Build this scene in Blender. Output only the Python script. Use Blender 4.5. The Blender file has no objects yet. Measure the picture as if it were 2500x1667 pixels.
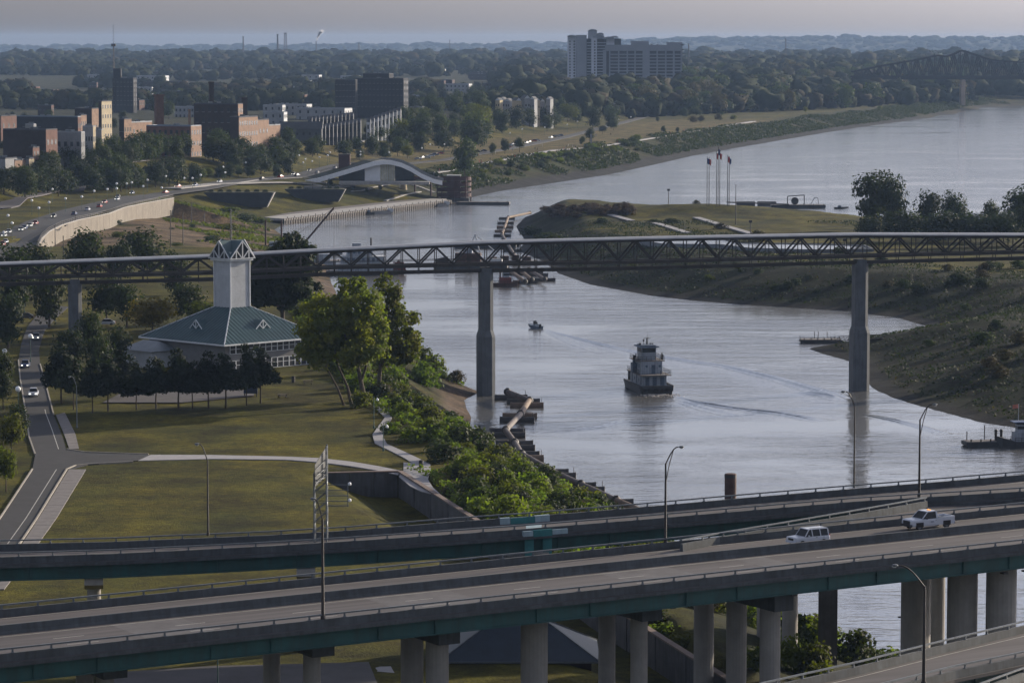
import bpy, bmesh, math, random
import numpy as np
from mathutils import Vector, Matrix, noise
R = math.radians
scene = bpy.context.scene
col = scene.collection
rng = random.Random(7)
nrg = np.random.default_rng(7)

# ---------------------------------------------------------------- camera
CAM_H, FPX, CX, CY, HOR = 80.0, 8040.0, 1250.0, 833.5, 100.0
PITCH = math.atan((CY - HOR) / FPX)
cd = bpy.data.cameras.new('camera')
cd.sensor_width = 36.0
cd.lens = FPX / 2500.0 * 36.0
cd.clip_start = 1.0
cd.clip_end = 60000.0
cam = bpy.data.objects.new('camera', cd)
cam.location = (0, 0, CAM_H)
cam.rotation_euler = (R(90) - PITCH, 0, 0)
col.objects.link(cam)
scene.camera = cam

# ---------------------------------------------------------------- sky, sun, exposure
SUN_AZ, SUN_EL = 52.0, 15.0           # azimuth to the right of the view direction
world = bpy.data.worlds.new('World'); scene.world = world
world.use_nodes = True
wn = world.node_tree
sky = wn.nodes.new('ShaderNodeTexSky'); sky.sky_type = 'NISHITA'; sky.sun_disc = False
sky.sun_elevation = R(SUN_EL); sky.sun_rotation = R(SUN_AZ)
sky.air_density = 1.0; sky.dust_density = 2.4; sky.ozone_density = 1.5
hs = wn.nodes.new('ShaderNodeHueSaturation'); hs.inputs['Saturation'].default_value = 0.3
tint = wn.nodes.new('ShaderNodeMix'); tint.data_type = 'RGBA'; tint.blend_type = 'MULTIPLY'
tint.inputs['Factor'].default_value = 1.0
tint.inputs['B'].default_value = (0.95, 0.97, 1.13, 1)
bg = wn.nodes['Background']; bg.inputs['Strength'].default_value = 0.1
wn.links.new(sky.outputs[0], hs.inputs['Color'])
wn.links.new(hs.outputs[0], tint.inputs['A'])
wn.links.new(tint.outputs['Result'], bg.inputs['Color'])
sv = Vector((math.sin(R(SUN_AZ)) * math.cos(R(SUN_EL)), math.cos(R(SUN_AZ)) * math.cos(R(SUN_EL)), math.sin(R(SUN_EL))))
sl = bpy.data.lights.new('sun', 'SUN'); sl.energy = 5.0; sl.angle = R(0.6); sl.color = (1.0, 0.86, 0.66)
sun = bpy.data.objects.new('sun', sl); sun.rotation_euler = (-sv).to_track_quat('-Z', 'Y').to_euler()
sun.location = (0, 300, 400); col.objects.link(sun)
vs = scene.view_settings
vs.view_transform = 'Standard'; vs.look = 'None'; vs.gamma = 1.0; vs.use_curve_mapping = False
vs.exposure = 0.55
scene.cycles.use_denoising = True
scene.cycles.max_bounces = 6; scene.cycles.diffuse_bounces = 2; scene.cycles.glossy_bounces = 3
scene.cycles.transmission_bounces = 3; scene.cycles.volume_bounces = 0; scene.cycles.transparent_max_bounces = 8
scene.cycles.sample_clamp_indirect = 4.0
scene.cycles.caustics_reflective = False; scene.cycles.caustics_refractive = False

# ---------------------------------------------------------------- helpers
_ct, _st = math.cos(PITCH), math.sin(PITCH)
def ray(px, py):
    a, b = (px - CX) / FPX, (CY - py) / FPX
    return Vector((a, _ct + b * _st, -_st + b * _ct))
def P(px, py, z=0.0):
    """photo pixel -> point on the level z"""
    d = ray(px, py); t = (z - CAM_H) / d.z
    return Vector((d.x * t, d.y * t, z))
def PD(px, py, D):
    """photo pixel -> point at ground distance D"""
    d = ray(px, py); t = D / d.y
    return Vector((d.x * t, D, CAM_H + d.z * t))
def XD(px, D):
    return (px - CX) / FPX * D * 1.004
def lerp(a, b, t): return a + (b - a) * t
def interp(x, xs, ys): return float(np.interp(x, xs, ys))

def empty(name, loc=(0, 0, 0), rz=0.0):
    o = bpy.data.objects.new(name, None); o.location = loc; o.rotation_euler = (0, 0, rz)
    o.empty_display_size = 0.5
    col.objects.link(o); return o
def tag(o, label=None, cat=None, group=None, kind=None):
    if label: o['label'] = label
    if cat: o['category'] = cat
    if group: o['group'] = group
    if kind: o['kind'] = kind
    return o
def thing(name, label, cat, loc=(0, 0, 0), rz=0.0, group=None):
    return tag(empty(name, loc, rz), label, cat, group)
def copy_tree(o, parent=None):
    c = o.copy(); col.objects.link(c); c.parent = parent
    for ch in list(o.children): copy_tree(ch, c)
    return c
def link(name, me, mat, parent=None):
    o = bpy.data.objects.new(name, me)
    if mat is not None and len(me.materials) == 0: me.materials.append(mat)
    col.objects.link(o)
    if parent is not None: o.parent = parent
    return o

class MB:
    """collects simple solids, then links them as one mesh object"""
    def __init__(s): s.v = []; s.f = []; s.m = []; s.mi = 0
    def add(s, vs, fs):
        n = len(s.v); s.v.extend([tuple(x) for x in vs]); s.f.extend([tuple(i + n for i in f) for f in fs]); s.m.extend([s.mi] * len(fs)); return s
    def box(s, c, d, rz=0.0, taper=1.0, tilt=None):
        cx, cy, cz = c; hx, hy, hz = d[0] / 2, d[1] / 2, d[2] / 2
        ca, sa = math.cos(rz), math.sin(rz); vs = []
        for z, k in ((-hz, 1.0), (hz, taper)):
            for x, y in ((-hx, -hy), (hx, -hy), (hx, hy), (-hx, hy)):
                x *= k; y *= k
                vs.append((cx + x * ca - y * sa, cy + x * sa + y * ca, cz + z))
        return s.add(vs, [(3, 2, 1, 0), (4, 5, 6, 7), (0, 1, 5, 4), (1, 2, 6, 5), (2, 3, 7, 6), (3, 0, 4, 7)])
    def beam(s, p, q, w, h, up=(0, 0, 1)):
        p, q = Vector(p), Vector(q); d = q - p
        if d.length < 1e-6: return s
        d.normalize(); u = Vector(up)
        if abs(d.dot(u)) > 0.98: u = Vector((0, 1, 0))
        a = d.cross(u).normalized(); b = a.cross(d).normalized()
        vs = []
        for o in (p, q):
            for i, j in ((-1, -1), (1, -1), (1, 1), (-1, 1)): vs.append(o + a * (i * w / 2) + b * (j * h / 2))
        return s.add(vs, [(0, 1, 2, 3), (7, 6, 5, 4), (1, 0, 4, 5), (2, 1, 5, 6), (3, 2, 6, 7), (0, 3, 7, 4)])
    def tube(s, p, q, r, r2=None, n=8, cap=True):
        p, q = Vector(p), Vector(q); d = q - p
        if d.length < 1e-6: return s
        d.normalize(); r2 = r if r2 is None else r2
        u = Vector((0, 0, 1)) if abs(d.z) < 0.9 else Vector((1, 0, 0))
        a = d.cross(u).normalized(); b = a.cross(d).normalized(); vs = []
        for o, rr in ((p, r), (q, r2)):
            for k in range(n):
                t = 2 * math.pi * k / n; vs.append(o + a * (math.cos(t) * rr) + b * (math.sin(t) * rr))
        fs = [(k, (k + 1) % n, n + (k + 1) % n, n + k) for k in range(n)]
        if cap: fs += [tuple(range(n - 1, -1, -1)), tuple(range(n, 2 * n))]
        return s.add(vs, fs)
    def path(s, pts, r, n=6):
        for a, b in zip(pts[:-1], pts[1:]): s.tube(a, b, r, n=n)
        return s
    def prism(s, poly, z0, z1):
        n = len(poly)
        vs = [(x, y, z0) for x, y in poly] + [(x, y, z1) for x, y in poly]
        return s.add(vs, [tuple(range(n - 1, -1, -1)), tuple(range(n, 2 * n))] + [(k, (k + 1) % n, n + (k + 1) % n, n + k) for k in range(n)])
    def extr(s, poly, p, q, side=None):
        """2-D outline (across, up) swept level from p to q"""
        p, q = Vector(p), Vector(q); d = (q - p).normalized(); a = Vector((d.y, -d.x, 0)).normalized() if side is None else side
        n = len(poly); vs = []
        for o in (p, q):
            for x, z in poly: vs.append(o + a * x + Vector((0, 0, z)))
        return s.add(vs, [tuple(range(n)), tuple(range(2 * n - 1, n - 1, -1))] + [((k + 1) % n, k, n + k, n + (k + 1) % n) for k in range(n)])
    def sweep(s, prof, pts, closed=True):
        """profile (across to the right, up) swept along a polyline, mitred, level sides"""
        n = len(prof); N = len(pts); vs = []
        for i, p in enumerate(pts):
            p = Vector(p); a = Vector(pts[max(i - 1, 0)]); b = Vector(pts[min(i + 1, N - 1)])
            d = b - a; d.z = 0; d.normalize(); r = Vector((d.y, -d.x, 0))
            for x, z in prof: vs.append(p + r * x + Vector((0, 0, z)))
        fs = []
        for i in range(N - 1):
            for k in range(n if closed else n - 1):
                k2 = (k + 1) % n
                fs.append((i * n + k2, i * n + k, (i + 1) * n + k, (i + 1) * n + k2))
        if closed: fs += [tuple(range(n)), tuple(range(N * n - 1, (N - 1) * n - 1, -1))]
        return s.add(vs, fs)
    def lathe(s, prof, c=(0, 0, 0), n=12):
        vs = []; N = len(prof)
        for r, z in prof:
            for k in range(n):
                t = 2 * math.pi * k / n; vs.append((c[0] + r * math.cos(t), c[1] + r * math.sin(t), c[2] + z))
        fs = [(i * n + k, i * n + (k + 1) % n, (i + 1) * n + (k + 1) % n, (i + 1) * n + k) for i in range(N - 1) for k in range(n)]
        fs += [tuple(range(n - 1, -1, -1)), tuple(range((N - 1) * n, N * n))]
        return s.add(vs, fs)
    def ball(s, c, r, n=8, m=5, sz=1.0):
        return s.lathe([(r * math.sin(math.pi * (i + 0.02) / (m + .04)), -r * sz * math.cos(math.pi * (i + .02) / (m + .04))) for i in range(m + 1)], c, n)
    def mesh(s, name, off=None, smooth=False):
        me = bpy.data.meshes.new(name); v = s.v
        if off is not None: v = [(x - off[0], y - off[1], z - off[2]) for x, y, z in v]
        me.from_pydata(v, [], s.f)
        if any(s.m): me.polygons.foreach_set('material_index', s.m)
        if smooth: me.polygons.foreach_set('use_smooth', [True] * len(s.f))
        me.update(); return me
    def build(s, name, mat, parent=None, world=False, smooth=False, mats=None):
        off = None
        if world and parent is not None:
            r = parent
            while r.parent is not None: r = r.parent
            off = r.location
        me = s.mesh(name, off, smooth)
        if mats:
            for m in mats: me.materials.append(m)
        return link(name, me, mat, parent)

MATS = {}
def mat(name, c=(.5, .5, .5), rough=.75, var=.25, scale=1.5, metal=0.0, bump=0.0, c2=None, spec=.4, emit=None, trans=0.0, rand=0.0, stretch=(1, 1, 1), streak=0.0, rot=0.0):
    if name in MATS: return MATS[name]
    m = bpy.data.materials.new(name); m.use_nodes = True; nt = m.node_tree; N = nt.nodes; L = nt.links
    b = N['Principled BSDF']; b.inputs['Roughness'].default_value = rough; b.inputs['Metallic'].default_value = metal
    b.inputs['Specular IOR Level'].default_value = spec
    tc = N.new('ShaderNodeTexCoord'); mp = N.new('ShaderNodeMapping'); mp.inputs['Scale'].default_value = stretch
    if rot:
        m0 = N.new('ShaderNodeMapping'); m0.inputs['Rotation'].default_value = (0, 0, rot); L.new(tc.outputs['Object'], m0.inputs[0]); L.new(m0.outputs[0], mp.inputs[0])
    else: L.new(tc.outputs['Object'], mp.inputs[0])
    nz = N.new('ShaderNodeTexNoise'); nz.inputs['Scale'].default_value = scale; nz.inputs['Detail'].default_value = 5; nz.inputs['Roughness'].default_value = .62
    L.new(mp.outputs[0], nz.inputs['Vector'])
    rp = N.new('ShaderNodeValToRGB')
    d = c2 if c2 else tuple(x * (1 - var) for x in c); e = c if c2 else tuple(min(1, x * (1 + var)) for x in c)
    rp.color_ramp.elements[0].color = (*d, 1); rp.color_ramp.elements[1].color = (*e, 1)
    rp.color_ramp.elements[0].position = .33; rp.color_ramp.elements[1].position = .67
    L.new(nz.outputs[0], rp.inputs[0]); out = rp.outputs[0]
    if streak:
        n2 = N.new('ShaderNodeTexNoise'); mp2 = N.new('ShaderNodeMapping'); mp2.inputs['Scale'].default_value = (1.6, 1.6, .12)
        L.new(tc.outputs['Object'], mp2.inputs[0]); L.new(mp2.outputs[0], n2.inputs['Vector']); n2.inputs['Scale'].default_value = 1.4; n2.inputs['Detail'].default_value = 4
        mr = N.new('ShaderNodeMapRange'); mr.inputs[1].default_value = .42; mr.inputs[2].default_value = .7; mr.inputs[3].default_value = 0; mr.inputs[4].default_value = streak
        L.new(n2.outputs[0], mr.inputs[0])
        mx = N.new('ShaderNodeMix'); mx.data_type = 'RGBA'; mx.blend_type = 'MIX'; L.new(mr.outputs[0], mx.inputs['Factor'])
        L.new(out, mx.inputs['A']); mx.inputs['B'].default_value = (.035, .03, .026, 1); out = mx.outputs['Result']
    if rand:
        oi = N.new('ShaderNodeObjectInfo'); mr = N.new('ShaderNodeMapRange'); mr.inputs[3].default_value = 1 - rand; mr.inputs[4].default_value = 1 + rand
        L.new(oi.outputs['Random'], mr.inputs[0])
        h = N.new('ShaderNodeHueSaturation'); L.new(mr.outputs[0], h.inputs['Value']); L.new(out, h.inputs['Color'])
        mh = N.new('ShaderNodeMapRange'); mh.inputs[3].default_value = .5 - rand * .06; mh.inputs[4].default_value = .5 + rand * .05
        m7 = N.new('ShaderNodeMath'); m7.operation = 'FRACT'; m8 = N.new('ShaderNodeMath'); m8.operation = 'MULTIPLY'; m8.inputs[1].default_value = 7.31
        L.new(oi.outputs['Random'], m8.inputs[0]); L.new(m8.outputs[0], m7.inputs[0]); L.new(m7.outputs[0], mh.inputs[0]); L.new(mh.outputs[0], h.inputs['Hue'])
        out = h.outputs[0]
    L.new(out, b.inputs['Base Color'])
    if bump:
        bp = N.new('ShaderNodeBump'); bp.inputs['Strength'].default_value = bump; bp.inputs['Distance'].default_value = .05
        L.new(nz.outputs[0], bp.inputs['Height']); L.new(bp.outputs[0], b.inputs['Normal'])
    if emit:
        b.inputs['Emission Color'].default_value = (*emit[0], 1); b.inputs['Emission Strength'].default_value = emit[1]
    if trans:
        t = N.new('ShaderNodeBsdfTranslucent'); mx = N.new('ShaderNodeMixShader'); mx.inputs[0].default_value = trans
        g = N.new('ShaderNodeMix'); g.data_type = 'RGBA'; g.blend_type = 'MULTIPLY'; g.inputs['Factor'].default_value = 1
        L.new(out, g.inputs['A']); g.inputs['B'].default_value = (1.65, 1.95, .7, 1)
        L.new(g.outputs['Result'], t.inputs[0]); L.new(b.outputs[0], mx.inputs[1]); L.new(t.outputs[0], mx.inputs[2])
        L.new(mx.outputs[0], N['Material Output'].inputs['Surface'])
    MATS[name] = m; return m

CONC = mat("concrete", (.07, .078, .086), .85, .25, .5, streak=.4, bump=.2)  # base tone darkened to put deep shade into bridge parapets and caps
CONC_L = mat('pale_concrete', (.3, .29, .28), .85, .15, .6, streak=.15)
CONC_D = mat('dark_concrete', (.075, .075, .08), .9, .3, .4, streak=.5)
ROADC = mat("road_concrete", (.074, .067, .07), .8, .3, .9, stretch=(.05, 1, 1), rot=R(-30.4))  # deck tone lowered too, deepening the shade on the bridges by colour
ASPH = mat('asphalt', (.017, .017, .02), .85, .25, .4)
PAINT = mat('road_paint', (.36, .35, .33), .7, .2, 1.2)
STEEL_D = mat('dark_steel', (.03, .029, .03), .6, .3, .8, c2=(.04, .03, .026))
STEEL_G = mat("galvanised_steel", (.13, .145, .16), .5, .2, 2.0, metal=.3)
TEAL = mat('teal_paint', (.016, .075, .075), .55, .25, .35, streak=.25)
WHITE = mat('white_paint', (.5, .52, .55), .6, .12, 1.0, streak=.12)
BLACK = mat('black_rubber', (.018, .018, .02), .8, .2, 2.0)
GLASS = mat('dark_glass', (.014, .017, .022), .4, .2, .8, spec=.3)
BARK = mat('bark', (.075, .058, .042), .95, .3, 3.0)
RUST = mat('rust', (.06, .032, .026), .85, .35, .8)
# ================================================================ land
SHORE = [(90, -200), (70, 200), (60, 380), (42, 440), (28, 500), (12, 562), (4, 595), (0, 624), (-5.6, 648), (-9, 681), (-9, 699), (-11, 732), (-7.5, 750), (-10, 758),
         (-22, 780), (-30, 850), (-52, 1000), (-60, 1090), (-70, 1237), (-92, 1340), (-101, 1400), (-100, 1443), (-31, 1612), (-25, 1670), (-6, 1762), (20, 1850),
         (58, 1979), (95, 2150), (130, 2322), (221, 2680), (308, 3012), (409, 3350), (514, 3761), (560, 3960), (600, 4060), (720, 4190), (900, 4260), (2500, 4700), (9000, 6000),
         (19000, 7500), (19000, 19000), (-19000, 19000), (-19000, -300)]
ISLE = [P(*p).to_2d() for p in ((1260, 553), (1285, 590), (1262, 612), (1320, 635), (1364, 668), (1440, 695), (1594, 723), (1700, 735), (1807, 744), (1940, 752), (2062, 760), (2190, 776), (2264, 797),
        (2200, 812), (2115, 829), (2040, 838), (1972, 850), (2000, 862), (2073, 882), (2100, 915), (2126, 946), (2170, 968), (2232, 988), (2300, 1006), (2392, 1031), (2500, 1047))]
ISLE = [tuple(p) for p in ISLE] + [(112, 640), (128, 500), (150, 300), (170, -200), (900, -200), (700, 600), (420, 1050), (300, 1210), (210, 1300), (150, 1375), (100, 1440), (62, 1490), (34, 1535), (12, 1530), (6, 1500)]
def sdist(px, py, poly):
    """signed distance (positive inside) of points to a polygon"""
    x = np.asarray(px, float); y = np.asarray(py, float)
    best = np.full(x.shape, 1e18); ins = np.zeros(x.shape, bool); n = len(poly)
    for i in range(n):
        ax, ay = poly[i]; bx, by = poly[(i + 1) % n]; dx, dy = bx - ax, by - ay
        t = np.clip(((x - ax) * dx + (y - ay) * dy) / (dx * dx + dy * dy + 1e-12), 0, 1)
        best = np.minimum(best, (x - ax - t * dx) ** 2 + (y - ay - t * dy) ** 2)
        c = ((ay > y) != (by > y)); ins ^= c & (x < (bx - ax) * (y - ay) / ((by - ay) if by != ay else 1e-9) + ax)
    d = np.sqrt(best); return np.where(ins, d, -d)
def ss(a, b, x):
    t = np.clip((np.asarray(x, float) - a) / (np.asarray(b, float) - a), 0, 1); return t * t * (3 - 2 * t)
def vnoise(x, y, s, seed=0):
    """cheap smooth value noise"""
    r = np.random.default_rng(seed).random((64, 64)); x = np.asarray(x) / s; y = np.asarray(y) / s
    xi = np.floor(x).astype(int); yi = np.floor(y).astype(int); fx = x - xi; fy = y - yi
    fx = fx * fx * (3 - 2 * fx); fy = fy * fy * (3 - 2 * fy); g = lambda i, j: r[(xi + i) % 64, (yi + j) % 64]
    return (g(0, 0) * (1 - fx) + g(1, 0) * fx) * (1 - fy) + (g(0, 1) * (1 - fx) + g(1, 1) * fx) * fy
WALL_A, WALL_B = Vector((-17.2, 501.5)), Vector((19.0, 350.0))      # flood wall beside the lower lawn
wd = (WALL_B - WALL_A).normalized(); wl = Vector((wd.y, -wd.x))      # wl points to the lawn (left of the wall seen from the camera)
if wl.x > 0: wl = -wl
SWP = [(92, 600), (100, 583), (118, 566), (150, 550), (190, 538), (265, 522), (300, 508), (345, 498), (423, 484)]
SWV = [P(a, b_, 14.6) for a, b_ in SWP]; SWX = [p.x for p in SWV]; SWY = [p.y for p in SWV]
def city_h(x, y, d):
    """height of the left bank from the distance d to the shore"""
    bw = np.interp(y, [400, 560, 900, 1250, 1390, 1445, 1600, 1680, 1800, 2400, 3200], [38, 26, 26, 34, 48, 70, 70, 46, 42, 42, 50])
    top = np.interp(y, [0, 1300, 1700, 3000], [14, 14, 12, 12])
    t = np.clip(d / bw, 0, 1)
    h = top * (t * .75 + .25 * t * t * (3 - 2 * t))
    b0 = np.interp(y, [1200, 1330, 1500, 1800, 2200, 3000, 4000], [520, 95, 86, 98, 120, 170, 190])
    h = h + np.interp(y, [1200, 1400, 1800, 3000], [0, 9, 11, 10]) * ss(0, np.interp(y, [1300, 1700, 2000], [30, 40, 55]), d - b0)
    h = h + 10 * ss(3200, 5200, y) * ss(150, 700, d) + 8 * ss(5500, 7200, y) * (.6 + .8 * vnoise(x, y, 420, 31))
    h = h - 28 * ss(7500, 8600, y)
    rid = np.interp(x / np.maximum(y, 1), [-.2, -.08, 0, .03, .08, .2], [28, 34, 44, 62, 74, 80])
    h = h + rid * ss(13200, 15400, y) * (.92 + .12 * vnoise(x, y, 700, 3))
    # the dirt bank below the street wall lies lower than the drive
    xw = np.interp(y, SWY, SWX); low = 9.0 * np.clip(d / 62, 0, 1) ** .9
    return np.where((x > xw - 7.5) & (y > SWY[0]) & (y < SWY[-1]), np.minimum(h, lerp(h, low, ss(SWY[0], SWY[0] + 60, y))), h)
def low_lawn(x, y):
    sx = (x - WALL_A.x) * wl.x + (y - WALL_A.y) * wl.y
    along = (x - WALL_A.x) * wd.x + (y - WALL_A.y) * wd.y
    k = (1 - ss(4, 15, sx)) * ss(-3.2, -1.6, sx) * ss(-2.6, -.8, 501.2 - y + .05 * (x + 17)) * (1 - ss(150, 175, along)) * (sx > -4)
    return 3.7 * k
def isle_h(x, y, d):
    w = np.interp(y, [600, 800, 900, 1000, 1150, 1300, 1500], [60, 46, 40, 46, 34, 26, 18])
    t = np.clip(d / w, 0, 1)
    top = np.interp(y, [600, 900, 1050, 1200, 1320, 1450], [9, 8.5, 9, 8, 9, 8])
    h = top * (t * .7 + .3 * t * t * (3 - 2 * t))
    return h + .7 * (vnoise(x, y, 9, 5) - .5) * np.minimum(t * 3, 1)
MOUND = P(1700, 500, 12.5)
def height(x, y):
    x = np.asarray(x, float); y = np.asarray(y, float)
    dl = sdist(x, y, SHORE); di = sdist(x, y, ISLE)
    hc = np.where(dl > 0, city_h(x, y, dl) - low_lawn(x, y), np.maximum(-4, dl * .25))
    hi = np.where(di > 0, isle_h(x, y, di), np.maximum(-4, di * .25))
    ax = (x - MOUND.x) / 40; ay = (y - MOUND.y) / 22
    hi = hi + 4.2 * np.exp(-(ax * ax + ay * ay)) * (di > 0) + 2.5 * np.exp(-(((x - 26) / 12) ** 2 + ((y - 1395) / 13) ** 2)) * (di > 0)
    h = np.maximum(hc, hi)
    e = np.minimum(np.abs(dl), np.abs(di))
    return h + .12 * (vnoise(x, y, 3.3, 11) - .5) * ss(0, 4, e) * ss(0, 200, 1600 - y)
def H(x, y): return float(height(np.array([x]), np.array([y]))[0])
def G(px, py, z=14.0):
    """photo pixel -> point on the ground (iterated against the terrain)"""
    for _ in range(6):
        p = P(px, py, z); z = .5 * z + .5 * H(p.x, p.y)
    p = P(px, py, z); p.z = H(p.x, p.y); return p

def axis(segs):
    out = []
    for a, b, s in segs: out += list(np.arange(a, b, s))
    return np.array(out)
gx = np.concatenate([-np.geomspace(9000, 420, 30), axis([(-400, -240, 8), (-240, -130, 3), (-130, 140, 2), (140, 420, 6)]), np.geomspace(420, 9000, 30)])
gy = np.concatenate([axis([(-200, 280, 40), (280, 800, 2), (800, 1100, 3.5), (1100, 1800, 4), (1800, 3400, 10), (3400, 6000, 40)]), np.geomspace(6000, 18000, 56)])
GXX, GYY = np.meshgrid(gx, gy)
GZ = height(GXX.ravel(), GYY.ravel())
nx, ny = len(gx), len(gy)
import bisect
GZ2 = GZ.reshape(len(gy), len(gx)); gxl, gyl = list(gx), list(gy)
def H(x, y):
    i = min(max(bisect.bisect_right(gxl, x) - 1, 0), len(gxl) - 2); j = min(max(bisect.bisect_right(gyl, y) - 1, 0), len(gyl) - 2)
    u = (x - gxl[i]) / (gxl[i + 1] - gxl[i]); v = (y - gyl[j]) / (gyl[j + 1] - gyl[j])
    return float((GZ2[j, i] * (1 - u) + GZ2[j, i + 1] * u) * (1 - v) + (GZ2[j + 1, i] * (1 - u) + GZ2[j + 1, i + 1] * u) * v)
verts = np.stack([GXX.ravel(), GYY.ravel(), GZ], 1)
ii = (np.arange(ny - 1)[:, None] * nx + np.arange(nx - 1)[None, :]).ravel()
quads = np.stack([ii, ii + 1, ii + nx + 1, ii + nx], 1)
def np_mesh(name, v, f, smooth=False):
    me = bpy.data.meshes.new(name); k = f.shape[1]
    me.vertices.add(len(v)); me.vertices.foreach_set('co', np.ascontiguousarray(v, np.float32).ravel())
    me.loops.add(len(f) * k); me.loops.foreach_set('vertex_index', np.ascontiguousarray(f, np.int32).ravel())
    me.polygons.add(len(f)); me.polygons.foreach_set('loop_start', np.arange(0, len(f) * k, k, dtype=np.int32))
    me.polygons.foreach_set('loop_total', np.full(len(f), k, np.int32))
    if smooth: me.polygons.foreach_set('use_smooth', np.ones(len(f), bool))
    me.update(calc_edges=True); me.validate(); return me
gme = np_mesh('ground', verts, quads, True)
# real surface colours: lawn, rough bank, mud and rock, dirt, city soil
x, y, z = verts.T
dl = sdist(x, y, SHORE); di = sdist(x, y, ISLE)
C = lambda *c: np.array(c)
lawn, lawn2 = C(.075, .068, .006), C(.03, .034, .005)
n1 = vnoise(x, y, 13, 1)[:, None]; n2 = vnoise(x, y, 5, 2)[:, None]
cl = lawn * n1 + lawn2 * (1 - n1)
bank = C(.018, .027, .006) * n2 + C(.028, .026, .009) * (1 - n2)
mud, rock = C(.075, .058, .047), C(.019, .02, .023)
dirt = C(.12, .088, .062) * n2 + C(.08, .062, .038) * (1 - n2)
def mixm(a, b, t): t = np.asarray(t)[:, None]; return a * (1 - t) + b * t
colr = cl.copy()
bwid = np.interp(y, [400, 560, 900, 1250, 1390, 1445, 1600, 1680, 1800, 2400, 3200], [38, 26, 26, 34, 48, 3, 3, 46, 42, 42, 50])
colr = mixm(colr, bank, (dl < bwid) * (dl > -30) * 1.0)
colr = mixm(colr, mud, (1 - ss(4, 7, dl)) * (dl > -20) * (y < 1100))
rk = np.interp(y, [1650, 1750, 2300, 4000], [0, 9, 11, 8])
colr = mixm(colr, rock, (1 - ss(0, 4, dl - rk)) * (dl > -20) * (y > 1600) * (y < 4300))
colr = mixm(colr, dirt, ss(1080, 1120, y) * (1 - ss(1395, 1425, y)) * (dl > 0) * (x > np.interp(y, SWY, SWX)) * ss(.3, .6, vnoise(x, y, 19, 41) + .22))
# the riverside park is drier the closer to the river walk
colr = mixm(colr, C(.115, .092, .04), .8 * ss(1750, 1900, y) * (1 - ss(2750, 2950, y)) * (dl > 40) * (1 - ss(120, 150, dl)) * (.55 + .45 * n1[:, 0]))
colr = mixm(colr, C(.03, .034, .018), ss(150, 230, dl) * (y > 1300))
ib = C(.012, .018, .006) * n2 + C(.018, .018, .008) * (1 - n2)
isl = mixm(cl * .9, ib, (di < np.interp(y, [600, 1100, 1250, 1400], [60, 60, 26, 20])) * 1.0)
isl = mixm(isl, C(.017, .018, .02), 1 - ss(3, 7, di))
colr = np.where((di > -12)[:, None], isl, colr)
colr = np.where(((dl < -6) & (di < -6))[:, None], mud * .6, colr)
ca = gme.color_attributes.new('soil', 'FLOAT_COLOR', 'POINT')
ca.data.foreach_set('color', np.concatenate([np.clip(colr, 0, 1), np.ones((len(x), 1))], 1).astype(np.float32).ravel())
gm = bpy.data.materials.new('ground'); gm.use_nodes = True; nt = gm.node_tree; N = nt.nodes; L = nt.links
b = N['Principled BSDF']; b.inputs['Roughness'].default_value = .95; b.inputs['Specular IOR Level'].default_value = .1
at = N.new('ShaderNodeAttribute'); at.attribute_name = 'soil'
tc = N.new('ShaderNodeTexCoord')
def gnoise(sc, det=5):
    n = N.new('ShaderNodeTexNoise'); n.inputs['Scale'].default_value = sc; n.inputs['Detail'].default_value = det; n.inputs['Roughness'].default_value = .65
    L.new(tc.outputs['Object'], n.inputs['Vector']); return n
na, nb, nc = gnoise(.09), gnoise(.9), gnoise(3.2, 3)
def mr(n, lo, hi):
    m = N.new('ShaderNodeMapRange'); m.inputs[1].default_value = .37; m.inputs[2].default_value = .63; m.inputs[3].default_value = lo; m.inputs[4].default_value = hi
    L.new(n.outputs[0], m.inputs[0]); return m.outputs[0]
def mul(a, b_):
    m = N.new('ShaderNodeMath'); m.operation = 'MULTIPLY'; L.new(a, m.inputs[0]); L.new(b_, m.inputs[1]); return m.outputs[0]
k = mul(mul(mr(na, .5, 1.4), mr(nb, .7, 1.3)), mr(nc, .75, 1.25))
vm = N.new('ShaderNodeVectorMath'); vm.operation = 'SCALE'; L.new(at.outputs['Color'], vm.inputs[0]); L.new(k, vm.inputs['Scale'])
# patches of drier turf
hm = N.new('ShaderNodeMix'); hm.data_type = 'RGBA'; hm.blend_type = 'MULTIPLY'; nd = gnoise(.16, 6)
L.new(mr(nd, 0, .6), hm.inputs['Factor']); L.new(vm.outputs[0], hm.inputs['A']); hm.inputs['B'].default_value = (1.18, .98, .66, 1)
L.new(hm.outputs['Result'], b.inputs['Base Color'])
bp = N.new('ShaderNodeBump'); bp.inputs['Strength'].default_value = .7; bp.inputs['Distance'].default_value = .25; L.new(nc.outputs[0], bp.inputs['Height']); L.new(bp.outputs[0], b.inputs['Normal'])
ground = link('ground', gme, gm); tag(ground, kind='structure')

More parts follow.
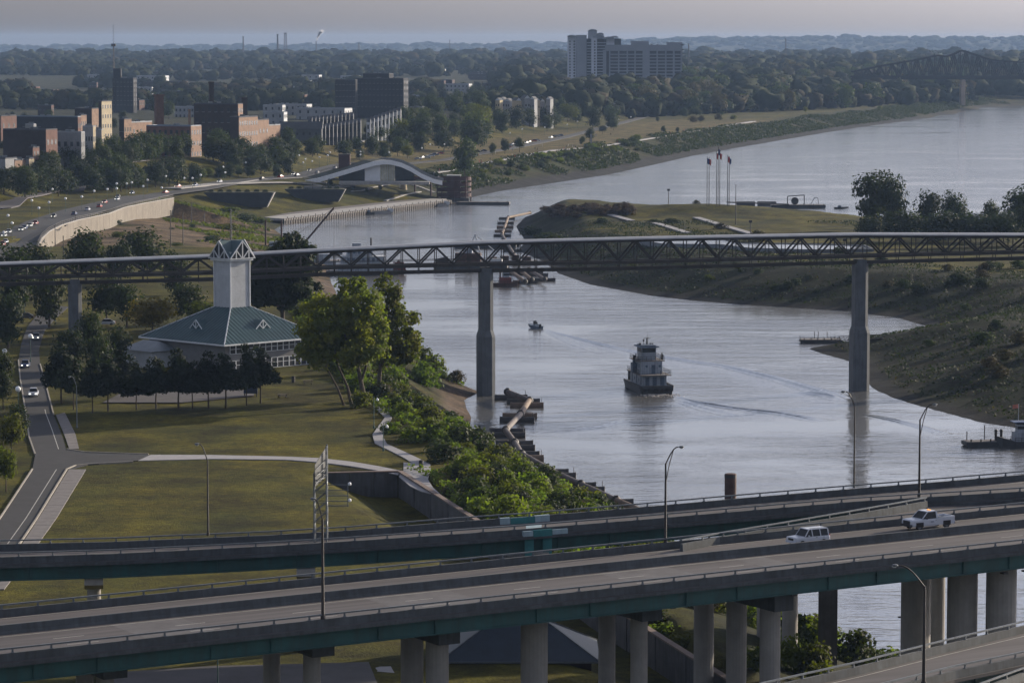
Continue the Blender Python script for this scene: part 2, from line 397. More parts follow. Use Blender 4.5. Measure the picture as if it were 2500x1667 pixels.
# ---------------------------------------------------------------- water
wm = bpy.data.materials.new('river_water'); wm.use_nodes = True; nt = wm.node_tree; N = nt.nodes; L = nt.links
b = N['Principled BSDF']; b.inputs['Base Color'].default_value = (.12, .115, .105, 1); b.inputs['Roughness'].default_value = .4; b.inputs['Specular IOR Level'].default_value = .2
gl = N.new('ShaderNodeBsdfGlossy'); gl.inputs['Roughness'].default_value = .07; gl.inputs['Color'].default_value = (.93, .96, 1.0, 1)
lw_ = N.new('ShaderNodeFresnel'); lw_.inputs['IOR'].default_value = 8.0; mxs = N.new('ShaderNodeMixShader')
L.new(lw_.outputs[0], mxs.inputs[0]); L.new(b.outputs[0], mxs.inputs[1]); L.new(gl.outputs[0], mxs.inputs[2]); L.new(mxs.outputs[0], N['Material Output'].inputs['Surface'])
tc = N.new('ShaderNodeTexCoord')
def wnoise(sx, sy, sc, det, rz=0.0):
    mp = N.new('ShaderNodeMapping'); mp.inputs['Scale'].default_value = (sx, sy, 1); mp.inputs['Rotation'].default_value = (0, 0, rz); L.new(tc.outputs['Object'], mp.inputs[0])
    n = N.new('ShaderNodeTexNoise'); n.inputs['Scale'].default_value = sc; n.inputs['Detail'].default_value = det; n.inputs['Roughness'].default_value = .55; L.new(mp.outputs[0], n.inputs['Vector']); return n
w1 = wnoise(.5, 1.0, .55, 4, R(12)); w2 = wnoise(.35, 1, .12, 4, R(-8)); w3 = wnoise(1, 1.5, .012, 4); w4 = wnoise(.3, 1, .03, 3)
add = N.new('ShaderNodeMath'); add.operation = 'MULTIPLY_ADD'; L.new(w2.outputs[0], add.inputs[0]); add.inputs[1].default_value = 2.2; L.new(w1.outputs[0], add.inputs[2])
# calm slicks and ruffled patches
mk = N.new('ShaderNodeMapRange'); mk.inputs[1].default_value = .38; mk.inputs[2].default_value = .64; mk.inputs[3].default_value = .12; mk.inputs[4].default_value = 1.0; L.new(w3.outputs[0], mk.inputs[0])
bp = N.new('ShaderNodeBump'); bp.inputs['Distance'].default_value = .35; L.new(mk.outputs[0], bp.inputs['Strength']); L.new(add.outputs[0], bp.inputs['Height'])
L.new(bp.outputs[0], b.inputs['Normal']); L.new(bp.outputs[0], gl.inputs['Normal']); L.new(bp.outputs[0], lw_.inputs['Normal'])
WATER = wm
wme = bpy.data.meshes.new('river'); S = 9200
wme.from_pydata([(-S, -250, 0), (S, -250, 0), (S, 18100, 0), (-S, 18100, 0)], [], [(0, 1, 2, 3)])
river = link('river', wme, wm); tag(river, kind='structure')
# ================================================================ elevated highways
U = Vector((.8626, .5059, 0)); Nn = Vector((.5059, -.8626, 0)); O = Vector((-2.0, 330.0, 27.0))
def nb(t, o, dz=0.0):
    p = O + U * t + Nn * o; p.z = 27.0 + .008 * t + dz; return p
def t_at(px, o):
    k = (px - CX) / FPX * 1.0; q = O + Nn * o
    return (k * q.y - q.x) / (U.x - k * U.y)
PARAPET = [(-.2, -.15), (.2, -.15), (.14, .72), (-.14, .72)]
post_me = MB().box((0, 0, .18), (.16, .14, .4), taper=.8).box((0, 0, .02), (.26, .26, .05)).mesh('rail_post'); post_me.materials.append(STEEL_G)
def parapet(root, pts, side, step=3.6, rail=True):
    MB().sweep(PARAPET, pts).build('parapet', CONC, root, world=True)
    if not rail: return
    rp = [Vector(p) + Vector((0, 0, 1.12)) for p in pts]
    MB().sweep([(-.09, -.07), (.09, -.07), (.09, .07), (-.09, .07)], rp).build('guard_rail', STEEL_G, root, world=True)
    acc = 0.0
    for a, b in zip(pts[:-1], pts[1:]):
        a, b = Vector(a), Vector(b); l = (b - a).length; s = step - acc
        while s <= l:
            p = a.lerp(b, s / l) + Vector((0, 0, .72)); o = bpy.data.objects.new('rail_post', post_me); col.objects.link(o); o.parent = root
            o.location = p - root.location; o.rotation_euler = (0, 0, math.atan2(b.y - a.y, b.x - a.x)); s += step
        acc = l - (s - step)
def strip(root, name, A, B, mat_, dz, th=None):
    """ruled slab between two polylines"""
    n = len(A); m = MB(); vs = []
    for i in range(n):
        a, b = Vector(A[i]), Vector(B[i]); z = Vector((0, 0, dz)); t = Vector((0, 0, dz - th))
        vs += [a + z, b + z, b + t, a + t]
    fs = []
    for i in range(n - 1):
        for k in range(4):
            k2 = (k + 1) % 4; fs.append((4 * i + k, 4 * i + k2, 4 * i + 4 + k2, 4 * i + 4 + k))
    fs += [(3, 2, 1, 0), (4 * n - 4, 4 * n - 3, 4 * n - 2, 4 * n - 1)]
    m.add(vs, fs); return m.build(name, mat_, root, world=True)
GIRD = [(-.24, -1.6), (.24, -1.6), (.24, -1.52), (.03, -1.52), (.03, -.08), (.2, -.08), (.2, 0), (-.2, 0), (-.2, -.08), (-.03, -.08), (-.03, -1.52), (-.24, -1.52)]
def girder(root, pts, dz=-.34):
    g = MB().sweep(GIRD, [Vector(p) + Vector((0, 0, dz)) for p in pts]); 
    for a, b in zip(pts[:-1], pts[1:]):
        a, b = Vector(a), Vector(b); l = (b - a).length
        for k in range(int(l / 6)):
            p = a.lerp(b, (k + .5) * 6 / l); g.box((p.x, p.y, p.z + dz - .8), (.06, .36, 1.4), math.atan2(b.y - a.y, b.x - a.x))
    g.build('girder', TEAL, root, world=True)
def column(root, p, r, ztop, zbot, n=20):
    m = MB().lathe([(r * 1.0, zbot - ztop), (r, 0)], (p.x, p.y, ztop), n); return m.build('column', COLM, root, world=True, smooth=False)
COLM = mat('column_concrete', (.3, .285, .265), .85, .12, .5, streak=.12)

hw = thing('highway_bridge', 'wide elevated highway with concrete median carrying the two white vehicles', 'bridge', nb(0, 10, -16))
T0, T1, W_ = -78, 92, 20.7
ts = [T0 + (T1 - T0) * i / 10 for i in range(11)]
strip(hw, 'deck', [nb(t, -.35) for t in ts], [nb(t, W_ + .35) for t in ts], ROADC, 0, .3)
parapet(hw, [nb(t, 0) for t in ts], 1); parapet(hw, [nb(t, W_) for t in ts], -1)
MB().sweep([(-.35, -.05), (.35, -.05), (.2, .3), (.12, .86), (-.12, .86), (-.2, .3)], [nb(t, 8.4) for t in ts]).build('median_barrier', CONC, hw, world=True)
strip(hw, 'fascia', [nb(t, W_ + .36) for t in ts], [nb(t, W_ + .56) for t in ts], CONC, -.06, .34)
strip(hw, 'fascia', [nb(t, -.56) for t in ts], [nb(t, -.36) for t in ts], CONC, -.06, .34)
for o in (.6, 5.5, 10.4, 15.3, 20.4): girder(hw, [nb(t, o) for t in ts])
for o in (.75, 7.4, 9.5, 19.3): strip(hw, 'edge_line', [nb(t, o) for t in ts], [nb(t, o + .13) for t in ts], PAINT, .006, .004)
for o in (4.1, 12.8, 16.1):
    t = T0 + 1
    while t < T1 - 4:
        strip(hw, 'lane_dash', [nb(t, o), nb(t + 3, o)], [nb(t, o + .12), nb(t + 3, o + .12)], PAINT, .006, .004); t += 12
# expansion joints and paler patched slabs
PATCH = mat('patched_concrete', (.092, .088, .093), .8, .2, .6)
for px, o0, o1, wd_ in ((1640, .5, 7.6, 2.6), (1870, 9.2, 20, 3.4), (930, 9.2, 17, 9.0), (300, 9.2, 17, 7.0), (1500, 9.2, 15, 8.0)):
    t = t_at(px, (o0 + o1) / 2); strip(hw, 'deck_patch', [nb(t, o0), nb(t + wd_, o0)], [nb(t, o1), nb(t + wd_, o1)], PATCH, .004, .003)
CAPB = 25.0
def bent(root, ref, offs, r, cap=True, mat_=CONC):
    t = t_at(*ref)
    for o in offs:
        p = nb(t, o); zb = min(H(p.x, p.y), 14) - 1.5; column(root, p, r, CAPB - 1.8 if cap else CAPB - .05, zb)
    if cap:
        a, b = nb(t, offs[0] - 2.4), nb(t, offs[-1] + 2.4); a.z = b.z = CAPB - .9
        m = MB().beam(a, b, 2.3, 1.8); m.build('pier_cap', CONC, root, world=True)
    for o in (1.2, 5.5, 10.4, 15.3, 19.9):
        p = nb(t, o); MB().box((p.x, p.y, CAPB + .06), (.6, .6, .16), math.atan2(U.y, U.x)).build('bearing', STEEL_D, root, world=True)
bent(hw, (243, 14.5), (9.8, 14.5), .8); bent(hw, (755, 14.5), (6.0, 14.5), .82)
bent(hw, (1065, 15.0), (10.0, 15.0), 1.1); bent(hw, (1305, 14.5), (14.5,), 1.32, False)
bent(hw, (1564, 14.0), (8.0, 14.0), .86); bent(hw, (1888, 16.0), (4, 10, 16.0), 1.05)
bent(hw, (2362, 13.0), (5.0, 13.0), 1.62, False); bent(hw, (2458, 16.0), (16.0,), 1.62, False)

# ---- the far ramp
fx = [-120, 0, 271, 462, 657, 856, 1112, 1300, 1566, 1800, 2086, 2300, 2500, 2640]
fy = [1322, 1319, 1313, 1305, 1297, 1285, 1264, 1251, 1229, 1208, 1184, 1167, 1150, 1138]
ny_ = [1355, 1350, 1342, 1333, 1323, 1311, 1294, 1280, 1259, 1239, 1215, 1202, 1190, 1181]
RZ = lambda px: interp(px, [0, 1250, 2500], [24.6, 26.0, 27.7])
FA = [P(a, b, RZ(a) + 1.12) - Vector((0, 0, 1.12)) for a, b in zip(fx, fy)]
NA = [P(a, b, RZ(a) + 1.12) - Vector((0, 0, 1.12)) for a, b in zip(fx, ny_)]
rp_ = thing('highway_ramp', 'single elevated ramp behind the main highway with teal girders', 'bridge', (FA[6].x, FA[6].y, 14))
def off(A, B, k):      # k=0 on A, 1 on B, beyond allowed
    return [a.lerp(b, k) for a, b in zip(A, B)]
strip(rp_, 'deck', off(FA, NA, -.05), off(FA, NA, 1.05), ROADC, 0, .3)
parapet(rp_, FA, 1); parapet(rp_, NA, -1)
strip(rp_, 'fascia', off(FA, NA, 1.052), off(FA, NA, 1.075), CONC, -.06, .34)
for k in (.08, .38, .68, .95): girder(rp_, off(FA, NA, k))
for k in (.1, .88): strip(rp_, 'edge_line', off(FA, NA, k), off(FA, NA, k + .016), PAINT, .006, .004)
PALEB = mat('pale_blue_paint', (.3, .4, .45), .7, .15, .6, streak=.2); TEALB = mat('bright_teal_paint', (.03, .16, .17), .6, .2, .6)
def far_at(px, k=0.0):
    i = min(max(int(np.searchsorted(fx, px)) - 1, 0), len(fx) - 2); f = (px - fx[i]) / (fx[i + 1] - fx[i]); return FA[i].lerp(FA[i + 1], f).lerp(NA[i].lerp(NA[i + 1], f), k)
for x0, x1, k, m_, z in ((1219, 1244, 0, PALEB, .4), (1245, 1304, 0, TEALB, .35), (1305, 1340, 0, PALEB, .4), (1276, 1300, 1.045, PALEB, .15), (1301, 1346, 1.05, TEALB, .2), (1347, 1384, 1.045, PALEB, .1)):
    a, b = far_at(x0, k), far_at(x1, k); u_ = Vector((0, 0, z)); MB().beam(a + u_, b + u_, .5, .72).build('parapet_block', m_, rp_, world=True)
strip(rp_, 'deck_patch', [far_at(1284, .1), far_at(1322, .1)], [far_at(1284, .93), far_at(1322, .93)], PALEB, .005, .003)
for x0 in (1292, 1336):
    a = far_at(x0, .98); MB().box((a.x, a.y - .1, a.z - 1.6), (1.0, .7, 2.6)).build('bearing_bracket', TEALB, rp_, world=True)
def ramp_pier(px, frac, r, capw, wide=0.0):
    i = np.searchsorted(fx, px) - 1; f = (px - fx[i]) / (fx[i + 1] - fx[i])
    a = FA[i].lerp(FA[i + 1], f); b_ = NA[i].lerp(NA[i + 1], f); p = a.lerp(b_, frac); d = (b_ - a).normalized()
    zt = p.z - 1.98; zb = min(H(p.x, p.y), 14) - 1.5
    if wide: 
        MB().box((p.x, p.y, (zt - .6 + zb) / 2), (wide, 2.2, zt - .6 - zb), math.atan2(d.y, d.x)).build('pier_wall', CONC_D, rp_, world=True)
    else: column(rp_, p, r, zt - 1.2, zb)
    c = p - d * capw / 2; e = p + d * capw / 2
    prof = [(-1.0, -1.5), (1.0, -1.5), (1.0, -.0), (-1.0, -.0)]
    m = MB(); q = [c, c.lerp(p, .55), e.lerp(p, .55), e]; dp = (.75, 1.5, 1.5, .75); s_ = Vector((-d.y, d.x, 0)) * 1.0; vs = []
    for w_, h_ in zip(q, dp):
        for sg in (-1, 1): vs += [Vector((w_.x, w_.y, zt - .02)) + s_ * sg, Vector((w_.x, w_.y, zt - h_)) + s_ * sg]
    fs = []
    for i_ in range(3):
        k = 4 * i_; fs += [(k, k + 4, k + 6, k + 2), (k + 1, k + 3, k + 7, k + 5), (k, k + 1, k + 5, k + 4), (k + 2, k + 6, k + 7, k + 3)]
    fs += [(0, 2, 3, 1), (12, 13, 15, 14)]
    m.add(vs, fs).build('pier_cap', COLM, rp_, world=True)
ramp_pier(228, .5, .75, 7.4); ramp_pier(746, .62, 1.0, 7.4); ramp_pier(1318, .6, 1.0, 7.4); ramp_pier(1870, .55, 1.0, 7.6); ramp_pier(2023, .5, 1, 8, 5.0)

# ---- the wedge where the ramp joins: own far parapet branching off the main deck
wx = [1664, 1760, 1900, 2060, 2180, 2262]; wy = [1318, 1300, 1277, 1250, 1229, 1214]
WA = [P(a, b, 28.35) - Vector((0, 0, 1.12)) for a, b in zip(wx, wy)]
WB = [nb(t_at(a, -.8), -.8) for a in wx]
mg = thing('merge_deck', 'wedge shaped deck joining the ramp to the main highway', 'bridge', (WA[2].x, WA[2].y, 14))
for a, b in zip(WA, WB): b.z = min(b.z, 27.2)
strip(mg, 'deck', [a + Vector((-.1, .2, -.05)) for a in WA], WB, ROADC, 0, .3)
parapet(mg, WA, 1); strip(mg, 'fascia', [a + Vector((-.25, .4, -.05)) for a in WA], [a + Vector((-.13, .23, -.05)) for a in WA], CONC, -.06, .34)
girder(mg, [a.lerp(b, .12) for a, b in zip(WA, WB)])
wx2 = [2262, 2380, 2500, 2640]
RA = [P(a, interp(a, fx, ny_) + 5, 28.0) - Vector((0, 0, .9)) for a in wx2]; RB = [nb(t_at(a, -.8), -.8) for a in wx2]
for q in RA: q.z = 27.12
for q in RB: q.z = 27.12
strip(mg, 'gore_slab', RA, RB, ROADC, 0, .3)
p = P(1990, 1300, 25); 
for px in (1930, 2290):
    a = P(px, 1275, 26.0); zb = min(H(a.x, a.y), 14) - 1.5; column(mg, a, .9, 25.3, zb)

# ---- lower ramp in the corner
lx = [1780, 1868, 2098, 2306, 2500, 2700]; ly = [1690, 1665, 1614, 1562, 1516, 1466]
mx_ = [1960, 2040, 2157, 2330, 2500, 2700]; my_ = [1727, 1703, 1667, 1625, 1590, 1545]
LA = [P(a, b, 25.1) - Vector((0, 0, 1.12)) for a, b in zip(lx, ly)]; LB = [P(a, b, 25.1) - Vector((0, 0, 1.12)) for a, b in zip(mx_, my_)]
lr = thing('highway_ramp', 'low curving ramp crossing in front of the highway columns', 'bridge', (LA[3].x, LA[3].y, 8))
strip(lr, 'deck', off(LA, LB, -.04), off(LA, LB, 1.04), ROADC, 0, .3); parapet(lr, LA, 1); parapet(lr, LB, -1)
for k in (.1, .5, .9): girder(lr, off(LA, LB, k))
for k in (.1, .88): strip(lr, 'edge_line', off(LA, LB, k), off(LA, LB, k + .016), PAINT, .006, .004)
for k in (1, 4):
    p = LA[k].lerp(LB[k], .5); column(lr, p, .9, p.z - 1.64, min(H(p.x, p.y), 14) - 1.5)
kx = [2330, 2396, 2500, 2640]; ky = [1694, 1667, 1629, 1580]
KA = [P(a, b, 24.1) - Vector((0, 0, 1.12)) for a, b in zip(kx, ky)]; KB = [a + Vector((5.5, -5.8, 0)) for a in KA]
kr = thing('highway_ramp', 'outermost low ramp running beside the curving ramp', 'bridge', (KA[2].x, KA[2].y, 8))
strip(kr, 'deck', KA, KB, ROADC, 0, .3); parapet(kr, KA, 1)
for k in (.1, .9): girder(kr, off(KA, KB, k))
p = KA[2].lerp(KB[2], .5); column(kr, p, .9, p.z - 1.64, min(H(p.x, p.y), 14) - 1.5)

# ================================================================ covered footbridge on a truss
sb_p1, sb_p2 = P(1186, 963, 0), P(2097, 951, 0)
sd = (sb_p2 - sb_p1).normalized(); sn = Vector((-sd.y, sd.x, 0))
tx = [-80, 0, 515, 808, 1184, 1554, 1700, 2090, 2500, 2600]; ty = [643.5, 641, 622, 606, 588, 579, 576, 569, 570, 570.5]
bx_ = [-80, 0, 515, 808, 1184, 1554, 2090, 2500, 2600]; by_ = [679, 676, 664, 651, 643, 637, 623, 613, 611]
def sb_at(s): return sb_p1 + sd * s
def sb_px(s):
    p = sb_at(s); return CX + FPX * p.x / p.y * .9975
def zof(s, X_, Y_):
    p = sb_at(s); py = interp(sb_px(s), X_, Y_); d = ray(sb_px(s), py); return CAM_H + d.z * p.y / d.y
PAN = 7.62
i0, i1 = -15, 17
fb = thing('covered_footbridge', 'long dark steel truss footbridge with pale flat roof crossing the harbour', 'bridge', (sb_p1.x, sb_p1.y, 0))
SBM = mat('bridge_brown', (.032, .028, .027), .65, .3, .6); ROOFM = mat('pale_roof', (.25, .265, .3), .55, .15, .4, metal=.2)
HWD = 2.1
nodes = [(i * PAN / 2) for i in range(2 * i0, 2 * i1 + 1)]
top = [sb_at(s) + Vector((0, 0, zof(s, tx, ty) - .45)) for s in nodes]; bot = [sb_at(s) + Vector((0, 0, zof(s, bx_, by_))) for s in nodes]
MB().sweep([(-2.9, 0), (2.9, 0), (2.9, .22), (1.6, .5), (-1.6, .5), (-2.9, .22)], top).build('roof', ROOFM, fb, world=True)
MB().sweep([(-2.0, -.25), (2.0, -.25), (2.0, .0), (-2.0, .0)], bot).build('floor_deck', CONC_D, fb, world=True)
for sg in (-1, 1):
    A = [p + sn * HWD * sg for p in top]; B = [p + sn * HWD * sg for p in bot]
    MB().sweep([(-.22, -.5), (.22, -.5), (.22, -.01), (-.22, -.01)], A).build('top_chord', SBM, fb, world=True)
    MB().sweep([(-.25, -.5), (.25, -.5), (.25, .22), (-.25, .22)], B).build('bottom_chord', SBM, fb, world=True)
    MB().sweep([(-.05, 1.02), (.05, 1.02), (.05, 1.12), (-.05, 1.12)], [p - sn * .3 * sg for p in B]).build('hand_rail', SBM, fb, world=True)
    for i in range(len(nodes)):
        k = i % 2
        a, b = A[i] + Vector((0, 0, -.4)), B[i] + Vector((0, 0, .15))
        MB().beam(b, a, .2, .2).build('vertical', SBM, fb, world=True)
        if i + 1 < len(nodes):
            a2, b2 = A[i + 1] + Vector((0, 0, -.4)), B[i + 1] + Vector((0, 0, .15))
            (MB().beam(b, a2, .36, .36) if k == 0 else MB().beam(a, b2, .36, .36)).build('diagonal', SBM, fb, world=True)
    # the track slung under the span
    tr = [p + Vector((0, 0, -1.65)) + sn * 1.1 * sg for p in bot]
    MB().sweep([(-.2, -.35), (.2, -.35), (.2, .35), (-.2, .35)], tr).build('track_beam', SBM, fb, world=True)
    for i in range(len(nodes)):
        MB().beam(tr[i] + Vector((0, 0, -.5)), bot[i] + sn * 1.1 * sg + Vector((0, 0, -.2)), .16, .16).build('hanger', SBM, fb, world=True)
PIERM = mat('pier_concrete', (.105, .115, .13), .85, .2, .35, streak=.3)
def sb_pier(s, zb, mat_=PIERM):
    p = sb_at(s); zt = zof(s, bx_, by_) - 1.0; a = math.atan2(sd.y, sd.x)
    def octo(w, d, c): return [(-w + c, -d), (w - c, -d), (w, -d + c), (w, d - c), (w - c, d), (-w + c, d), (-w, d - c), (-w, -d + c)]
    def rot(poly): return [(p.x + x * sd.x - y * sd.y, p.y + x * sd.y + y * sd.x) for x, y in poly]
    MB().prism(rot(octo(1.5, 2.6, .75)), 14.8, zt - .9).box((p.x, p.y, zt - .45), (2.2, 4.6, .9), a).build('pier_shaft', mat_, fb, world=True)
    m = MB(); lo, hi = rot(octo(1.9, 3.1, .8)), rot(octo(1.5, 2.6, .75))
    m.prism(lo, zb, 13.3); vs = [(x, y, 13.3) for x, y in lo] + [(x, y, 14.8) for x, y in hi]
    m.add(vs, [(k, (k + 1) % 8, 8 + (k + 1) % 8, 8 + k) for k in range(8)]); m.build('pier_base', mat_, fb, world=True)
sb_pier(0, -3); sb_pier((sb_p2 - sb_p1).length, -3)
for px in (180, 2540):
    k = (px - CX) / FPX; s = (k * sb_p1.y - sb_p1.x) / (sd.x - k * sd.y); sb_pier(s, 5)
# cross beams under the roof
for i in range(0, len(nodes), 2):
    a, b = top[i] + sn * HWD, top[i] - sn * HWD
    MB().beam(a + Vector((0, 0, -.3)), b + Vector((0, 0, -.3)), .18, .3).build('cross_beam', SBM, fb, world=True)
# ================================================================ near bank: roads, walks, flood wall
def poly_strip(name, Lp, Rp, z, m, dz, th=.12, parent=None):
    A = [P(a, b, z) for a, b in Lp]; B = [P(a, b, z) for a, b in Rp]
    for q in A + B: q.z = max(z, H(q.x, q.y)) + dz
    n = len(A); vs = []
    for a, b in zip(A, B): vs += [a, b, b - Vector((0, 0, th)), a - Vector((0, 0, th))]
    fs = []
    for i in range(n - 1):
        for k in range(4):
            k2 = (k + 1) % 4; fs.append((4 * i + k, 4 * i + k2, 4 * i + 4 + k2, 4 * i + 4 + k))
    fs += [(3, 2, 1, 0), (4 * n - 4, 4 * n - 3, 4 * n - 2, 4 * n - 1)]
    o = MB().add(vs, fs).build(name, m, parent)
    return o
Z0 = 14.0
RL = [(-150, 1480), (-60, 1340), (0, 1267), (79, 1147), (86, 1111), (71, 1068), (64, 1014), (50, 930), (45, 880), (52, 840), (66, 800), (90, 770), (120, 745)]
RR = [(-40, 1480), (40, 1340), (89, 1267), (162, 1147), (166, 1115), (155, 1075), (131, 1014), (112, 940), (98, 890), (95, 855), (108, 810), (135, 778), (168, 750)]
WALKM = mat('sidewalk_concrete', (.15, .138, .135), .85, .15, .7, streak=.1)
PATHM = mat('path_concrete', (.27, .265, .28), .85, .1, .8)
KERBM = mat('kerb_concrete', (.25, .23, .2), .85, .15, 1.0)
road = poly_strip('road', RL, RR, Z0, ASPH, .12); tag(road, kind='structure')
t_ = poly_strip('road', [(90, 1112), (160, 1100), (215, 1108), (365, 1112)], [(110, 1147), (170, 1147), (215, 1136), (337, 1126)], Z0, ASPH, .125, .1); tag(t_, kind='structure')
poly_strip('road_line', [(10, 1340), (62, 1267), (137, 1147)], [(12.4, 1340), (64.4, 1267), (139.2, 1147)], Z0, PAINT, .127, .003, None)['kind'] = 'structure'
poly_strip('road_line', [(142, 1098), (126, 1050), (111, 1011), (98, 950)], [(144, 1098), (128, 1050), (113, 1011), (99.6, 950)], Z0, PAINT, .127, .003)['kind'] = 'structure'
def kerb(pts, name='kerb'):
    q = [P(a, b, Z0) for a, b in pts]
    o = MB().sweep([(-.14, -.1), (.14, -.1), (.12, .26), (-.12, .26)], q).build(name, KERBM); tag(o, kind='structure')
kerb(RL[:4]); kerb(RL[4:9]); kerb([(a + 1, b) for a, b in RR[:4]] + [(185, 1138), (215, 1135), (325, 1129)]); kerb([(163, 1098), (205, 1105), (363, 1111)]); kerb(RR[6:9])
# sidewalk slabs, one by one
side = tag(empty('sidewalk', P(150, 1200, Z0)), kind='structure')
def slabs(Lp, Rp, n, parent, m, dz=.13):
    A = [P(a, b, Z0) for a, b in Lp]; B = [P(a, b, Z0) for a, b in Rp]
    def at(Q, f):
        ls = [(Q[i + 1] - Q[i]).length for i in range(len(Q) - 1)]; t = f * sum(ls); i = 0
        while i < len(ls) - 1 and t > ls[i]: t -= ls[i]; i += 1
        return Q[i].lerp(Q[i + 1], min(1, t / ls[i]))
    for i in range(n):
        f0, f1 = (i + .012) / n, (i + .988) / n; z = dz + rng.uniform(0, .012); q = [at(A, f0), at(B, f0), at(B, f1), at(A, f1)]
        vs = [Vector((p.x, p.y, Z0 + z)) for p in q] + [Vector((p.x, p.y, Z0 + z - .14)) for p in q]
        MB().add(vs, [(0, 1, 2, 3), (7, 6, 5, 4), (0, 4, 5, 1), (1, 5, 6, 2), (2, 6, 7, 3), (3, 7, 4, 0)]).build('slab', m, parent, world=True)
slabs([(-30, 1440), (47, 1340), (94, 1267), (168, 1147)], [(10, 1440), (85, 1340), (137, 1267), (210, 1147)], 34, side, WALKM)
slabs([(169, 1097), (160, 1070), (137, 1014)], [(193, 1097), (184, 1060), (158, 1008)], 14, side, WALKM)
path = tag(empty('path', P(700, 1120, Z0)), kind='structure')
slabs([(368, 1111.5), (520, 1112), (700, 1116), (780, 1119.5), (860, 1128.5), (928, 1140), (985, 1152)], [(337, 1126), (520, 1121.5), (700, 1123.5), (780, 1129.5), (860, 1139.5), (928, 1151), (972, 1160)], 30, path, PATHM)
slabs([(914, 995), (940, 1020), (925, 1040), (909, 1062), (915, 1083), (945, 1098), (985, 1118), (1014, 1136)], [(952, 991), (957, 1022), (945, 1042), (934, 1066), (945, 1085), (972, 1097), (1018, 1118), (1052, 1136)], 40, path, PATHM)
slabs([(985, 1130), (985, 1152), (972, 1162), (1000, 1187), (1028, 1200)], [(1050, 1134), (1052, 1152), (1044, 1170), (1056, 1190), (1080, 1212)], 12, path, PATHM, .115)
lot = poly_strip('car_park', [(300, 960), (440, 935), (620, 930)], [(250, 985), (440, 985), (620, 968)], Z0, mat('lot_asphalt', (.055, .05, .054), .9, .2, .3), .22); tag(lot, kind='structure')
lw = poly_strip('pavement', [(240, 1650), (520, 1632), (900, 1622)], [(240, 1720), (520, 1720), (940, 1720)], 13.9, mat('worn_asphalt', (.05, .048, .053), .9, .25, .25), .2); tag(lw, kind='structure')
slabs([(884, 1623), (910, 1680)], [(952, 1622), (985, 1680)], 4, path, PATHM, -.9 + .9)

# flood wall of upright panels along the lower lawn
fw = thing('flood_wall', 'dark concrete flood wall of upright panels with pale capping along the lawn', 'wall', (WALL_A.x, WALL_A.y, 10))
def wall_run(a, b, h0, h1, n, drop1=None):
    a, b = Vector((a[0], a[1], 0)), Vector((b[0], b[1], 0)); d = (b - a); dn = d.normalized()
    for i in range(n):
        p, q = a + d * ((i + .015) / n), a + d * ((i + .985) / n); k = .06 * (i % 2)
        z1 = 14.2; 
        m = MB(); s_ = Vector((-dn.y, dn.x, 0)) * (.25 + k)
        vs = [p - s_, q - s_, q + s_, p + s_]
        m.add([(v.x, v.y, 8.2) for v in vs] + [(v.x, v.y, z1) for v in vs], [(3, 2, 1, 0), (4, 5, 6, 7), (0, 1, 5, 4), (1, 2, 6, 5), (2, 3, 7, 6), (3, 0, 4, 7)])
        m.build('wall_panel', CONC_D, fw, world=True)
    MB().beam(a + Vector((0, 0, 14.29)), b + Vector((0, 0, 14.29)), .8, .18).build('capping', mat('rusty_capping', (.17, .125, .105), .8, .2, 1.5), fw, world=True)
wall_run(WALL_A, WALL_B, 0, 0, 26)
wall_run((-28.5, 499.6), (WALL_A.x - .35, WALL_A.y), 0, 0, 3)
WALL_C = (46, 240)
wall_run(WALL_B, WALL_C, 0, 0, 14)

# ---------------------------------------------------------------- shed roofed building under the highway
bl = P(1268, 1604, 14.6)
sh = thing('low_building', 'low brick building with dark blue hipped metal roof under the highway', 'building', (bl.x, bl.y + 6, 10.2))
BRICKD = mat('dark_brick', (.04, .026, .024), .9, .25, 1.2); BLUER = mat('blue_metal_roof', (.022, .036, .055), .5, .2, .5)
MB().box((0, 0, 1.9), (15.4, 11, 4.2)).build('wall', BRICKD, sh)
for i in range(4): MB().box((-5.4 + 3.6 * i, -5.53, 2.0), (1.5, .1, 1.6)).build('window', GLASS, sh)
rf = MB().add([(-8.6, -6.5, 4), (8.6, -6.5, 4), (8.6, 6.5, 4), (-8.6, 6.5, 4), (-2.4, 0, 7.6), (2.4, 0, 7.6)], [(0, 1, 5, 4), (1, 2, 5), (2, 3, 4, 5), (3, 0, 4), (3, 2, 1, 0)]).build('roof', BLUER, sh)
for a, b in (((-8.6, -6.5, 4.05), (-2.4, 0, 7.65)), ((8.6, -6.5, 4.05), (2.4, 0, 7.65)), ((-2.4, 0, 7.65), (2.4, 0, 7.65)), ((8.6, 6.5, 4.05), (2.4, 0, 7.65))): MB().beam(a, b, .14, .1).build('ridge_cap', STEEL_G, rf)
sm = MB()
for i in range(34):
    x0 = -8.2 + i * .5; k = min(1, (8.6 - abs(x0)) / 6.2); sm.beam((x0, -6.5, 4.03), (x0, -6.5 + 6.5 * k, 4.03 + 3.6 * k), .05, .06)
sm.build('standing_seam', BLUER, rf)
MB().box((0, -6.55, 3.95), (17.3, .14, .16)).build('gutter', STEEL_G, rf)

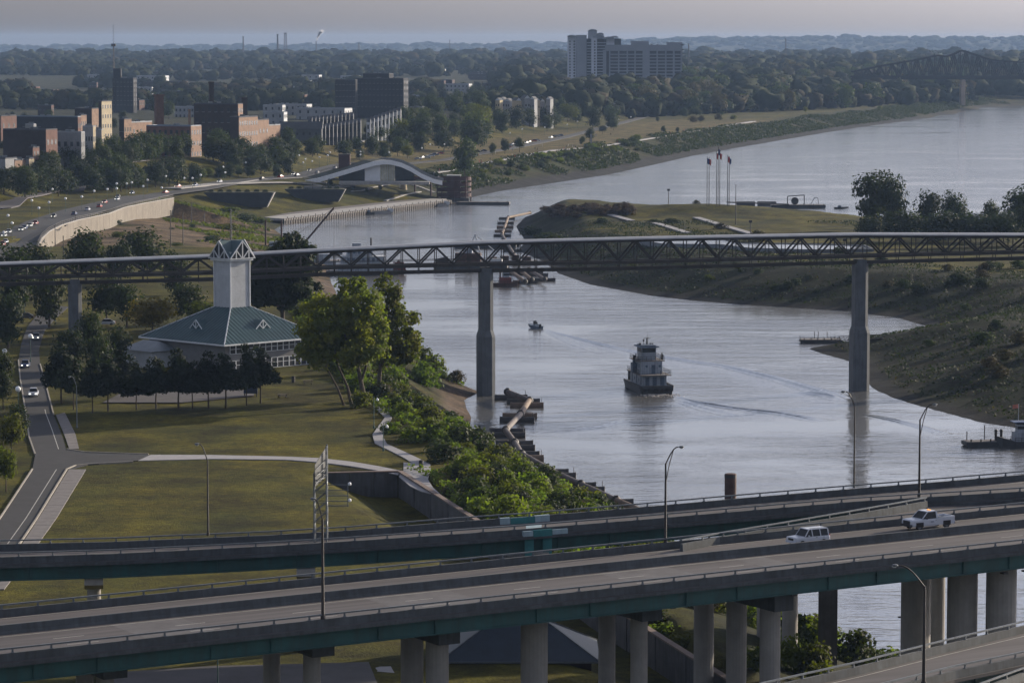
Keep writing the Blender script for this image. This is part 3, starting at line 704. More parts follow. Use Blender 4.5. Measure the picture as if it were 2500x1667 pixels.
# ---------------------------------------------------------------- visitor centre with square tower
vc = PD(567, 760, 673); vc.z = 13.4
vt = thing('visitor_centre', 'visitor centre with tall pale siding tower and spreading green metal roof', 'building', vc, R(45))
SIDE = mat('pale_siding', (.42, .44, .47), .7, .1, .6, streak=.08); GREENR = mat('green_metal_roof', (.04, .078, .088), .45, .18, .35)
TRIMW = mat('white_trim', (.6, .62, .65), .6, .1, 1.0)
RB_ = 15.6; ez = 6.2
MB().box((0, 0, 3.1), (24.2, 24.2, 6.6)).build('wall', mat('cream_wall', (.15, .15, .155), .8, .12, .5), vt)
roof = MB().add([(-13.6, -13.6, ez), (13.6, -13.6, ez), (13.6, 13.6, ez), (-13.6, 13.6, ez), (-2.6, -2.6, 12.4), (2.6, -2.6, 12.4), (2.6, 2.6, 12.4), (-2.6, 2.6, 12.4)],
        [(0, 1, 5, 4), (1, 2, 6, 5), (2, 3, 7, 6), (3, 0, 4, 7), (3, 2, 1, 0)]).build('roof', GREENR, vt)
seam = MB()
for f in range(4):
    ca, sa = math.cos(f * math.pi / 2), math.sin(f * math.pi / 2)
    for i in range(27):
        u = -13 + i; top_ = min(1.0, (13.6 - abs(u)) / 11.0); y0, z0 = -13.6, ez; y1, z1 = -13.6 + 11 * top_, ez + 6.2 * top_
        a = (u * ca - y0 * sa, u * sa + y0 * ca, z0 + .05); b = (u * ca - y1 * sa, u * sa + y1 * ca, z1 + .05); seam.beam(a, b, .06, .1)
seam.build('standing_seam', GREENR, roof)
for i in range(4):
    a = math.pi / 2 * i + math.pi / 4; r0, r1 = 13.6 * 1.4142, 2.6 * 1.4142
    MB().beam((r0 * math.cos(a), r0 * math.sin(a), ez + .05), (r1 * math.cos(a), r1 * math.sin(a), 12.45), .22, .16).build('hip_cap', TRIMW, roof)
for f in (0, 1, 3):
    ca, sa = math.cos(f * math.pi / 2), math.sin(f * math.pi / 2); rt = lambda x, y, z: (x * ca - y * sa, x * sa + y * ca, z)
    MB().beam(rt(-13.6, -13.62, ez - .1), rt(13.6, -13.62, ez - .1), .12, .3).build('gutter', TRIMW, roof)
    # dormer with an open timber gable
    d0, zz = -9.6, ez + 2.25
    dm = MB().add([rt(-1.9, d0, zz), rt(1.9, d0, zz), rt(0, d0, zz + 1.75), rt(0, d0 + 3.1, zz + 1.75)], [(0, 1, 2), (0, 2, 3), (1, 3, 2)]).build('dormer', GREENR, roof)
    ww = MB()
    for a, b in (((-1.95, d0 - .06, zz - .05), (0, d0 - .06, zz + 1.8)), ((1.95, d0 - .06, zz - .05), (0, d0 - .06, zz + 1.8)), ((0, d0 - .06, zz), (0, d0 - .06, zz + 1.8)), ((0, d0 - .06, zz), (-.95, d0 - .06, zz + .9)), ((0, d0 - .06, zz), (.95, d0 - .06, zz + .9))):
        ww.beam(rt(*a), rt(*b), .16, .14)
    ww.build('gable_truss', TRIMW, vt)
# window rows on the side that faces the river
for f in (0, 1):
    ca, sa = math.cos(f * math.pi / 2), math.sin(f * math.pi / 2)
    for z0, h in ((4.1, 1.7), (.7, 2.0)):
        for i in range(14):
            u = -10.2 + i * 1.57
            fr = MB(); 
            def q(x, y, z): return (x * ca - y * sa, x * sa + y * ca, z)
            w = MB().box(q(u, -12.14, z0 + h / 2), (1.4 if f % 2 == 0 else .1, .1 if f % 2 == 0 else 1.4, h)).build('window', GLASS, vt)
            m = MB()
            for dx in (-.72, .72): m.beam(q(u + dx, -12.2, z0), q(u + dx, -12.2, z0 + h), .1, .1)
            for zz in (z0, z0 + h * .55, z0 + h): m.beam(q(u - .72, -12.2, zz), q(u + .72, -12.2, zz), .09, .09)
            m.build('frame', TRIMW, w)
# tower shaft of siding panels in three bands
tw = 2.5
MB().box((0, 0, 15.0), (5.0, 5.0, 17.5)).build('tower_core', SIDE, vt)
for f in range(4):
    ca, sa = math.cos(f * math.pi / 2), math.sin(f * math.pi / 2)
    for k in range(3):
        z0 = 11.6 + k * 3.55; 
        for i in range(7):
            zz = z0 + .25 + i * .5; c = (0 * ca + (2.53) * sa, -2.53 * ca, zz)
            MB().box(c, (4.8 if f % 2 == 0 else .07, .07 if f % 2 == 0 else 4.8, .47)).build('siding_board', SIDE, vt)
    a = math.pi / 2 * f + math.pi / 4; r = 2.56 * 1.4142
    MB().box((r * math.cos(a), r * math.sin(a), 16.6), (.26, .26, 10.6)).build('corner_board', TRIMW, vt)
# tower cap: four gables with white trusses
ez2 = 22.3; pk = 26.0; e = 3.35
MB().box((0, 0, 22.1), (6.2, 6.2, .5)).build('tower_cornice', TRIMW, vt)
cap = MB()
for f in range(4):
    ca, sa = math.cos(f * math.pi / 2), math.sin(f * math.pi / 2); rt = lambda x, y, z: (x * ca - y * sa, x * sa + y * ca, z)
    cap.add([rt(-e, -e, ez2), rt(0, -e, pk), rt(e, -e, ez2), rt(0, 0, pk)], [(0, 1, 3), (1, 2, 3)])
    MB().add([rt(-e + .3, -e + .25, ez2), rt(0, -e + .25, pk - .35), rt(e - .3, -e + .25, ez2)], [(0, 2, 1)]).build('gable_wall', mat('gable_dark', (.05, .055, .06), .9), vt)  # dark grey infill behind the truss
    g = MB()
    for a, b in (((-e, -e, ez2), (0, -e, pk)), ((e, -e, ez2), (0, -e, pk)), ((-e, -e, ez2 + .1), (e, -e, ez2 + .1)), ((0, -e, ez2), (0, -e, pk)), ((0, -e, ez2), (-e * .5, -e, (ez2 + pk) / 2)), ((0, -e, ez2), (e * .5, -e, (ez2 + pk) / 2)), ((-e * .5, -e, ez2), (-e * .5, -e, (ez2 + pk) / 2)), ((e * .5, -e, ez2), (e * .5, -e, (ez2 + pk) / 2))):
        a = (a[0], a[1] - .04, a[2]); b = (b[0], b[1] - .04, b[2]); g.beam(rt(*a), rt(*b), .2, .16)
    g.build('gable_truss', TRIMW, vt)
cap.build('tower_roof', GREENR, vt)
MB().tube((0, 0, pk - .1), (0, 0, pk + 6.4), .07, .03, 6).build('mast', STEEL_G, vt)
# low wing with pale roof, terrace with railing
MB().box((-14.5, 8.5, 2.0), (7, 9, 4.0)).build('wing', SIDE, vt)
MB().add([(-18.6, 3.4, 4.0), (-10.6, 3.4, 4.0), (-10.6, 13.6, 4.0), (-18.6, 13.6, 4.0), (-14.5, 6, 5.8), (-14.5, 11, 5.8)], [(0, 1, 4), (1, 2, 5, 4), (2, 3, 5), (3, 0, 4, 5), (3, 2, 1, 0)]).build('wing_roof', mat('pale_metal_roof', (.18, .2, .22), .5, .12, .6), vt)
MB().box((15.2, -2.0, .35), (5.6, 24, .7)).build('terrace', CONC_L, vt)
rl = MB()
for i in range(25): rl.beam((17.9, -13.6 + i, .7), (17.9, -13.6 + i, 1.7), .07, .07)
rl.beam((17.9, -14, 1.72), (17.9, 10, 1.72), .08, .08); rl.beam((17.9, -14, 1.2), (17.9, 10, 1.2), .05, .05)
rl.build('railing', TRIMW, vt)

# ---------------------------------------------------------------- lamp posts
LAMPG = mat('lamp_glass', (.82, .84, .86), .25, .05, 1)
def cobra(name, label, base, h, armdir, arm=3.2, r=.13, truss=True, group=None, mat_=STEEL_D):
    t = thing(name, label, 'lamp post', base, 0, group)
    MB().lathe([(r * 1.6, 0), (r * 1.6, .35), (r * 1.15, .36), (r * .7, h)], (0, 0, 0), 8).build('pole', mat_, t)
    a = Vector((math.cos(armdir), math.sin(armdir), 0)); pts = [Vector((0, 0, h - .1)) + a * (arm * f) + Vector((0, 0, 1.75 * math.sin(f * 1.75))) for f in (0, .2, .4, .6, .8, .95)]
    MB().path(pts, .065, 6).build('arm', mat_, t)
    if truss:
        MB().path([Vector((0, 0, h - 2.2)), Vector((0, 0, h - .4)) + a * arm * .28 + Vector((0, 0, .3)), pts[3]], .05, 5).build('brace', mat_, t)
    e = pts[-1]; hd = MB(); hd.ball(e + a * .35, .3, 8, 5, .42); o = hd.build('lamp_head', STEEL_G, t)
    MB().ball(e + a * .38 + Vector((0, 0, -.1)), .2, 8, 4, .5).build('lens', LAMPG, o)
    return t
def on_near(px, o, dz=0.0): return nb(t_at(px, o), o, dz)
b = on_near(1628, -.1, .72); cobra('lamp_post', 'tall lamp post rising where the merge wedge leaves the main highway', b, 8.3, R(20), 1.5)
b = P(2244, 1214, 28.0); cobra('lamp_post', 'tall lamp post at the point where ramp and highway part', b, 9.0, R(20), 1.6)
b = P(2085, 1190, 27.8); t2 = cobra('lamp_post', 'slender twin headed lamp post on the far ramp over the water', b, 9.6, R(150), 1.2, .1, False)
b = on_near(783, W_, .72); cobra('lamp_post', 'dark lamp post on the highway parapet beside the sign gantry', b, 9.2, R(120), 1.6, .14, False)
b = P(508, 1307, 26.2); cobra('lamp_post', 'lamp post on the far ramp in front of the near lawn', b, 8.3, R(140), 1.3, .1, False)
b = P(2255, 1672, 25); cobra('lamp_post', 'lamp post standing on the low curving ramp', b, 8.6, R(160), 2.4, .14, False)
b = G(188, 1044); cobra('lamp_post', 'grey lamp post at the edge of the lawn by the sidewalk', b, 7.2, R(200), .9, .1, False, None, STEEL_G)
def globe(name, label, base, h=4.2, group=None, arm=False):
    t = thing(name, label, 'lamp post', base, 0, group)
    MB().lathe([(.16, 0), (.16, .4), (.07, .45), (.05, h)], (0, 0, 0), 8).build('pole', mat('green_pole', (.03, .08, .075), .6, .2, 2), t)
    if arm:
        MB().path([(0, 0, h - .1), (.3, 0, h + .1), (.6, 0, h - .1), (.6, 0, h - .4)], .04, 5).build('arm', STEEL_D, t); MB().lathe([(.05, .3), (.24, 0), (.2, -.18), (.05, -.24)], (.6, 0, h - .6), 8).build('lantern', LAMPG, t)
    else:
        MB().ball((0, 0, h + .28), .3, 10, 6).build('globe', LAMPG, t); MB().lathe([(.14, 0), (.1, .1)], (0, 0, h - .03), 8).build('fitter', STEEL_D, t)
    return t
globe('path_lamp', 'green path lamp with hanging lantern at the bend of the riverside walk', G(936, 1101), 4.6, None, True)
globe('path_lamp', 'path lamp with hanging lantern under the big riverside trees', G(913, 1046), 5.6, None, True)
globe('globe_lamp', 'white globe lamp on a thin pole under the highway', G(532, 1690, 13.9), 4.6)

# ---------------------------------------------------------------- sign gantry on the far ramp
gb = P(785, 1322, RZ(785))
sg = thing('sign_gantry', 'lattice steel sign gantry standing on the far ramp', 'gantry', gb)
hh = 10.6
for dx, dy in ((-.75, -.6), (.6, -.6), (-.75, .9), (.6, .9)): MB().tube((dx, dy, -.2), (dx, dy, hh if dx > 0 else 7.6), .09, n=8).build('leg', STEEL_G, sg)
br = MB()
for i in range(7):
    z0, z1 = i * 1.1, i * 1.1 + 1.1
    for dy in (-.6, .9):
        br.tube((-.75, dy, z0), (.6, dy, z1), .045, n=5); br.tube((-.75, dy, z1), (.6, dy, z1), .04, n=5)
    for dx in (-.75, .6): br.tube((dx, -.6, z0 if i % 2 else z1), (dx, .9, z1 if i % 2 else z0), .045, n=5)
br.build('lattice', STEEL_G, sg)
MB().box((-.1, .15, -.25), (2.4, 2.6, .5)).build('footing', CONC, sg)
SIGNB = mat('sign_back', (.05, .055, .06), .6, .2, 1)
MB().add([(-.62, -1.0, 6.2), (.5, 1.4, 7.0), (.5, 1.4, 10.3), (-.62, -1.0, 8.6), (-.66, -.98, 6.2), (.46, 1.42, 7.0), (.46, 1.42, 10.3), (-.66, -.98, 8.6)], [(0, 1, 2, 3), (7, 6, 5, 4), (0, 4, 5, 1), (1, 5, 6, 2), (2, 6, 7, 3), (3, 7, 4, 0)]).build('sign_panel', SIGNB, sg)
for i in range(3): MB().tube((-.5, -1.05, 6.6 + i * .75), (.62, 1.35, 7.2 + i * .9), .05, n=5).build('stiffener', STEEL_G, sg)
for z in (4.0, 4.5, 5.1, 5.7, 6.3):
    MB().tube((.5, -.2, z), (3.0, -.2, z), .05, n=6).build('arm', STEEL_G, sg)
for z in (4.6, 6.4):
    o = MB().ball((3.1, -.2, z), .2, 8, 5).build('lamp', LAMPG, sg)
MB().tube((2.9, -.2, 3.9), (2.9, -.2, 6.5), .05, n=6).build('arm_post', STEEL_G, sg)

# ---------------------------------------------------------------- the two white vehicles
CARW = mat('car_white', (.5, .53, .6), .25, .05, .8, spec=.6); TAILR = mat('tail_red', (.35, .03, .03), .3); AMBER = mat('amber', (.7, .3, .05), .3, emit=((1, .45, .1), .6))
HEADL = mat('head_lens', (.7, .72, .75), .15, spec=.8); TRIMK = mat('dark_trim', (.03, .03, .033), .6)
def loft(m, secs):
    """secs: list of (x, [(y, z) ...]) closed outlines, equal counts"""
    n = len(secs[0][1]); vs = []
    for x_, o in secs: vs += [(x_, a, b) for a, b in o]
    fs = [(i * n + k, i * n + (k + 1) % n, (i + 1) * n + (k + 1) % n, (i + 1) * n + k) for i in range(len(secs) - 1) for k in range(n)]
    fs += [tuple(range(n - 1, -1, -1)), tuple(range((len(secs) - 1) * n, len(secs) * n))]
    return m.add(vs, fs)
def sec(w, zb, zs, zt, tw_):  # body section: sill, belt, top
    return [(-w * .94, zb), (-w, zb + .18), (-w, zs - .12), (-w * .97, zs), (-tw_, zt - .06), (-tw_ * .8, zt), (tw_ * .8, zt), (tw_, zt - .06), (w * .97, zs), (w, zs - .12), (w, zb + .18), (w * .94, zb)]
def wheel(t, x_, y_, r=.36):
    w = MB().lathe([(r * .62, -.12), (r * .95, -.12), (r, -.07), (r, .07), (r * .95, .12), (r * .62, .12)], (0, 0, 0), 16)
    w.v = [(x_ + a, y_ + c, r + b) for a, b, c in w.v]; o = w.build('wheel', BLACK, t)
    h = MB().lathe([(.04, -.125), (r * .6, -.128), (r * .6, .128), (.04, .125)], (0, 0, 0), 12); h.v = [(x_ + a, y_ + c, r + b) for a, b, c in h.v]; h.build('rim', STEEL_G, o)
def suv(base, rz):
    t = thing('sport_utility_vehicle', 'white boxy sport utility vehicle on the highway by the median', 'car', base, rz)
    loft(MB(), [(-2.2, sec(.86, .45, .9, .93, .8)), (-2.12, sec(.9, .38, 1.0, 1.03, .84)), (-1.2, sec(.92, .36, 1.02, 1.08, .85)), (2.05, sec(.92, .36, 1.03, 1.08, .86)), (2.18, sec(.88, .42, 1.0, 1.04, .82))]).build('body', CARW, t)
    loft(MB(), [(-.98, [(-.84, 1.05), (-.8, 1.08), (.8, 1.08), (.84, 1.05)]), (-.45, [(-.86, 1.05), (-.72, 1.74), (.72, 1.74), (.86, 1.05)]), (1.95, [(-.86, 1.05), (-.74, 1.76), (.74, 1.76), (.86, 1.05)]), (2.14, [(-.84, 1.05), (-.7, 1.6), (.7, 1.6), (.84, 1.05)])]).build('cabin', GLASS, t)
    MB().box((.72, 0, 1.78), (2.5, 1.5, .08), taper=.96).build('roof', CARW, t)
    for sgn in (-1, 1):
        for x_ in (-.05, .98, 1.98): MB().beam((x_ + .02, sgn * .88, 1.04), (x_ - .06, sgn * .745, 1.76), .1, .06, (0, 1, 0)).build('pillar', CARW, t)
        MB().beam((-.98, sgn * .86, 1.06), (-.45, sgn * .74, 1.76), .09, .07, (0, 1, 0)).build('pillar', CARW, t)
        MB().box((2.17, sgn * .74, .98), (.12, .2, .3)).build('tail_lamp', TAILR, t)
        MB().box((-2.2, sgn * .6, .82), (.06, .26, .18)).build('headlight', HEADL, t)
        MB().box((-.6, sgn * 1.0, 1.12), (.14, .2, .16)).build('mirror', CARW, t)
        for x_ in (-1.35, 1.33):
            wheel(t, x_, sgn * .8); MB().lathe([(.47, -.06), (.52, -.06), (.52, .06), (.47, .06)], (0, 0, 0), 14)
            a = MB()
            for k in range(7):
                q0, q1 = math.pi * k / 7, math.pi * (k + 1) / 7
                a.beam((x_ + .47 * math.cos(q0), sgn * .9, .38 + .47 * math.sin(q0)), (x_ + .47 * math.cos(q1), sgn * .9, .38 + .47 * math.sin(q1)), .12, .1, (0, 1, 0))
            a.build('wheel_arch', CARW, t)
        for x_ in (.45, 1.35): MB().box((x_, sgn * .93, .92), (.2, .03, .04)).build('door_handle', TRIMK, t)
    MB().box((-2.22, 0, .8), (.05, .9, .22)).build('grille', TRIMK, t); MB().box((-2.24, 0, .52), (.14, 1.7, .2)).build('bumper', CARW, t); MB().box((2.22, 0, .55), (.14, 1.7, .22)).build('bumper', CARW, t)
    for s_ in (-1, 1): MB().beam((-.3, s_ * .62, 1.86), (1.8, s_ * .62, 1.86), .04, .04).build('roof_rail', STEEL_G, t)
    return t
def pickup(base, rz):
    t = thing('pickup_truck', 'white single cab pickup truck with amber roof beacon on the highway', 'truck', base, rz)
    loft(MB(), [(-2.85, sec(.9, .5, 1.0, 1.04, .82)), (-2.72, sec(.98, .42, 1.12, 1.16, .9)), (-1.4, sec(1.0, .4, 1.16, 1.24, .9)), (.55, sec(1.0, .4, 1.18, 1.22, .92))]).build('body', CARW, t)
    loft(MB(), [(-1.45, [(-.9, 1.2), (-.86, 1.23), (.86, 1.23), (.9, 1.2)]), (-.7, [(-.92, 1.2), (-.76, 1.9), (.76, 1.9), (.92, 1.2)]), (.42, [(-.92, 1.2), (-.78, 1.92), (.78, 1.92), (.92, 1.2)]), (.58, [(-.9, 1.2), (-.74, 1.8), (.74, 1.8), (.9, 1.2)])]).build('cabin', GLASS, t)
    MB().box((-.14, 0, 1.94), (1.25, 1.56, .09), taper=.95).build('roof', CARW, t)
    MB().box((.1, 0, 2.03), (.16, .5, .1)).build('beacon', AMBER, t)
    bed = MB(); bed.box((1.72, 0, .72), (2.3, 1.96, .5))
    for s_ in (-1, 1): bed.box((1.72, s_ * .93, 1.12), (2.3, .12, .34))
    bed.box((2.83, 0, 1.1), (.1, 1.9, .4)); bed.box((.64, 0, 1.12), (.12, 1.9, .34)); bed.build('load_bed', CARW, t)
    MB().box((.98, 0, 1.26), (.5, 1.8, .16)).build('tool_box', STEEL_G, t)
    for s_ in (-1, 1):
        MB().beam((-1.45, s_ * .9, 1.22), (-.7, s_ * .78, 1.9), .1, .07, (0, 1, 0)).build('pillar', CARW, t)
        MB().beam((.52, s_ * .92, 1.2), (.48, s_ * .78, 1.92), .2, .07, (0, 1, 0)).build('pillar', CARW, t)
        MB().box((2.88, s_ * .85, 1.05), (.08, .18, .36)).build('tail_lamp', TAILR, t)
        MB().box((-2.84, s_ * .72, .9), (.06, .3, .2)).build('headlight', HEADL, t)
        MB().box((-1.0, s_ * 1.1, 1.3), (.12, .22, .22)).build('mirror', TRIMK, t)
        MB().box((.32, s_ * 1.01, 1.02), (.18, .03, .05)).build('door_handle', TRIMK, t)
        MB().box((-.2, s_ * 1.012, .86), (.42, .012, .12)).build('door_emblem', mat('emblem_grey', (.18, .2, .26), .5), t)
        for x_ in (-1.85, 1.82): 
            wheel(t, x_, s_ * .86, .4)
            MB().lathe([(.02, 0)], (0, 0, 0), 3)
            MB().box((x_, s_ * .985, .62), (1.0, .05, .5)).build('wheel_well', BLACK, t)
    MB().box((-2.9, 0, .85), (.08, 1.1, .4)).build('grille', TRIMK, t); MB().box((-2.94, 0, .55), (.16, 1.9, .26)).build('bumper', TRIMK, t); MB().box((2.92, 0, .55), (.16, 1.8, .24)).build('bumper', TRIMK, t)
    return t
ang = math.atan2(U.y, U.x)
suv(on_near(1980, 5.9, .008), ang); pickup(on_near(2275, 3.4, .008), ang)
# ================================================================ boats
HULLD = mat('dark_hull', (.03, .032, .036), .6, .3, .6); BOATW = mat('boat_white', (.3, .34, .4), .6, .2, .6, streak=.45); BOATB = mat('boat_blue', (.08, .11, .16), .6, .25, .8)
REDP = mat('red_paint', (.14, .035, .03), .6, .25, .8); DECKM = mat('steel_deck', (.12, .11, .11), .8, .3, .8)
def rail(parent, pts, h=1.0, step=1.2, name='railing', m=None, r=.035):
    b = MB(); pts = [Vector(p) for p in pts]
    for a, c in zip(pts[:-1], pts[1:]):
        n = max(1, int((c - a).length / step))
        for i in range(n + 1): q = a.lerp(c, i / n); b.beam(q, q + Vector((0, 0, h)), r * 2, r * 2)
        for z in (h, h * .5): b.beam(a + Vector((0, 0, z)), c + Vector((0, 0, z)), r * 2, r * 2)
    return b.build(name, m or STEEL_D, parent)
tb_c = P(1603, 961, 0)
tb = thing('towboat', 'white towboat with tall wheelhouse steaming up the middle of the harbour', 'boat', tb_c, R(101))
# hull: x forward
hull = MB(); secs = []
for x_, w, zb in ((-1.0, 3.6, -.6), (0, 3.9, -.8), (4, 4.0, -1), (13, 4.0, -1), (17, 3.7, -.8), (18.5, 3.2, -.2)):
    secs.append((x_, [(-w * .9, zb), (-w, 1.25), (-w, 1.5), (w, 1.5), (w, 1.25), (w * .9, zb)]))
loft(hull, secs).build('hull', HULLD, tb)
gun = MB()
for s in (-1, 1): gun.sweep([(-.12, -.1), (.12, -.1), (.12, .55), (-.12, .55)], [(-1.0, s * 3.6, 1.35), (0, s * 3.9, 1.35), (13, s * 4.0, 1.35), (17, s * 3.7, 1.35)])
gun.sweep([(-.15, -.2), (.15, -.2), (.15, .6), (-.15, .6)], [(-1.05, 3.6, 1.35), (-1.05, -3.6, 1.35)]); gun.build('bulwark', HULLD, tb)
for i in range(7):
    y_ = -3.2 + i * 1.05; MB().lathe([(.2, -.2), (.42, -.16), (.42, .16), (.2, .2)], (0, 0, 0), 10)
    t_ = MB().lathe([(.2, -.16), (.42, -.13), (.42, .13), (.2, .16)], (0, 0, 0), 10); t_.v = [(-1.25 + c, y_ + a, 1.0 + b) for a, b, c in t_.v]; t_.build('tyre_fender', BLACK, tb)
dh = MB().box((8.2, 0, 2.75), (12.4, 5.6, 2.5)).build('deckhouse', BOATW, tb)
MB().box((7.6, 0, 4.07), (14.2, 7.2, .16)).build('upper_deck', DECKM, tb)
for s in (-1, 1):
    for i in range(5): MB().box((3.6 + i * 2.2, s * 2.83, 2.7), (.7 if i % 2 else .9, .06, 1.9 if i % 2 == 0 else .7)).build('door' if i % 2 == 0 else 'window', BOATB, dh)
for y_ in (-1.8, 0, 1.7): MB().box((1.96, y_, 2.6), (.06, .95, 2.0)).build('door', BOATB, dh)
h2 = MB().box((8.4, .2, 5.5), (8.6, 5.0, 2.8)).build('second_deckhouse', BOATW, tb)
for y_ in (-1.9, 1.2): 
    pt = MB().lathe([(.3, 0), (.3, .08)], (0, 0, 0), 12); pt.v = [(4.06 - c, y_ + .2 + a, 5.9 + b) for a, b, c in pt.v]; pt.build('porthole', BOATB, h2)
MB().box((4.07, -.2, 5.2), (.06, .9, 2.0)).build('door', BOATB, h2)
for s in (-1, 1):
    for x_ in (6, 8, 10, 12): MB().box((x_, .2 + s * 2.53, 5.9), (.7, .06, .8)).build('window', BOATB, h2)
MB().box((8.6, .2, 7.0), (8.2, 6.4, .16)).build('bridge_deck', DECKM, tb)
wh = MB().box((8.8, .3, 8.55), (4.6, 3.3, 3.0), taper=1.03).build('wheelhouse', BOATW, tb)
MB().box((6.44, .3, 9.3), (.08, 3.1, .85)).build('window', GLASS, wh)
for s in (-1, 1): MB().box((8.8, .3 + s * 1.7, 9.3), (4.2, .08, .85)).build('window', GLASS, wh)
MB().box((8.8, .3, 10.12), (6.2, 4.7, .26), taper=.92).box((8.8, .3, 10.36), (4.6, 3.4, .24)).build('wheelhouse_roof', BOATB, tb)
mast = MB().beam((8.6, .3, 10.4), (8.6, .3, 12.0), .22, .22).beam((8.6, -.6, 11.9), (8.6, 1.1, 11.9), .12, .12).tube((9.3, -.1, 10.4), (9.3, -.1, 13.3), .07, .03, 6).tube((8.0, 1.2, 10.4), (8.0, 1.2, 11.4), .05, n=6).ball((8.0, 1.2, 11.5), .24, 8, 5)
for y_ in (-1.1, -.6, 1.7, 2.0): mast.tube((8.9, y_, 10.4), (8.9, y_, 10.8), .16, n=8)
mast.build('mast', STEEL_D, tb)
rail(tb, [(4.6, -2.9, 7.08), (4.6, 3.3, 7.08), (12.6, 3.3, 7.08)], 1.0, 1.0); rail(tb, [(4.6, -2.9, 7.08), (12.6, -2.9, 7.08)], 1.0, 1.0)
rail(tb, [(.6, -3.5, 4.15), (.6, -1, 4.15)], 1.0); rail(tb, [(.6, -3.5, 4.15), (14.5, -3.5, 4.15)], 1.0); rail(tb, [(2.5, 3.5, 4.15), (14.5, 3.5, 4.15)], 1.0)
for s in (-1, 1): MB().box((6.8, s * 3.05 + .2, 8.2), (.5, .14, 1.0)).box((7.6, s * 3.3 + .2, 7.6), (.7, .5, 1.2)).build('searchlight', STEEL_D, tb)
for s in (1,): MB().box((9.2, 3.15, 5.2), (2.2, 1.1, 2.2)).tube((9.2, 3.15, 6.2), (9.2, 3.15, 6.9), .28).build('exhaust_stack', BOATB, tb)
for s in (-1, 1): MB().box((18.7, s * 1.9, 2.2), (.5, .9, 3.2)).build('push_knee', HULLD, tb)
# foam boiling at her stern
FOAM = mat('foam', (.55, .5, .46), .7, .3, 2.0)
fv = []; ff = []
fm = MB()
r2 = random.Random(3)
for i in range(150):
    u = r2.random(); x_ = -1.6 - 6 * u * u; y_ = r2.gauss(0, 1.5 + .9 * u); s = r2.uniform(.12, .4) * (1 - .6 * u); fm.ball((x_, y_, .02), s, 6, 3, .35)
fo = fm.build('stern_foam', FOAM); fo.location = tb_c; fo.rotation_euler = (0, 0, R(101)); tag(fo, 'brown white foam churned up behind the towboat stern', kind='stuff')

sm_c = P(1318, 803, 0)
so = thing('motorboat', 'small dark open motorboat speeding away and trailing a long wake', 'boat', sm_c, R(118))
loft(MB(), [(0, [(-1.0, 0), (-1.1, .75), (1.1, .75), (1.0, 0)]), (3.5, [(-1.0, .0), (-1.15, .9), (1.15, .9), (1.0, .0)]), (5.6, [(-.5, .3), (-.7, 1.05), (.7, 1.05), (.5, .3)]), (6.4, [(-.05, .7), (-.1, 1.15), (.1, 1.15), (.05, .7)])]).build('hull', BOATB, so)
MB().box((2.6, 0, 1.35), (1.0, .8, .9)).build('console', HULLD, so); MB().add([(3.1, -.5, 1.5), (3.1, .5, 1.5), (2.9, .5, 2.1), (2.9, -.5, 2.1), (3.05, -.5, 1.5), (3.05, .5, 1.5), (2.85, .5, 2.1), (2.85, -.5, 2.1)], [(0, 1, 2, 3), (7, 6, 5, 4), (0, 4, 5, 1), (1, 5, 6, 2), (2, 6, 7, 3), (3, 7, 4, 0)]).build('windscreen', GLASS, so)
MB().box((-.2, 0, .9), (.45, .4, 1.0)).build('outboard_motor', BLACK, so); MB().box((1.6, 0, 1.0), (.5, 1.5, .5)).build('seat', BOATW, so)

# wakes: real low ridges on the water
def ridge(pts, w0, w1, h0, h1, waves=1, name='wake', label='low wake ridges spreading over the harbour water'):
    pts = [P(a, b, 0) for a, b in pts]; q = []
    for a, b in zip(pts[:-1], pts[1:]):
        n = max(2, int((b - a).length / 4))
        for i in range(n): q.append(a.lerp(b, i / n))
    q.append(pts[-1]); m = MB(); K = 6 * waves; vs = []; N_ = len(q)
    for i, p in enumerate(q):
        f = i / (N_ - 1); d = (q[min(i + 1, N_ - 1)] - q[max(i - 1, 0)]).normalized(); s = Vector((d.y, -d.x, 0)); w = lerp(w0, w1, f); h = 1.9 * lerp(h0, h1, f) * (.75 + .5 * noise.noise(Vector((i * .35, w0, 0)))) * min(1, 4 * f, 6 * (1 - f) + .0)
        for k in range(K + 1):
            u = k / K; vs.append(p + s * ((u - .5) * w) + Vector((0, 0, .012 + h * .5 * (1 - math.cos(2 * math.pi * u * waves)) * math.sin(math.pi * u))))
    fs = [(i * (K + 1) + k, i * (K + 1) + k + 1, (i + 1) * (K + 1) + k + 1, (i + 1) * (K + 1) + k) for i in range(N_ - 1) for k in range(K)]
    o = m.add(vs, fs).build(name, WATER, smooth=True); tag(o, label, kind='stuff'); return o
ridge([(1319, 802), (1350, 811), (1395, 822), (1470, 841), (1560, 861), (1700, 884), (1860, 905)], 1.6, 5, .3, .2, 2)
ridge([(1600, 868), (1760, 892), (1900, 925), (2000, 955), (2070, 978)], 3, 8, .15, .38, 3)
ridge([(1325, 806), (1400, 838), (1480, 862)], 1.5, 5, .2, .08, 2)
ridge([(2120, 1012), (2180, 1025), (2240, 1040), (2310, 1060)], 3, 4, .25, .15, 2)
ridge([(1645, 966), (1710, 985), (1800, 997), (1900, 1008), (2010, 1028)], 2, 6, .3, .22, 3)
ridge([(1650, 975), (1730, 998), (1810, 1014)], 3, 8, .25, .1, 3)
ridge([(1300, 1056), (1400, 1050), (1470, 1040), (1530, 1022)], 3, 3, .14, .1, 2)
ridge([(1537, 950), (1523, 952)], 1, 1, .3, .2, 1)
ridge([(2050, 905 + 65), (2000, 962), (1960, 955)], 4, 7, .35, .3, 3)

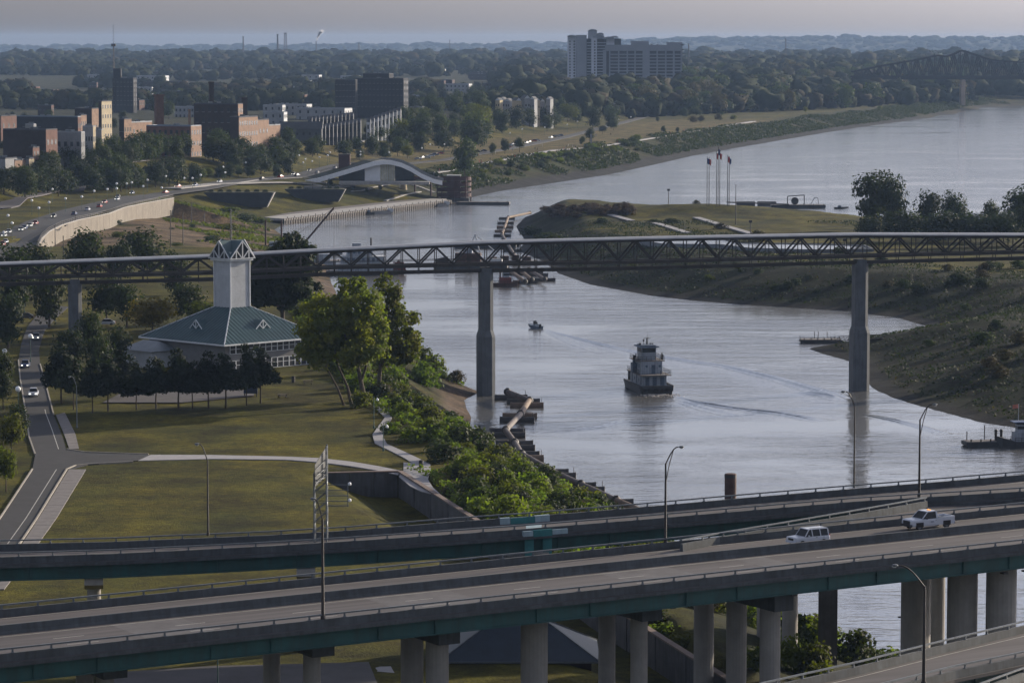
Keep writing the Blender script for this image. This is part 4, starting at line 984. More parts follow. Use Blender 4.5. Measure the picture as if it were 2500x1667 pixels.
# ---------------------------------------------------------------- floating pipelines on pontoons
PIPE = mat('weathered_pipe', (.13, .105, .1), .7, .3, .5, c2=(.06, .05, .048)); PONT = mat('pontoon_steel', (.07, .064, .062), .75, .35, .4, c2=(.03, .028, .03)); PONTB = mat('pontoon_tan', (.15, .105, .075), .75, .3, .4)
def pipeline(nodes_, floats, label, L, r, rp):
    pts = [P(a, b, 1.55 * r + rp) for a, b in nodes_]
    t = thing('floating_pipeline', label, 'pipeline', (pts[0].x, pts[0].y, 0))
    for a, b in zip(pts[:-1], pts[1:]): MB().tube(a, b, rp, n=12).build('pipe_section', PIPE if rng.random() < .75 else PONTB, t, world=True)
    for p in pts: MB().ball(p, rp * 1.45, 10, 6).box((p.x, p.y, p.z + rp), (.7, .7, .6)).build('ball_joint', STEEL_D, t, world=True)
    for k, (a, b) in enumerate(floats):
        c = P(a, b, .25); an = R(rng.uniform(-4, 4)); d = Vector((math.cos(an), math.sin(an), 0)) * L / 2
        m = MB().tube(c - d, c + d, r, n=14).tube(c - d * 1.02, c - d * .9, r * 1.06, n=14).tube(c + d * .9, c + d * 1.02, r * 1.06, n=14); m.build('pontoon', PONTB if k in (2, 3, 10) else PONT, t, world=True)
        if k % 2 == 0: MB().tube(c + d * .9 + Vector((0, 0, r)), c + d * .9 + Vector((0, 0, r + 1.0)), .06, n=5).build('marker_post', STEEL_D, t, world=True)
    return t
cv = lambda l, ox, oy: [(ox + a / 3.357, oy + b / 3.357) for a, b in l]
pipeline(cv([(130, 525), (310, 595), (238, 705), (115, 838), (190, 940), (245, 1035), (490, 1175), (730, 1285), (1020, 1415), (1240, 1510)], 1200, 800),
         cv([(160, 578), (262, 610), (290, 642), (232, 730), (210, 762), (130, 855), (130, 888), (185, 958), (205, 992), (240, 1044), (270, 1078), (470, 1192), (530, 1222), (690, 1302), (760, 1336), (990, 1440)], 1200, 800),
         'zigzag floating pipeline on paired pontoons below the bushy bank', 7.2, .85, .6)
pipeline(cv([(2330, 402), (2150, 440), (2100, 580), (2200, 745), (2240, 800)], 600, 400), cv([(2140, 452), (2130, 490), (2125, 522), (2110, 556), (2102, 592), (2170, 670), (2190, 715)], 600, 400), 'floating pipeline running off the tip of the island', 7.0, .75, .55)
pipeline(cv([(2160, 875), (2290, 965)], 600, 400), cv([(2260, 905), (2290, 972)], 600, 400), 'short floating pipeline section moored behind the small tug', 8.0, .8, .6)
pipeline(cv([(2240, 868), (2345, 950)], 600, 400), cv([(2340, 890), (2380, 915)], 600, 400), 'middle floating pipeline section moored off the island shore', 8.0, .8, .6)
pipeline(cv([(2320, 868), (2450, 945)], 600, 400), cv([(2420, 955)], 600, 400), 'outer floating pipeline section lying nearest the island shore', 9.5, .8, .6)

# ---------------------------------------------------------------- small tug and moored craft behind the footbridge
def workboat(c, L, rz, label, red=True):
    t = thing('tugboat', label, 'boat', c, rz); w = L * .17
    loft(MB(), [(-L / 2, [(-w, -.4), (-w, 1.1), (w, 1.1), (w, -.4)]), (L * .2, [(-w, -.4), (-w * 1.05, 1.2), (w * 1.05, 1.2), (w, -.4)]), (L * .42, [(-w * .6, -.2), (-w * .75, 1.9), (w * .75, 1.9), (w * .6, -.2)]), (L / 2, [(-.1, .4), (-.2, 2.2), (.2, 2.2), (.1, .4)])]).build('hull', RUST if red else HULLD, t)
    o = MB().box((0, 0, 2.0), (L * .4, w * 1.5, 1.9)).build('deckhouse', REDP if red else BOATW, t); MB().box((L * .04, 0, 3.7), (L * .2, w * 1.2, 1.7)).build('wheelhouse', BOATW, t)
    MB().box((L * .04, 0, 3.9), (L * .205, w * 1.22, .6)).build('window', GLASS, o); MB().box((L * .04, 0, 4.62), (L * .25, w * 1.5, .14)).build('wheelhouse_roof', HULLD, t)
    MB().tube((-L * .08, 0, 3), (-L * .08, 0, 6.6), .09, n=6).tube((0, 0, 4.6), (0, 0, 6), .05, n=5).build('mast', STEEL_D, t); MB().tube((-L * .16, .6, 2.9), (-L * .16, .6, 4.6), .25, n=8).build('exhaust_stack', RUST, t)
    rail(t, [(-L * .48, w * .95, 1.1), (L * .2, w, 1.2)], .8); rail(t, [(-L * .48, -w * .95, 1.1), (L * .2, -w, 1.2)], .8)
    return t
workboat(P(1233, 699, 0), 9.5, R(8), 'small rust red tug with white wheelhouse beside the pipeline sections')
def barge(c, L, W, rz, label, h=1.6, m=None, name='barge'):
    t = thing(name, label, 'barge', c, rz)
    loft(MB(), [(-L / 2, [(-W / 2, .3), (-W / 2, h), (W / 2, h), (W / 2, .3)]), (-L / 2 + 1.5, [(-W / 2, -.6), (-W / 2, h), (W / 2, h), (W / 2, -.6)]), (L / 2 - 1.5, [(-W / 2, -.6), (-W / 2, h), (W / 2, h), (W / 2, -.6)]), (L / 2, [(-W / 2, .3), (-W / 2, h), (W / 2, h), (W / 2, .3)])]).build('hull', m or HULLD, t)
    MB().box((0, 0, h + .04), (L - .6, W - .6, .08)).build('deck', DECKM, t)
    for i in range(6): MB().tube((-L / 2 + 1 + i * (L - 2) / 5, -W / 2 + .4, h), (-L / 2 + 1 + i * (L - 2) / 5, -W / 2 + .4, h + .6), .14, n=6).build('bollard', STEEL_D, t)
    return t
rb = barge(P(885, 670, 0), 25, 8, R(3), 'white three deck riverboat with red stern wheel moored behind the footbridge', 1.3, HULLD, 'riverboat'); rb['category'] = 'boat'
for k, (l, w, z) in enumerate(((19, 7.4, 1.4), (15, 6.6, 4.0), (9, 5, 6.4))):
    d = MB().box((1 - k, 0, z + 1.1), (l, w, 2.2)).build('cabin', BOATW, rb)
    for i in range(int(l / 1.7)): MB().box((1 - k - l / 2 + 1 + i * 1.7, -w / 2 - .03, z + 1.3), (.9, .06, 1.0)).build('window', BOATB, d)
    MB().box((1 - k, 0, z + 2.35), (l + 1.2, w + 1, .16)).build('deck_edge', WHITE, rb)
    rail(rb, [(1 - k - l / 2 - .5, -w / 2 - .45, z + 2.4), (1 - k + l / 2 + .5, -w / 2 - .45, z + 2.4)], .9, 1.4, m=WHITE)
pw = MB()
for i in range(10):
    a = math.pi * 2 * i / 10; pw.beam((12.4, 0, 1.9), (12.4 + 1.9 * math.cos(a), 0, 1.9 + 1.9 * math.sin(a)), 4.6, .12, (0, 1, 0))
pw.build('paddle_wheel', REDP, rb)
MB().box((-2, 0, 9.9), (3, 3, 1.8)).build('pilothouse', BOATW, rb)
for s in (-1, 1): MB().tube((3, s * 1.8, 8.8), (3, s * 1.8, 12.5), .3, n=8).build('funnel', HULLD, rb)
wb = barge(P(812, 645, 0), 22, 9, R(4), 'low white deck barge lying left of the riverboat', 1.4, BOATW)
MB().box((-4, 0, 2.6), (6, 5, 2.4)).build('cabin', BOATW, wb)
cb = barge(P(735, 622, 0), 30, 11, R(10), 'crane barge with lattice boom moored off the dirt bank', 1.6)
MB().box((-2, 0, 3.6), (5, 4, 3.2)).build('crane_house', REDP, cb)
boom = MB(); b0 = Vector((0, 0, 3.0)); loc = cb.location; ca, sa = math.cos(-R(10)), math.sin(-R(10)); w1 = PD(815, 508, loc.y) - loc; b1 = Vector((w1.x * ca - w1.y * sa, w1.x * sa + w1.y * ca, w1.z))
dv = (b1 - b0); nn = 14
for a in (-.7, .7):
    for c in (-.6, .6):
        boom.tube(b0 + Vector((0, a, c * .4)), b1 + Vector((0, a * .4, c * .4)), .14, n=5)
for i in range(nn):
    p, q = b0 + dv * (i / nn), b0 + dv * ((i + 1) / nn); s_ = 1 if i % 2 else -1; boom.tube(p + Vector((0, .6 * s_, .3)), q + Vector((0, -.6 * s_, -.3)), .09, n=4)
boom.build('boom', RUST, cb); MB().tube(b1, (b1.x, b1.y, 2), .06, n=4).tube(b1, (-3, 0, 6.5), .06, n=4).build('hoist_cable', STEEL_D, cb)
for x_ in (-13, -7): MB().tube((x_, 3, -2), (x_, 3, 13), .35, n=8).build('spud', RUST, cb)
MB().box((-10, -1, 4.2), (4, 3, 2)).build('control_cabin', BOATW, cb)
db = barge(P(1150, 655, 0), 26, 9, R(-3), 'dark dredge barge with brown deckhouse and white derrick behind the footbridge', 1.8)
MB().box((-1, 0, 3.6), (9, 6, 3.6)).build('deckhouse', RUST, db); MB().box((-1, 0, 6.2), (3, 3, 1.8)).build('control_cabin', BOATW, db)
dd = MB().beam((-1, 0, 6), (1.5, 0, 12), .4, .4).beam((4, 0, 2), (1.5, 0, 12), .35, .35).beam((1.5, 0, 12), (11, 0, 4), .2, .2).box((9, 0, 2.6), (4, 4, 1.6)); dd.build('derrick', WHITE, db)
MB().tube((-12.5, 0, 2), (-8, 0, 3), 1.3, n=10).build('cutter_head', STEEL_D, db)
d2 = barge(P(1245, 645, 0), 20, 7, R(6), 'dark pipe barge with stacked machinery next to the dredge', 1.2)
for i in range(4): MB().box((-6 + i * 4, 0, 2.0), (2.4 + .5 * (i % 2), 3, 1.4 + .6 * (i % 3))).build('machinery', RUST, d2)
d3 = barge(P(1185, 605, 0), 24, 8, R(-2), 'empty dark flat barge anchored in mid channel', 1.7)
# landing stages of the tower
b4 = barge(P(1180, 500, 0), 26, 6, R(-4), 'dark landing barge moored beside the red spiral ramp tower', 1.4)
for px, py, lb in ((925, 522, 'small grey dock float with end drum on the quay'), (1064, 504, 'short dock float at the far end of the quay')):
    f = barge(P(px, py, 0), 12, 4, R(20), lb, 1.3, CONC_L); o = MB().tube((5.6, -2.2, 1.6), (5.6, 2.2, 1.6), .9, n=10); o.build('end_drum', WHITE, f)
    bb = thing('motorboat', ('dark covered cruiser tied up at the drum dock' if px < 1000 else 'low dark runabout tied up at the far dock'), 'boat', P(px - 38, py + 2, 0), R(190))
    loft(MB(), [(-5, [(-1.5, -.2), (-1.6, 1.1), (1.6, 1.1), (1.5, -.2)]), (2, [(-1.5, -.2), (-1.6, 1.3), (1.6, 1.3), (1.5, -.2)]), (6, [(-.1, .5), (-.2, 1.6), (.2, 1.6), (.1, .5)])]).build('hull', HULLD, bb); MB().box((-1, 0, 1.7), (4.4, 2.4, .9), taper=.85).build('canopy', BOATB, bb)
# far river dock with gantry
rd_ = barge(P(1948, 508, 0), 26, 8, R(0), 'dark river dock barge with loading frame beyond the island', 1.6, name='dock_barge')
MB().path([(-5, 0, 1.6), (-5, 0, 5.6), (3, 0, 6.2), (3, 0, 1.6)], .25, 6).build('loading_frame', STEEL_D, rd_); o = MB().tube((-1.5, -.6, 3.4), (-1.5, .6, 3.4), 1.8, n=14).build('hose_reel', STEEL_D, rd_); MB().path([(6, 0, 1.6), (8, 0, 5), (9.5, 0, 5), (10, 0, 1.6)], .2, 6).build('davit', WHITE, rd_)
gw = thing('gangway', 'long dark gangway on pontoons from the island to the river dock', 'gangway', P(1850, 503, 0))
ga, gb_ = P(1775, 494, 3.5), P(1925, 499, 2.2); MB().beam(ga, gb_, 2.4, .5).build('walkway', STEEL_D, gw, world=True)
for px in (1820, 1872): c = P(px, 502, 0); MB().box((c.x, c.y, .9), (9, 4, 2.2)).build('pontoon', HULLD, gw, world=True)
dt = thing('motorboat', 'tiny dark boat far out on the wide river', 'boat', P(2052, 510, 0), R(10)); loft(MB(), [(-3, [(-1, 0), (-1, .8), (1, .8), (1, 0)]), (1, [(-1, 0), (-1, .9), (1, .9), (1, 0)]), (4, [(-.1, .3), (-.1, 1), (.1, 1), (.1, .3)])]).build('hull', HULLD, dt); MB().box((-.5, 0, 1.2), (1.4, 1.4, .8)).build('cabin', BOATB, dt)
# docks on the island side
dk = barge(P(2003, 837, 0), 11, 3.4, R(3), 'floating dock with mooring posts by the spit', .9, HULLD, 'floating_dock')
MB().box((0, 0, .98), (10.6, 3.2, .1)).build('planking', mat('dock_planks', (.22, .2, .19), .9, .25, 1.5), dk); rail(dk, [(-5.4, 1.6, 1), (-5.4, -1.6, 1), (5, -1.6, 1)], .8, 1.4)
for x_ in (-1.4, -.4, 2): MB().tube((x_, 1.5, .5), (x_, 1.5, 2.9), .09, n=6).build('mooring_post', STEEL_D, dk)
g2 = thing('gangway', 'thin lattice gangway from the floating dock to the bank', 'gangway', P(2090, 832, 0)); a, b = P(2028, 832, 1.5), P(2160, 826, 3.4)
gm2 = MB().beam(a, b, 1.2, .15)
for k in (-.5, .5):
    gm2.beam(a + Vector((0, k, 1.1)), b + Vector((0, k, 1.1)), .08, .08)
    for i in range(13): q = a.lerp(b, i / 12); gm2.beam(q + Vector((0, k, 0)), q + Vector((0, k, 1.1)), .06, .06); 
    for i in range(12): gm2.beam(a.lerp(b, i / 12) + Vector((0, k, 0)), a.lerp(b, (i + 1) / 12) + Vector((0, k, 1.1)), .05, .05)
gm2.build('lattice', STEEL_D, g2, world=True)
d5 = barge(P(2425, 1088, 0), 12, 4, R(8), 'dark work float with pump posts at the island dock', 1.0, HULLD, 'floating_dock')
for x_ in (.5, 1.6): MB().tube((x_, 0, 1), (x_, 0, 2.8), .28, n=8).ball((x_, 0, 3.0), .36, 8, 5).build('pump', STEEL_D, d5)
for x_, h in ((-5, 2.8), (-1.4, 4)): MB().tube((x_, 1.5, .5), (x_, 1.5, h), .1, n=6).build('mooring_post', STEEL_D, d5)
cbt = workboat(P(2500, 1090, 0), 11, R(185), 'blue canopied boat tied up at the work float', False); MB().box((-1, 0, 5.0), (7, 3.4, .14)).build('canopy', mat('blue_canvas', (.06, .1, .2), .8), cbt)
fl = thing('flag', 'faded red flag on a short staff at the island dock', 'flag', P(2486, 1060, 0)); MB().tube((0, 0, 0), (0, 0, 6.2), .06, n=6).build('staff', WHITE, fl); MB().add([(0, 0, 6.2), (-1.2, .1, 6.0), (-1.15, .3, 5.2), (0, 0, 5.4), (0, .03, 6.2), (-1.2, .13, 6.0), (-1.15, .33, 5.2), (0, .03, 5.4)], [(0, 1, 2, 3), (7, 6, 5, 4), (0, 4, 5, 1), (1, 5, 6, 2), (2, 6, 7, 3), (3, 7, 4, 0)]).build('cloth', mat('faded_red', (.55, .2, .15), .8), fl)
# mooring dolphins
for (px, py, r, ztop, lb) in ((1783, 1260, 1.0, 7.2, 'thick rust brown mooring pile behind the far ramp'), ):
    c = P(px, py, 0); t = thing('mooring_pile', lb, 'pile', c); MB().lathe([(r, -2), (r, ztop), (r * .8, ztop + .1)], (0, 0, 0), 16).build('pile_shaft', RUST, t); MB().lathe([(r * 1.04, 0), (r * 1.04, .5)], (0, 0, ztop - .6), 16).build('band', STEEL_D, t)
c = P(2212, 1640, 0); t = thing('mooring_pile', 'old timber mooring pile with a bracket and post on top under the bridges', 'pile', c)
MB().lathe([(.72, -2), (.72, 6.6), (.5, 6.9)], (0, 0, 0), 12).build('pile_shaft', BARK, t); MB().box((.1, 0, 7.6), (.34, .34, 1.8)).box((-.5, 0, 7.1), (1.2, .2, .2)).build('bracket', STEEL_D, t)
t = thing('timber_crib', 'square timber crib breaking the water under the ramps', 'crib', P(2100, 1600, 0)); MB().box((0, 0, .4), (3.0, 2.4, 1.2)).build('frame', BARK, t); MB().beam((-4, 0, 1.1), (3, -3, .3), .35, .35).tube((1.2, 0, 1), (1.2, 0, 1.9), .1).build('loose_beam', BARK, t)
# ================================================================ vegetation
LEAF = {k: mat('leaf_' + k, c, .7, .3, 5.0, trans=.42 if k in ('cotton', 'cotton2', 'lime', 'olive') else .28, rand=.25, spec=.15) for k, c in dict(
    dark=(.02, .028, .011), mid=(.032, .043, .012), olive=(.062, .068, .011), gold=(.12, .085, .01), lime=(.078, .1, .016), brown=(.045, .036, .018), pine=(.013, .019, .01), cotton=(.085, .1, .014), cotton2=(.13, .13, .016), red=(.05, .032, .03)).items()}
def leaves(cent, nrm, size, rg):
    """quads for leaf tufts: centres (n,3), outward normals (n,3)"""
    n = len(cent); nr = nrm + rg.normal(0, .55, (n, 3)); nr /= np.linalg.norm(nr, axis=1)[:, None] + 1e-9
    u = np.cross(nr, rg.normal(0, 1, (n, 3))); u /= np.linalg.norm(u, axis=1)[:, None] + 1e-9; w = np.cross(nr, u)
    s = size * rg.uniform(.6, 1.3, (n, 1)); a, b = u * s, w * s * rg.uniform(.55, 1.0, (n, 1))
    v = np.stack([cent - a - b * .4, cent - b * .1 + a * .2 - b, cent + a + b * .4, cent + b - a * .2], 1).reshape(-1, 3)
    return v, np.arange(4 * n).reshape(-1, 4)
def crown(name, seed, n_clump, per, size, shape, matn, cl=(.16, .3)):
    """crown in a unit box: x,y in -.5..+.5, z in 0..1"""
    rg = np.random.default_rng(seed); V = []; F = []; k = 0
    for i in range(n_clump):
        for _ in range(40):
            c = rg.uniform(-1, 1, 3)
            if shape == 'round' and .3 < np.linalg.norm(c) < .8: c = c * np.array([.5, .5, .5]) + np.array([0, 0, .5]); break
            if shape == 'tall' and .2 < np.linalg.norm(c[:2]) + .0 < .8 * (1 - .45 * abs(c[2])): c = c * np.array([.46, .46, .46]) + np.array([0, 0, .5]); break
            if shape == 'pine' and np.linalg.norm(c[:2]) < .85 * (1 - (c[2] + 1) / 2) + .06: c = c * np.array([.5, .5, .47]) + np.array([0, 0, .5]); break
            if shape == 'bush' and c[2] > -.2 and np.linalg.norm(c) < .85: c = c * np.array([.42, .42, .62]) + np.array([0, 0, .2]); break
        r = rg.uniform(*cl) * (.55 if shape == 'pine' else 1)
        d = rg.normal(0, 1, (per, 3)); d /= np.linalg.norm(d, axis=1)[:, None]
        keep = d[:, 2] > -.75; d = d[keep]
        p = c + d * r * rg.uniform(.55, 1.05, (len(d), 1)) * np.array([1, 1, .8]); 
        o = p - np.array([0, 0, .45]); o /= np.linalg.norm(o, axis=1)[:, None] + 1e-9
        v, f = leaves(p, d * .7 + o * .6 + np.array([0, 0, .25]), size, rg); V.append(v); F.append(f + k); k += len(v)
    me = np_mesh(name, np.concatenate(V), np.concatenate(F)); me.materials.append(LEAF[matn]); return me
def trunk(name, seed, limbs=5, r=.03, h=.62, lean=0.0):
    """trunk in the unit box of its tree: z 0..1, limbs reach into the crown"""
    g = random.Random(seed); m = MB(); p = Vector((0, 0, -.03)); pts = [p]
    for i in range(5): p = Vector((lean * (i + 1) / 5 + g.uniform(-.012, .012), g.uniform(-.012, .012), h * (i + 1) / 5)); pts.append(p)
    for i, (a, b) in enumerate(zip(pts[:-1], pts[1:])): m.tube(a, b, r * (1 - .14 * i) * (1.25 if i == 0 else 1), r * (1 - .14 * (i + 1)), 7)
    for i in range(limbs):
        a = pts[2].lerp(pts[-1], g.random()); an = g.uniform(0, 6.28); q = a + Vector((math.cos(an) * g.uniform(.12, .25), math.sin(an) * g.uniform(.12, .25), g.uniform(.12, .28)))
        m.tube(a, a.lerp(q, .5) + Vector((0, 0, -.015)), r * .5, r * .35, 5); m.tube(a.lerp(q, .5) + Vector((0, 0, -.015)), q, r * .35, r * .12, 5)
    me = m.mesh(name); me.materials.append(BARK); return me
BROAD = [('round', 'dark'), ('round', 'mid'), ('tall', 'dark'), ('round', 'olive'), ('tall', 'mid'), ('round', 'brown')]
CROWNS = {}
for i, (sh_, mt) in enumerate(BROAD): CROWNS['b%d' % i] = crown('crown', 20 + i, 46, 60, .034, sh_, mt)
for i in range(2): CROWNS['p%d' % i] = crown('crown', 40 + i, 95, 46, .034, 'pine', 'pine')
for i, mt in enumerate(('mid', 'lime', 'olive', 'brown', 'dark')): CROWNS['u%d' % i] = crown('foliage', 50 + i, 22, 44, .05, 'bush', mt)
CROWNS['gold'] = crown('crown', 60, 46, 60, .034, 'round', 'gold'); CROWNS['redbush'] = crown('foliage', 61, 22, 44, .05, 'bush', 'red')
TRUNKS = [trunk('trunk', 70 + i) for i in range(4)]
PTRUNK = trunk('trunk', 80, 0, .02, .8)
ADJ = dict(b0='dark rounded', b1='mid green rounded', b2='dark upright', b3='olive toned', b4='green upright', b5='brown tinged')
def tree(name, label, base, h, w, key, group=None, clear=.25, tk=None):
    """crown lifted clear of the ground by `clear` of the height"""
    if group and key in ADJ and not any(w in label for w in ('bush', 'brush', 'conifer')): label = ADJ[key] + ' ' + label.replace('dark ', '')
    t = thing(name, label, 'tree' if key[0] != 'u' and key != 'redbush' else 'bush', base, rng.uniform(0, 6.28), group)
    c = bpy.data.objects.new('crown' if key[0] != 'u' and key != 'redbush' else 'foliage', CROWNS[key]); col.objects.link(c); c.parent = t
    c.scale = (w, w * rng.uniform(.9, 1.1), h * (1 - clear)); c.location = (0, 0, h * clear)
    if t['category'] == 'tree':
        k = bpy.data.objects.new('trunk', (tk or rng.choice(TRUNKS)) if key[0] != 'p' else PTRUNK); col.objects.link(k); k.parent = t; s = min(h, w * 1.3); k.scale = (s * .8, s * .8, h)
    else: 
        k = bpy.data.objects.new('stem', TRUNKS[0]); col.objects.link(k); k.parent = t; k.scale = (w * .35, w * .35, h * .8)
    return t
def tr_px(px, py, ptop, wpx, key, name, label, group=None, clear=.22, z=14.0):
    """tree whose base, top and width are read off the photo; its distance comes from the ground under its base"""
    b = G(px, py, z); sc = FPX / b.y; return tree(name, label, b, (py - ptop) / sc * 1.0, wpx / sc, key, group, clear)

# ---- the big riverside cottonwoods, with their own denser crowns
def big_crown(seed, n, lobes, size, mt, mt2=None):
    rg = np.random.default_rng(seed); V = []; F = []; k = 0; M_ = []
    for (cx, cy, cz, rx, ry, rz) in lobes:
        nc = max(6, int(n * rx * rz / 24))
        for i in range(nc):
            d = rg.normal(0, 1, 3); d /= np.linalg.norm(d); c = np.array([cx, cy, cz]) + d * np.array([rx, ry, rz]) * rg.uniform(.45, .95)
            r = rg.uniform(.7, 1.9); dd = rg.normal(0, 1, (95, 3)); dd /= np.linalg.norm(dd, axis=1)[:, None]; dd = dd[dd[:, 2] > -.8]
            p = c + dd * r * rg.uniform(.4, 1.1, (len(dd), 1)); o = p - np.array([cx, cy, cz - 2]); o /= np.linalg.norm(o, axis=1)[:, None]
            v, f = leaves(p, dd * .7 + o * .5 + np.array([.0, 0, .25]), size, rg); V.append(v); F.append(f + k); k += len(v); M_.append(np.full(len(f), int(rg.random() < .3)))
    me = np_mesh('crown', np.concatenate(V), np.concatenate(F)); me.materials.append(LEAF[mt]); me.materials.append(LEAF[mt2 or mt]); me.polygons.foreach_set('material_index', np.concatenate(M_).astype(np.int32)); return me
def limbs(parent, base_pts, m=BARK):
    for pts, r in base_pts:
        b = MB(); n = len(pts) - 1
        for i, (p, q) in enumerate(zip(pts[:-1], pts[1:])): b.tube(p, q, r * (1 - .75 * i / n), r * (1 - .75 * (i + 1) / n), 9)
        b.build('trunk', m, parent)
b0 = G(888, 992)
ct = thing('cottonwood_tree', 'broad yellow green cottonwood with several leaning trunks beside the riverside walk', 'tree', b0)
link('crown', big_crown(3, 46, [(-6.5, 2, 15, 6.0, 6, 6.5), (-1.5, 1, 18, 5.5, 6, 6), (-4, 0, 10.5, 8.5, 6, 4.0), (1.5, 1, 13.5, 4.2, 5, 5.0), (-9.5, 1, 11, 3.5, 5, 4)], .3, 'cotton', 'cotton2'), None, ct)
limbs(ct, [([(0, 0, -.3), (-.2, 0, 3), (-1.0, .3, 7), (-.6, .8, 12), (0, 1, 19)], .55), ([(-2.2, 1, -.3), (-3.0, 1, 3.5), (-4.6, 1.4, 7), (-6.5, 2, 15)], .34), ([(-3.6, 2, -.3), (-4.8, 2, 3), (-6.6, 2, 6.5), (-9, 2, 11)], .26), ([(-.3, .2, 5), (1, .6, 9), (2, .9, 14)], .26), ([(-1.0, .3, 7), (-3, .6, 11), (-4, .6, 16)], .22)])
b1 = G(924, 968)
c2 = thing('cottonwood_tree', 'taller cottonwood leaning out toward the water behind the broad one', 'tree', b1)
link('crown', big_crown(5, 44, [(1.6, 0, 17.5, 4.0, 4.5, 5.2), (4.2, 0, 12.5, 4.6, 5, 5.0), (2.5, 0, 8, 4.8, 4, 3.2), (-1, 1, 13, 3.5, 4, 4)], .3, 'cotton', 'cotton2'), None, c2)
limbs(c2, [([(0, 0, -.3), (.2, 0, 4), (.8, 0, 9), (2, 0, 17)], .5), ([(.3, 0, 5), (2, 0, 9), (4.6, 0, 13)], .26)])
b2 = G(690, 800)
c3 = thing('shade_tree', 'large dark round tree standing between the footbridge and the visitor centre', 'tree', b2)
sc = FPX / b2.y
link('crown', big_crown(8, 40, [(-3, 0, 13.5, 6, 6, 5.5), (3, 0, 16, 6.5, 6, 6), (0, 0, 9, 9, 6, 5), (-6, 0, 8, 4, 5, 4)], .42, 'dark'), None, c3)
limbs(c3, [([(0, 0, -.3), (0, 0, 4), (.5, 0, 9), (1, 0, 16)], .6), ([(0, 0, 3), (-2, 0, 7), (-4, 0, 13)], .3)])
# ---- pine row in front of the visitor centre
for k, (px, py, tp) in enumerate([(226, 1008, 868), (264, 1004, 858), (301, 972, 850), (333, 1000, 878), (381, 998, 852), (436, 998, 842), (470, 998, 865), (509, 997, 850), (551, 996, 845), (602, 990, 832), (636, 984, 826), (150, 985, 830), (180, 1000, 850)]):
    tr_px(px, py, tp, 84 + 16 * (k % 3), 'p%d' % (k % 2), 'pine_tree', 'slim dark conifer in the row before the visitor centre', 'conifer row before the visitor centre', .3)
tr_px(372, 812, 722, 125, 'gold', 'maple_tree', 'rounded golden leaved tree beside the visitor centre roof', None, .12)
tr_px(500, 800, 730, 90, 'b3', 'shade_tree', 'olive green tree half hidden behind the tower', None, .15)
for k, (px, py, tp, w) in enumerate([(75, 735, 590, 130), (30, 770, 610, 120), (210, 690, 562, 120), (350, 690, 556, 140), (290, 700, 590, 90), (430, 720, 620, 80), (120, 800, 660, 100), (260, 790, 670, 110), (310, 800, 690, 90), (20, 850, 720, 90), (220, 860, 760, 80), (170, 905, 800, 90), (240, 930, 815, 80), (290, 900, 800, 70), (10, 960, 860, 60), (460, 790, 690, 90)]):
    tr_px(px, py, tp, w, ('b0', 'b2', 'b4', 'b0')[k % 4], 'shade_tree', 'dark leafy tree in the grove beneath the footbridge on the city side', 'dark grove beneath the footbridge', .15)
for k, (px, py, tp, w) in enumerate([(28, 1120, 1000, 70), (45, 1080, 990, 60), (15, 1200, 1080, 60), (8, 1000, 900, 50)]):
    tr_px(px, py, tp, w, ('b3', 'b2', 'b3', 'b0')[k], 'street_tree', 'small street tree on the grass strip beside the road', 'street trees along the road', .2)

# ---- bank bushes below the riverside walk
BUSH = ['u0', 'u1', 'u2', 'u0', 'u1', 'u2', 'u4', 'u1', 'u3']
nb_ = 0
r3 = random.Random(11)
LAB = {'u0': 'mid green leafy bush on the steep riverbank below the walk', 'u1': 'bright lime green bush on the steep riverbank below the walk', 'u2': 'olive yellow bush on the steep riverbank below the walk', 'u3': 'brownish dry bush on the steep riverbank below the walk', 'u4': 'dark green bush on the steep riverbank below the walk'}
WALKQ = [P(a, b, 14).to_2d() for a, b in ((933, 993), (948, 1021), (935, 1041), (921, 1064), (930, 1084), (958, 1098), (1000, 1118), (1033, 1136), (1025, 1155), (1010, 1172), (1030, 1187), (1055, 1205))]
WALKQ += [WALKQ[i].lerp(WALKQ[i + 1], .5) for i in range(len(WALKQ) - 1)]
while nb_ < 290:
    y_ = r3.uniform(385, 790); d = r3.uniform(4, 62)
    xs_ = np.interp(y_, [p[1] for p in SHORE[2:16]], [p[0] for p in SHORE[2:16]]); x_ = xs_ - d
    dd = float(sdist(np.array([x_]), np.array([y_]), SHORE)[0])
    if dd < 3.5 or dd > np.interp(y_, [385, 455, 500, 520, 600, 760], [60, 52, 46, 38, 31, 28]): continue
    if y_ < 506 and (x_ - WALL_A.x) * wl.x + (y_ - WALL_A.y) * wl.y > -2.2: continue
    if min((Vector((x_, y_)) - q).length for q in WALKQ) < 3.4: continue
    if 640 < y_ < 745 and dd < 14: continue
    w = r3.uniform(2.6, 6.4); k = r3.choice(BUSH)
    tree('riverbank_bush', LAB[k], (x_, y_, H(x_, y_) - .1), w * r3.uniform(.65, 1.0), w, k, 'bushes on the near riverbank', .0); nb_ += 1
tr_px(1040, 940, 852, 85, 'u1', 'willow_bush', 'tall bright green willow bush at the water edge by the bridge pier', None, 0.0)
for k, (px, py, tp) in enumerate([(1930, 1640, 1520), (1985, 1660, 1540), (1945, 1600, 1480), (1620, 1560, 1500), (1660, 1600, 1530), (1590, 1520, 1470), (1850, 1640, 1560), (2010, 1690, 1600)]):
    tr_px(px, py, tp, 95, ('u1', 'u2', 'u0')[k % 3], 'bush', 'sunlit bush growing between the highway columns', 'bushes between the highway columns', 0.0, 6)
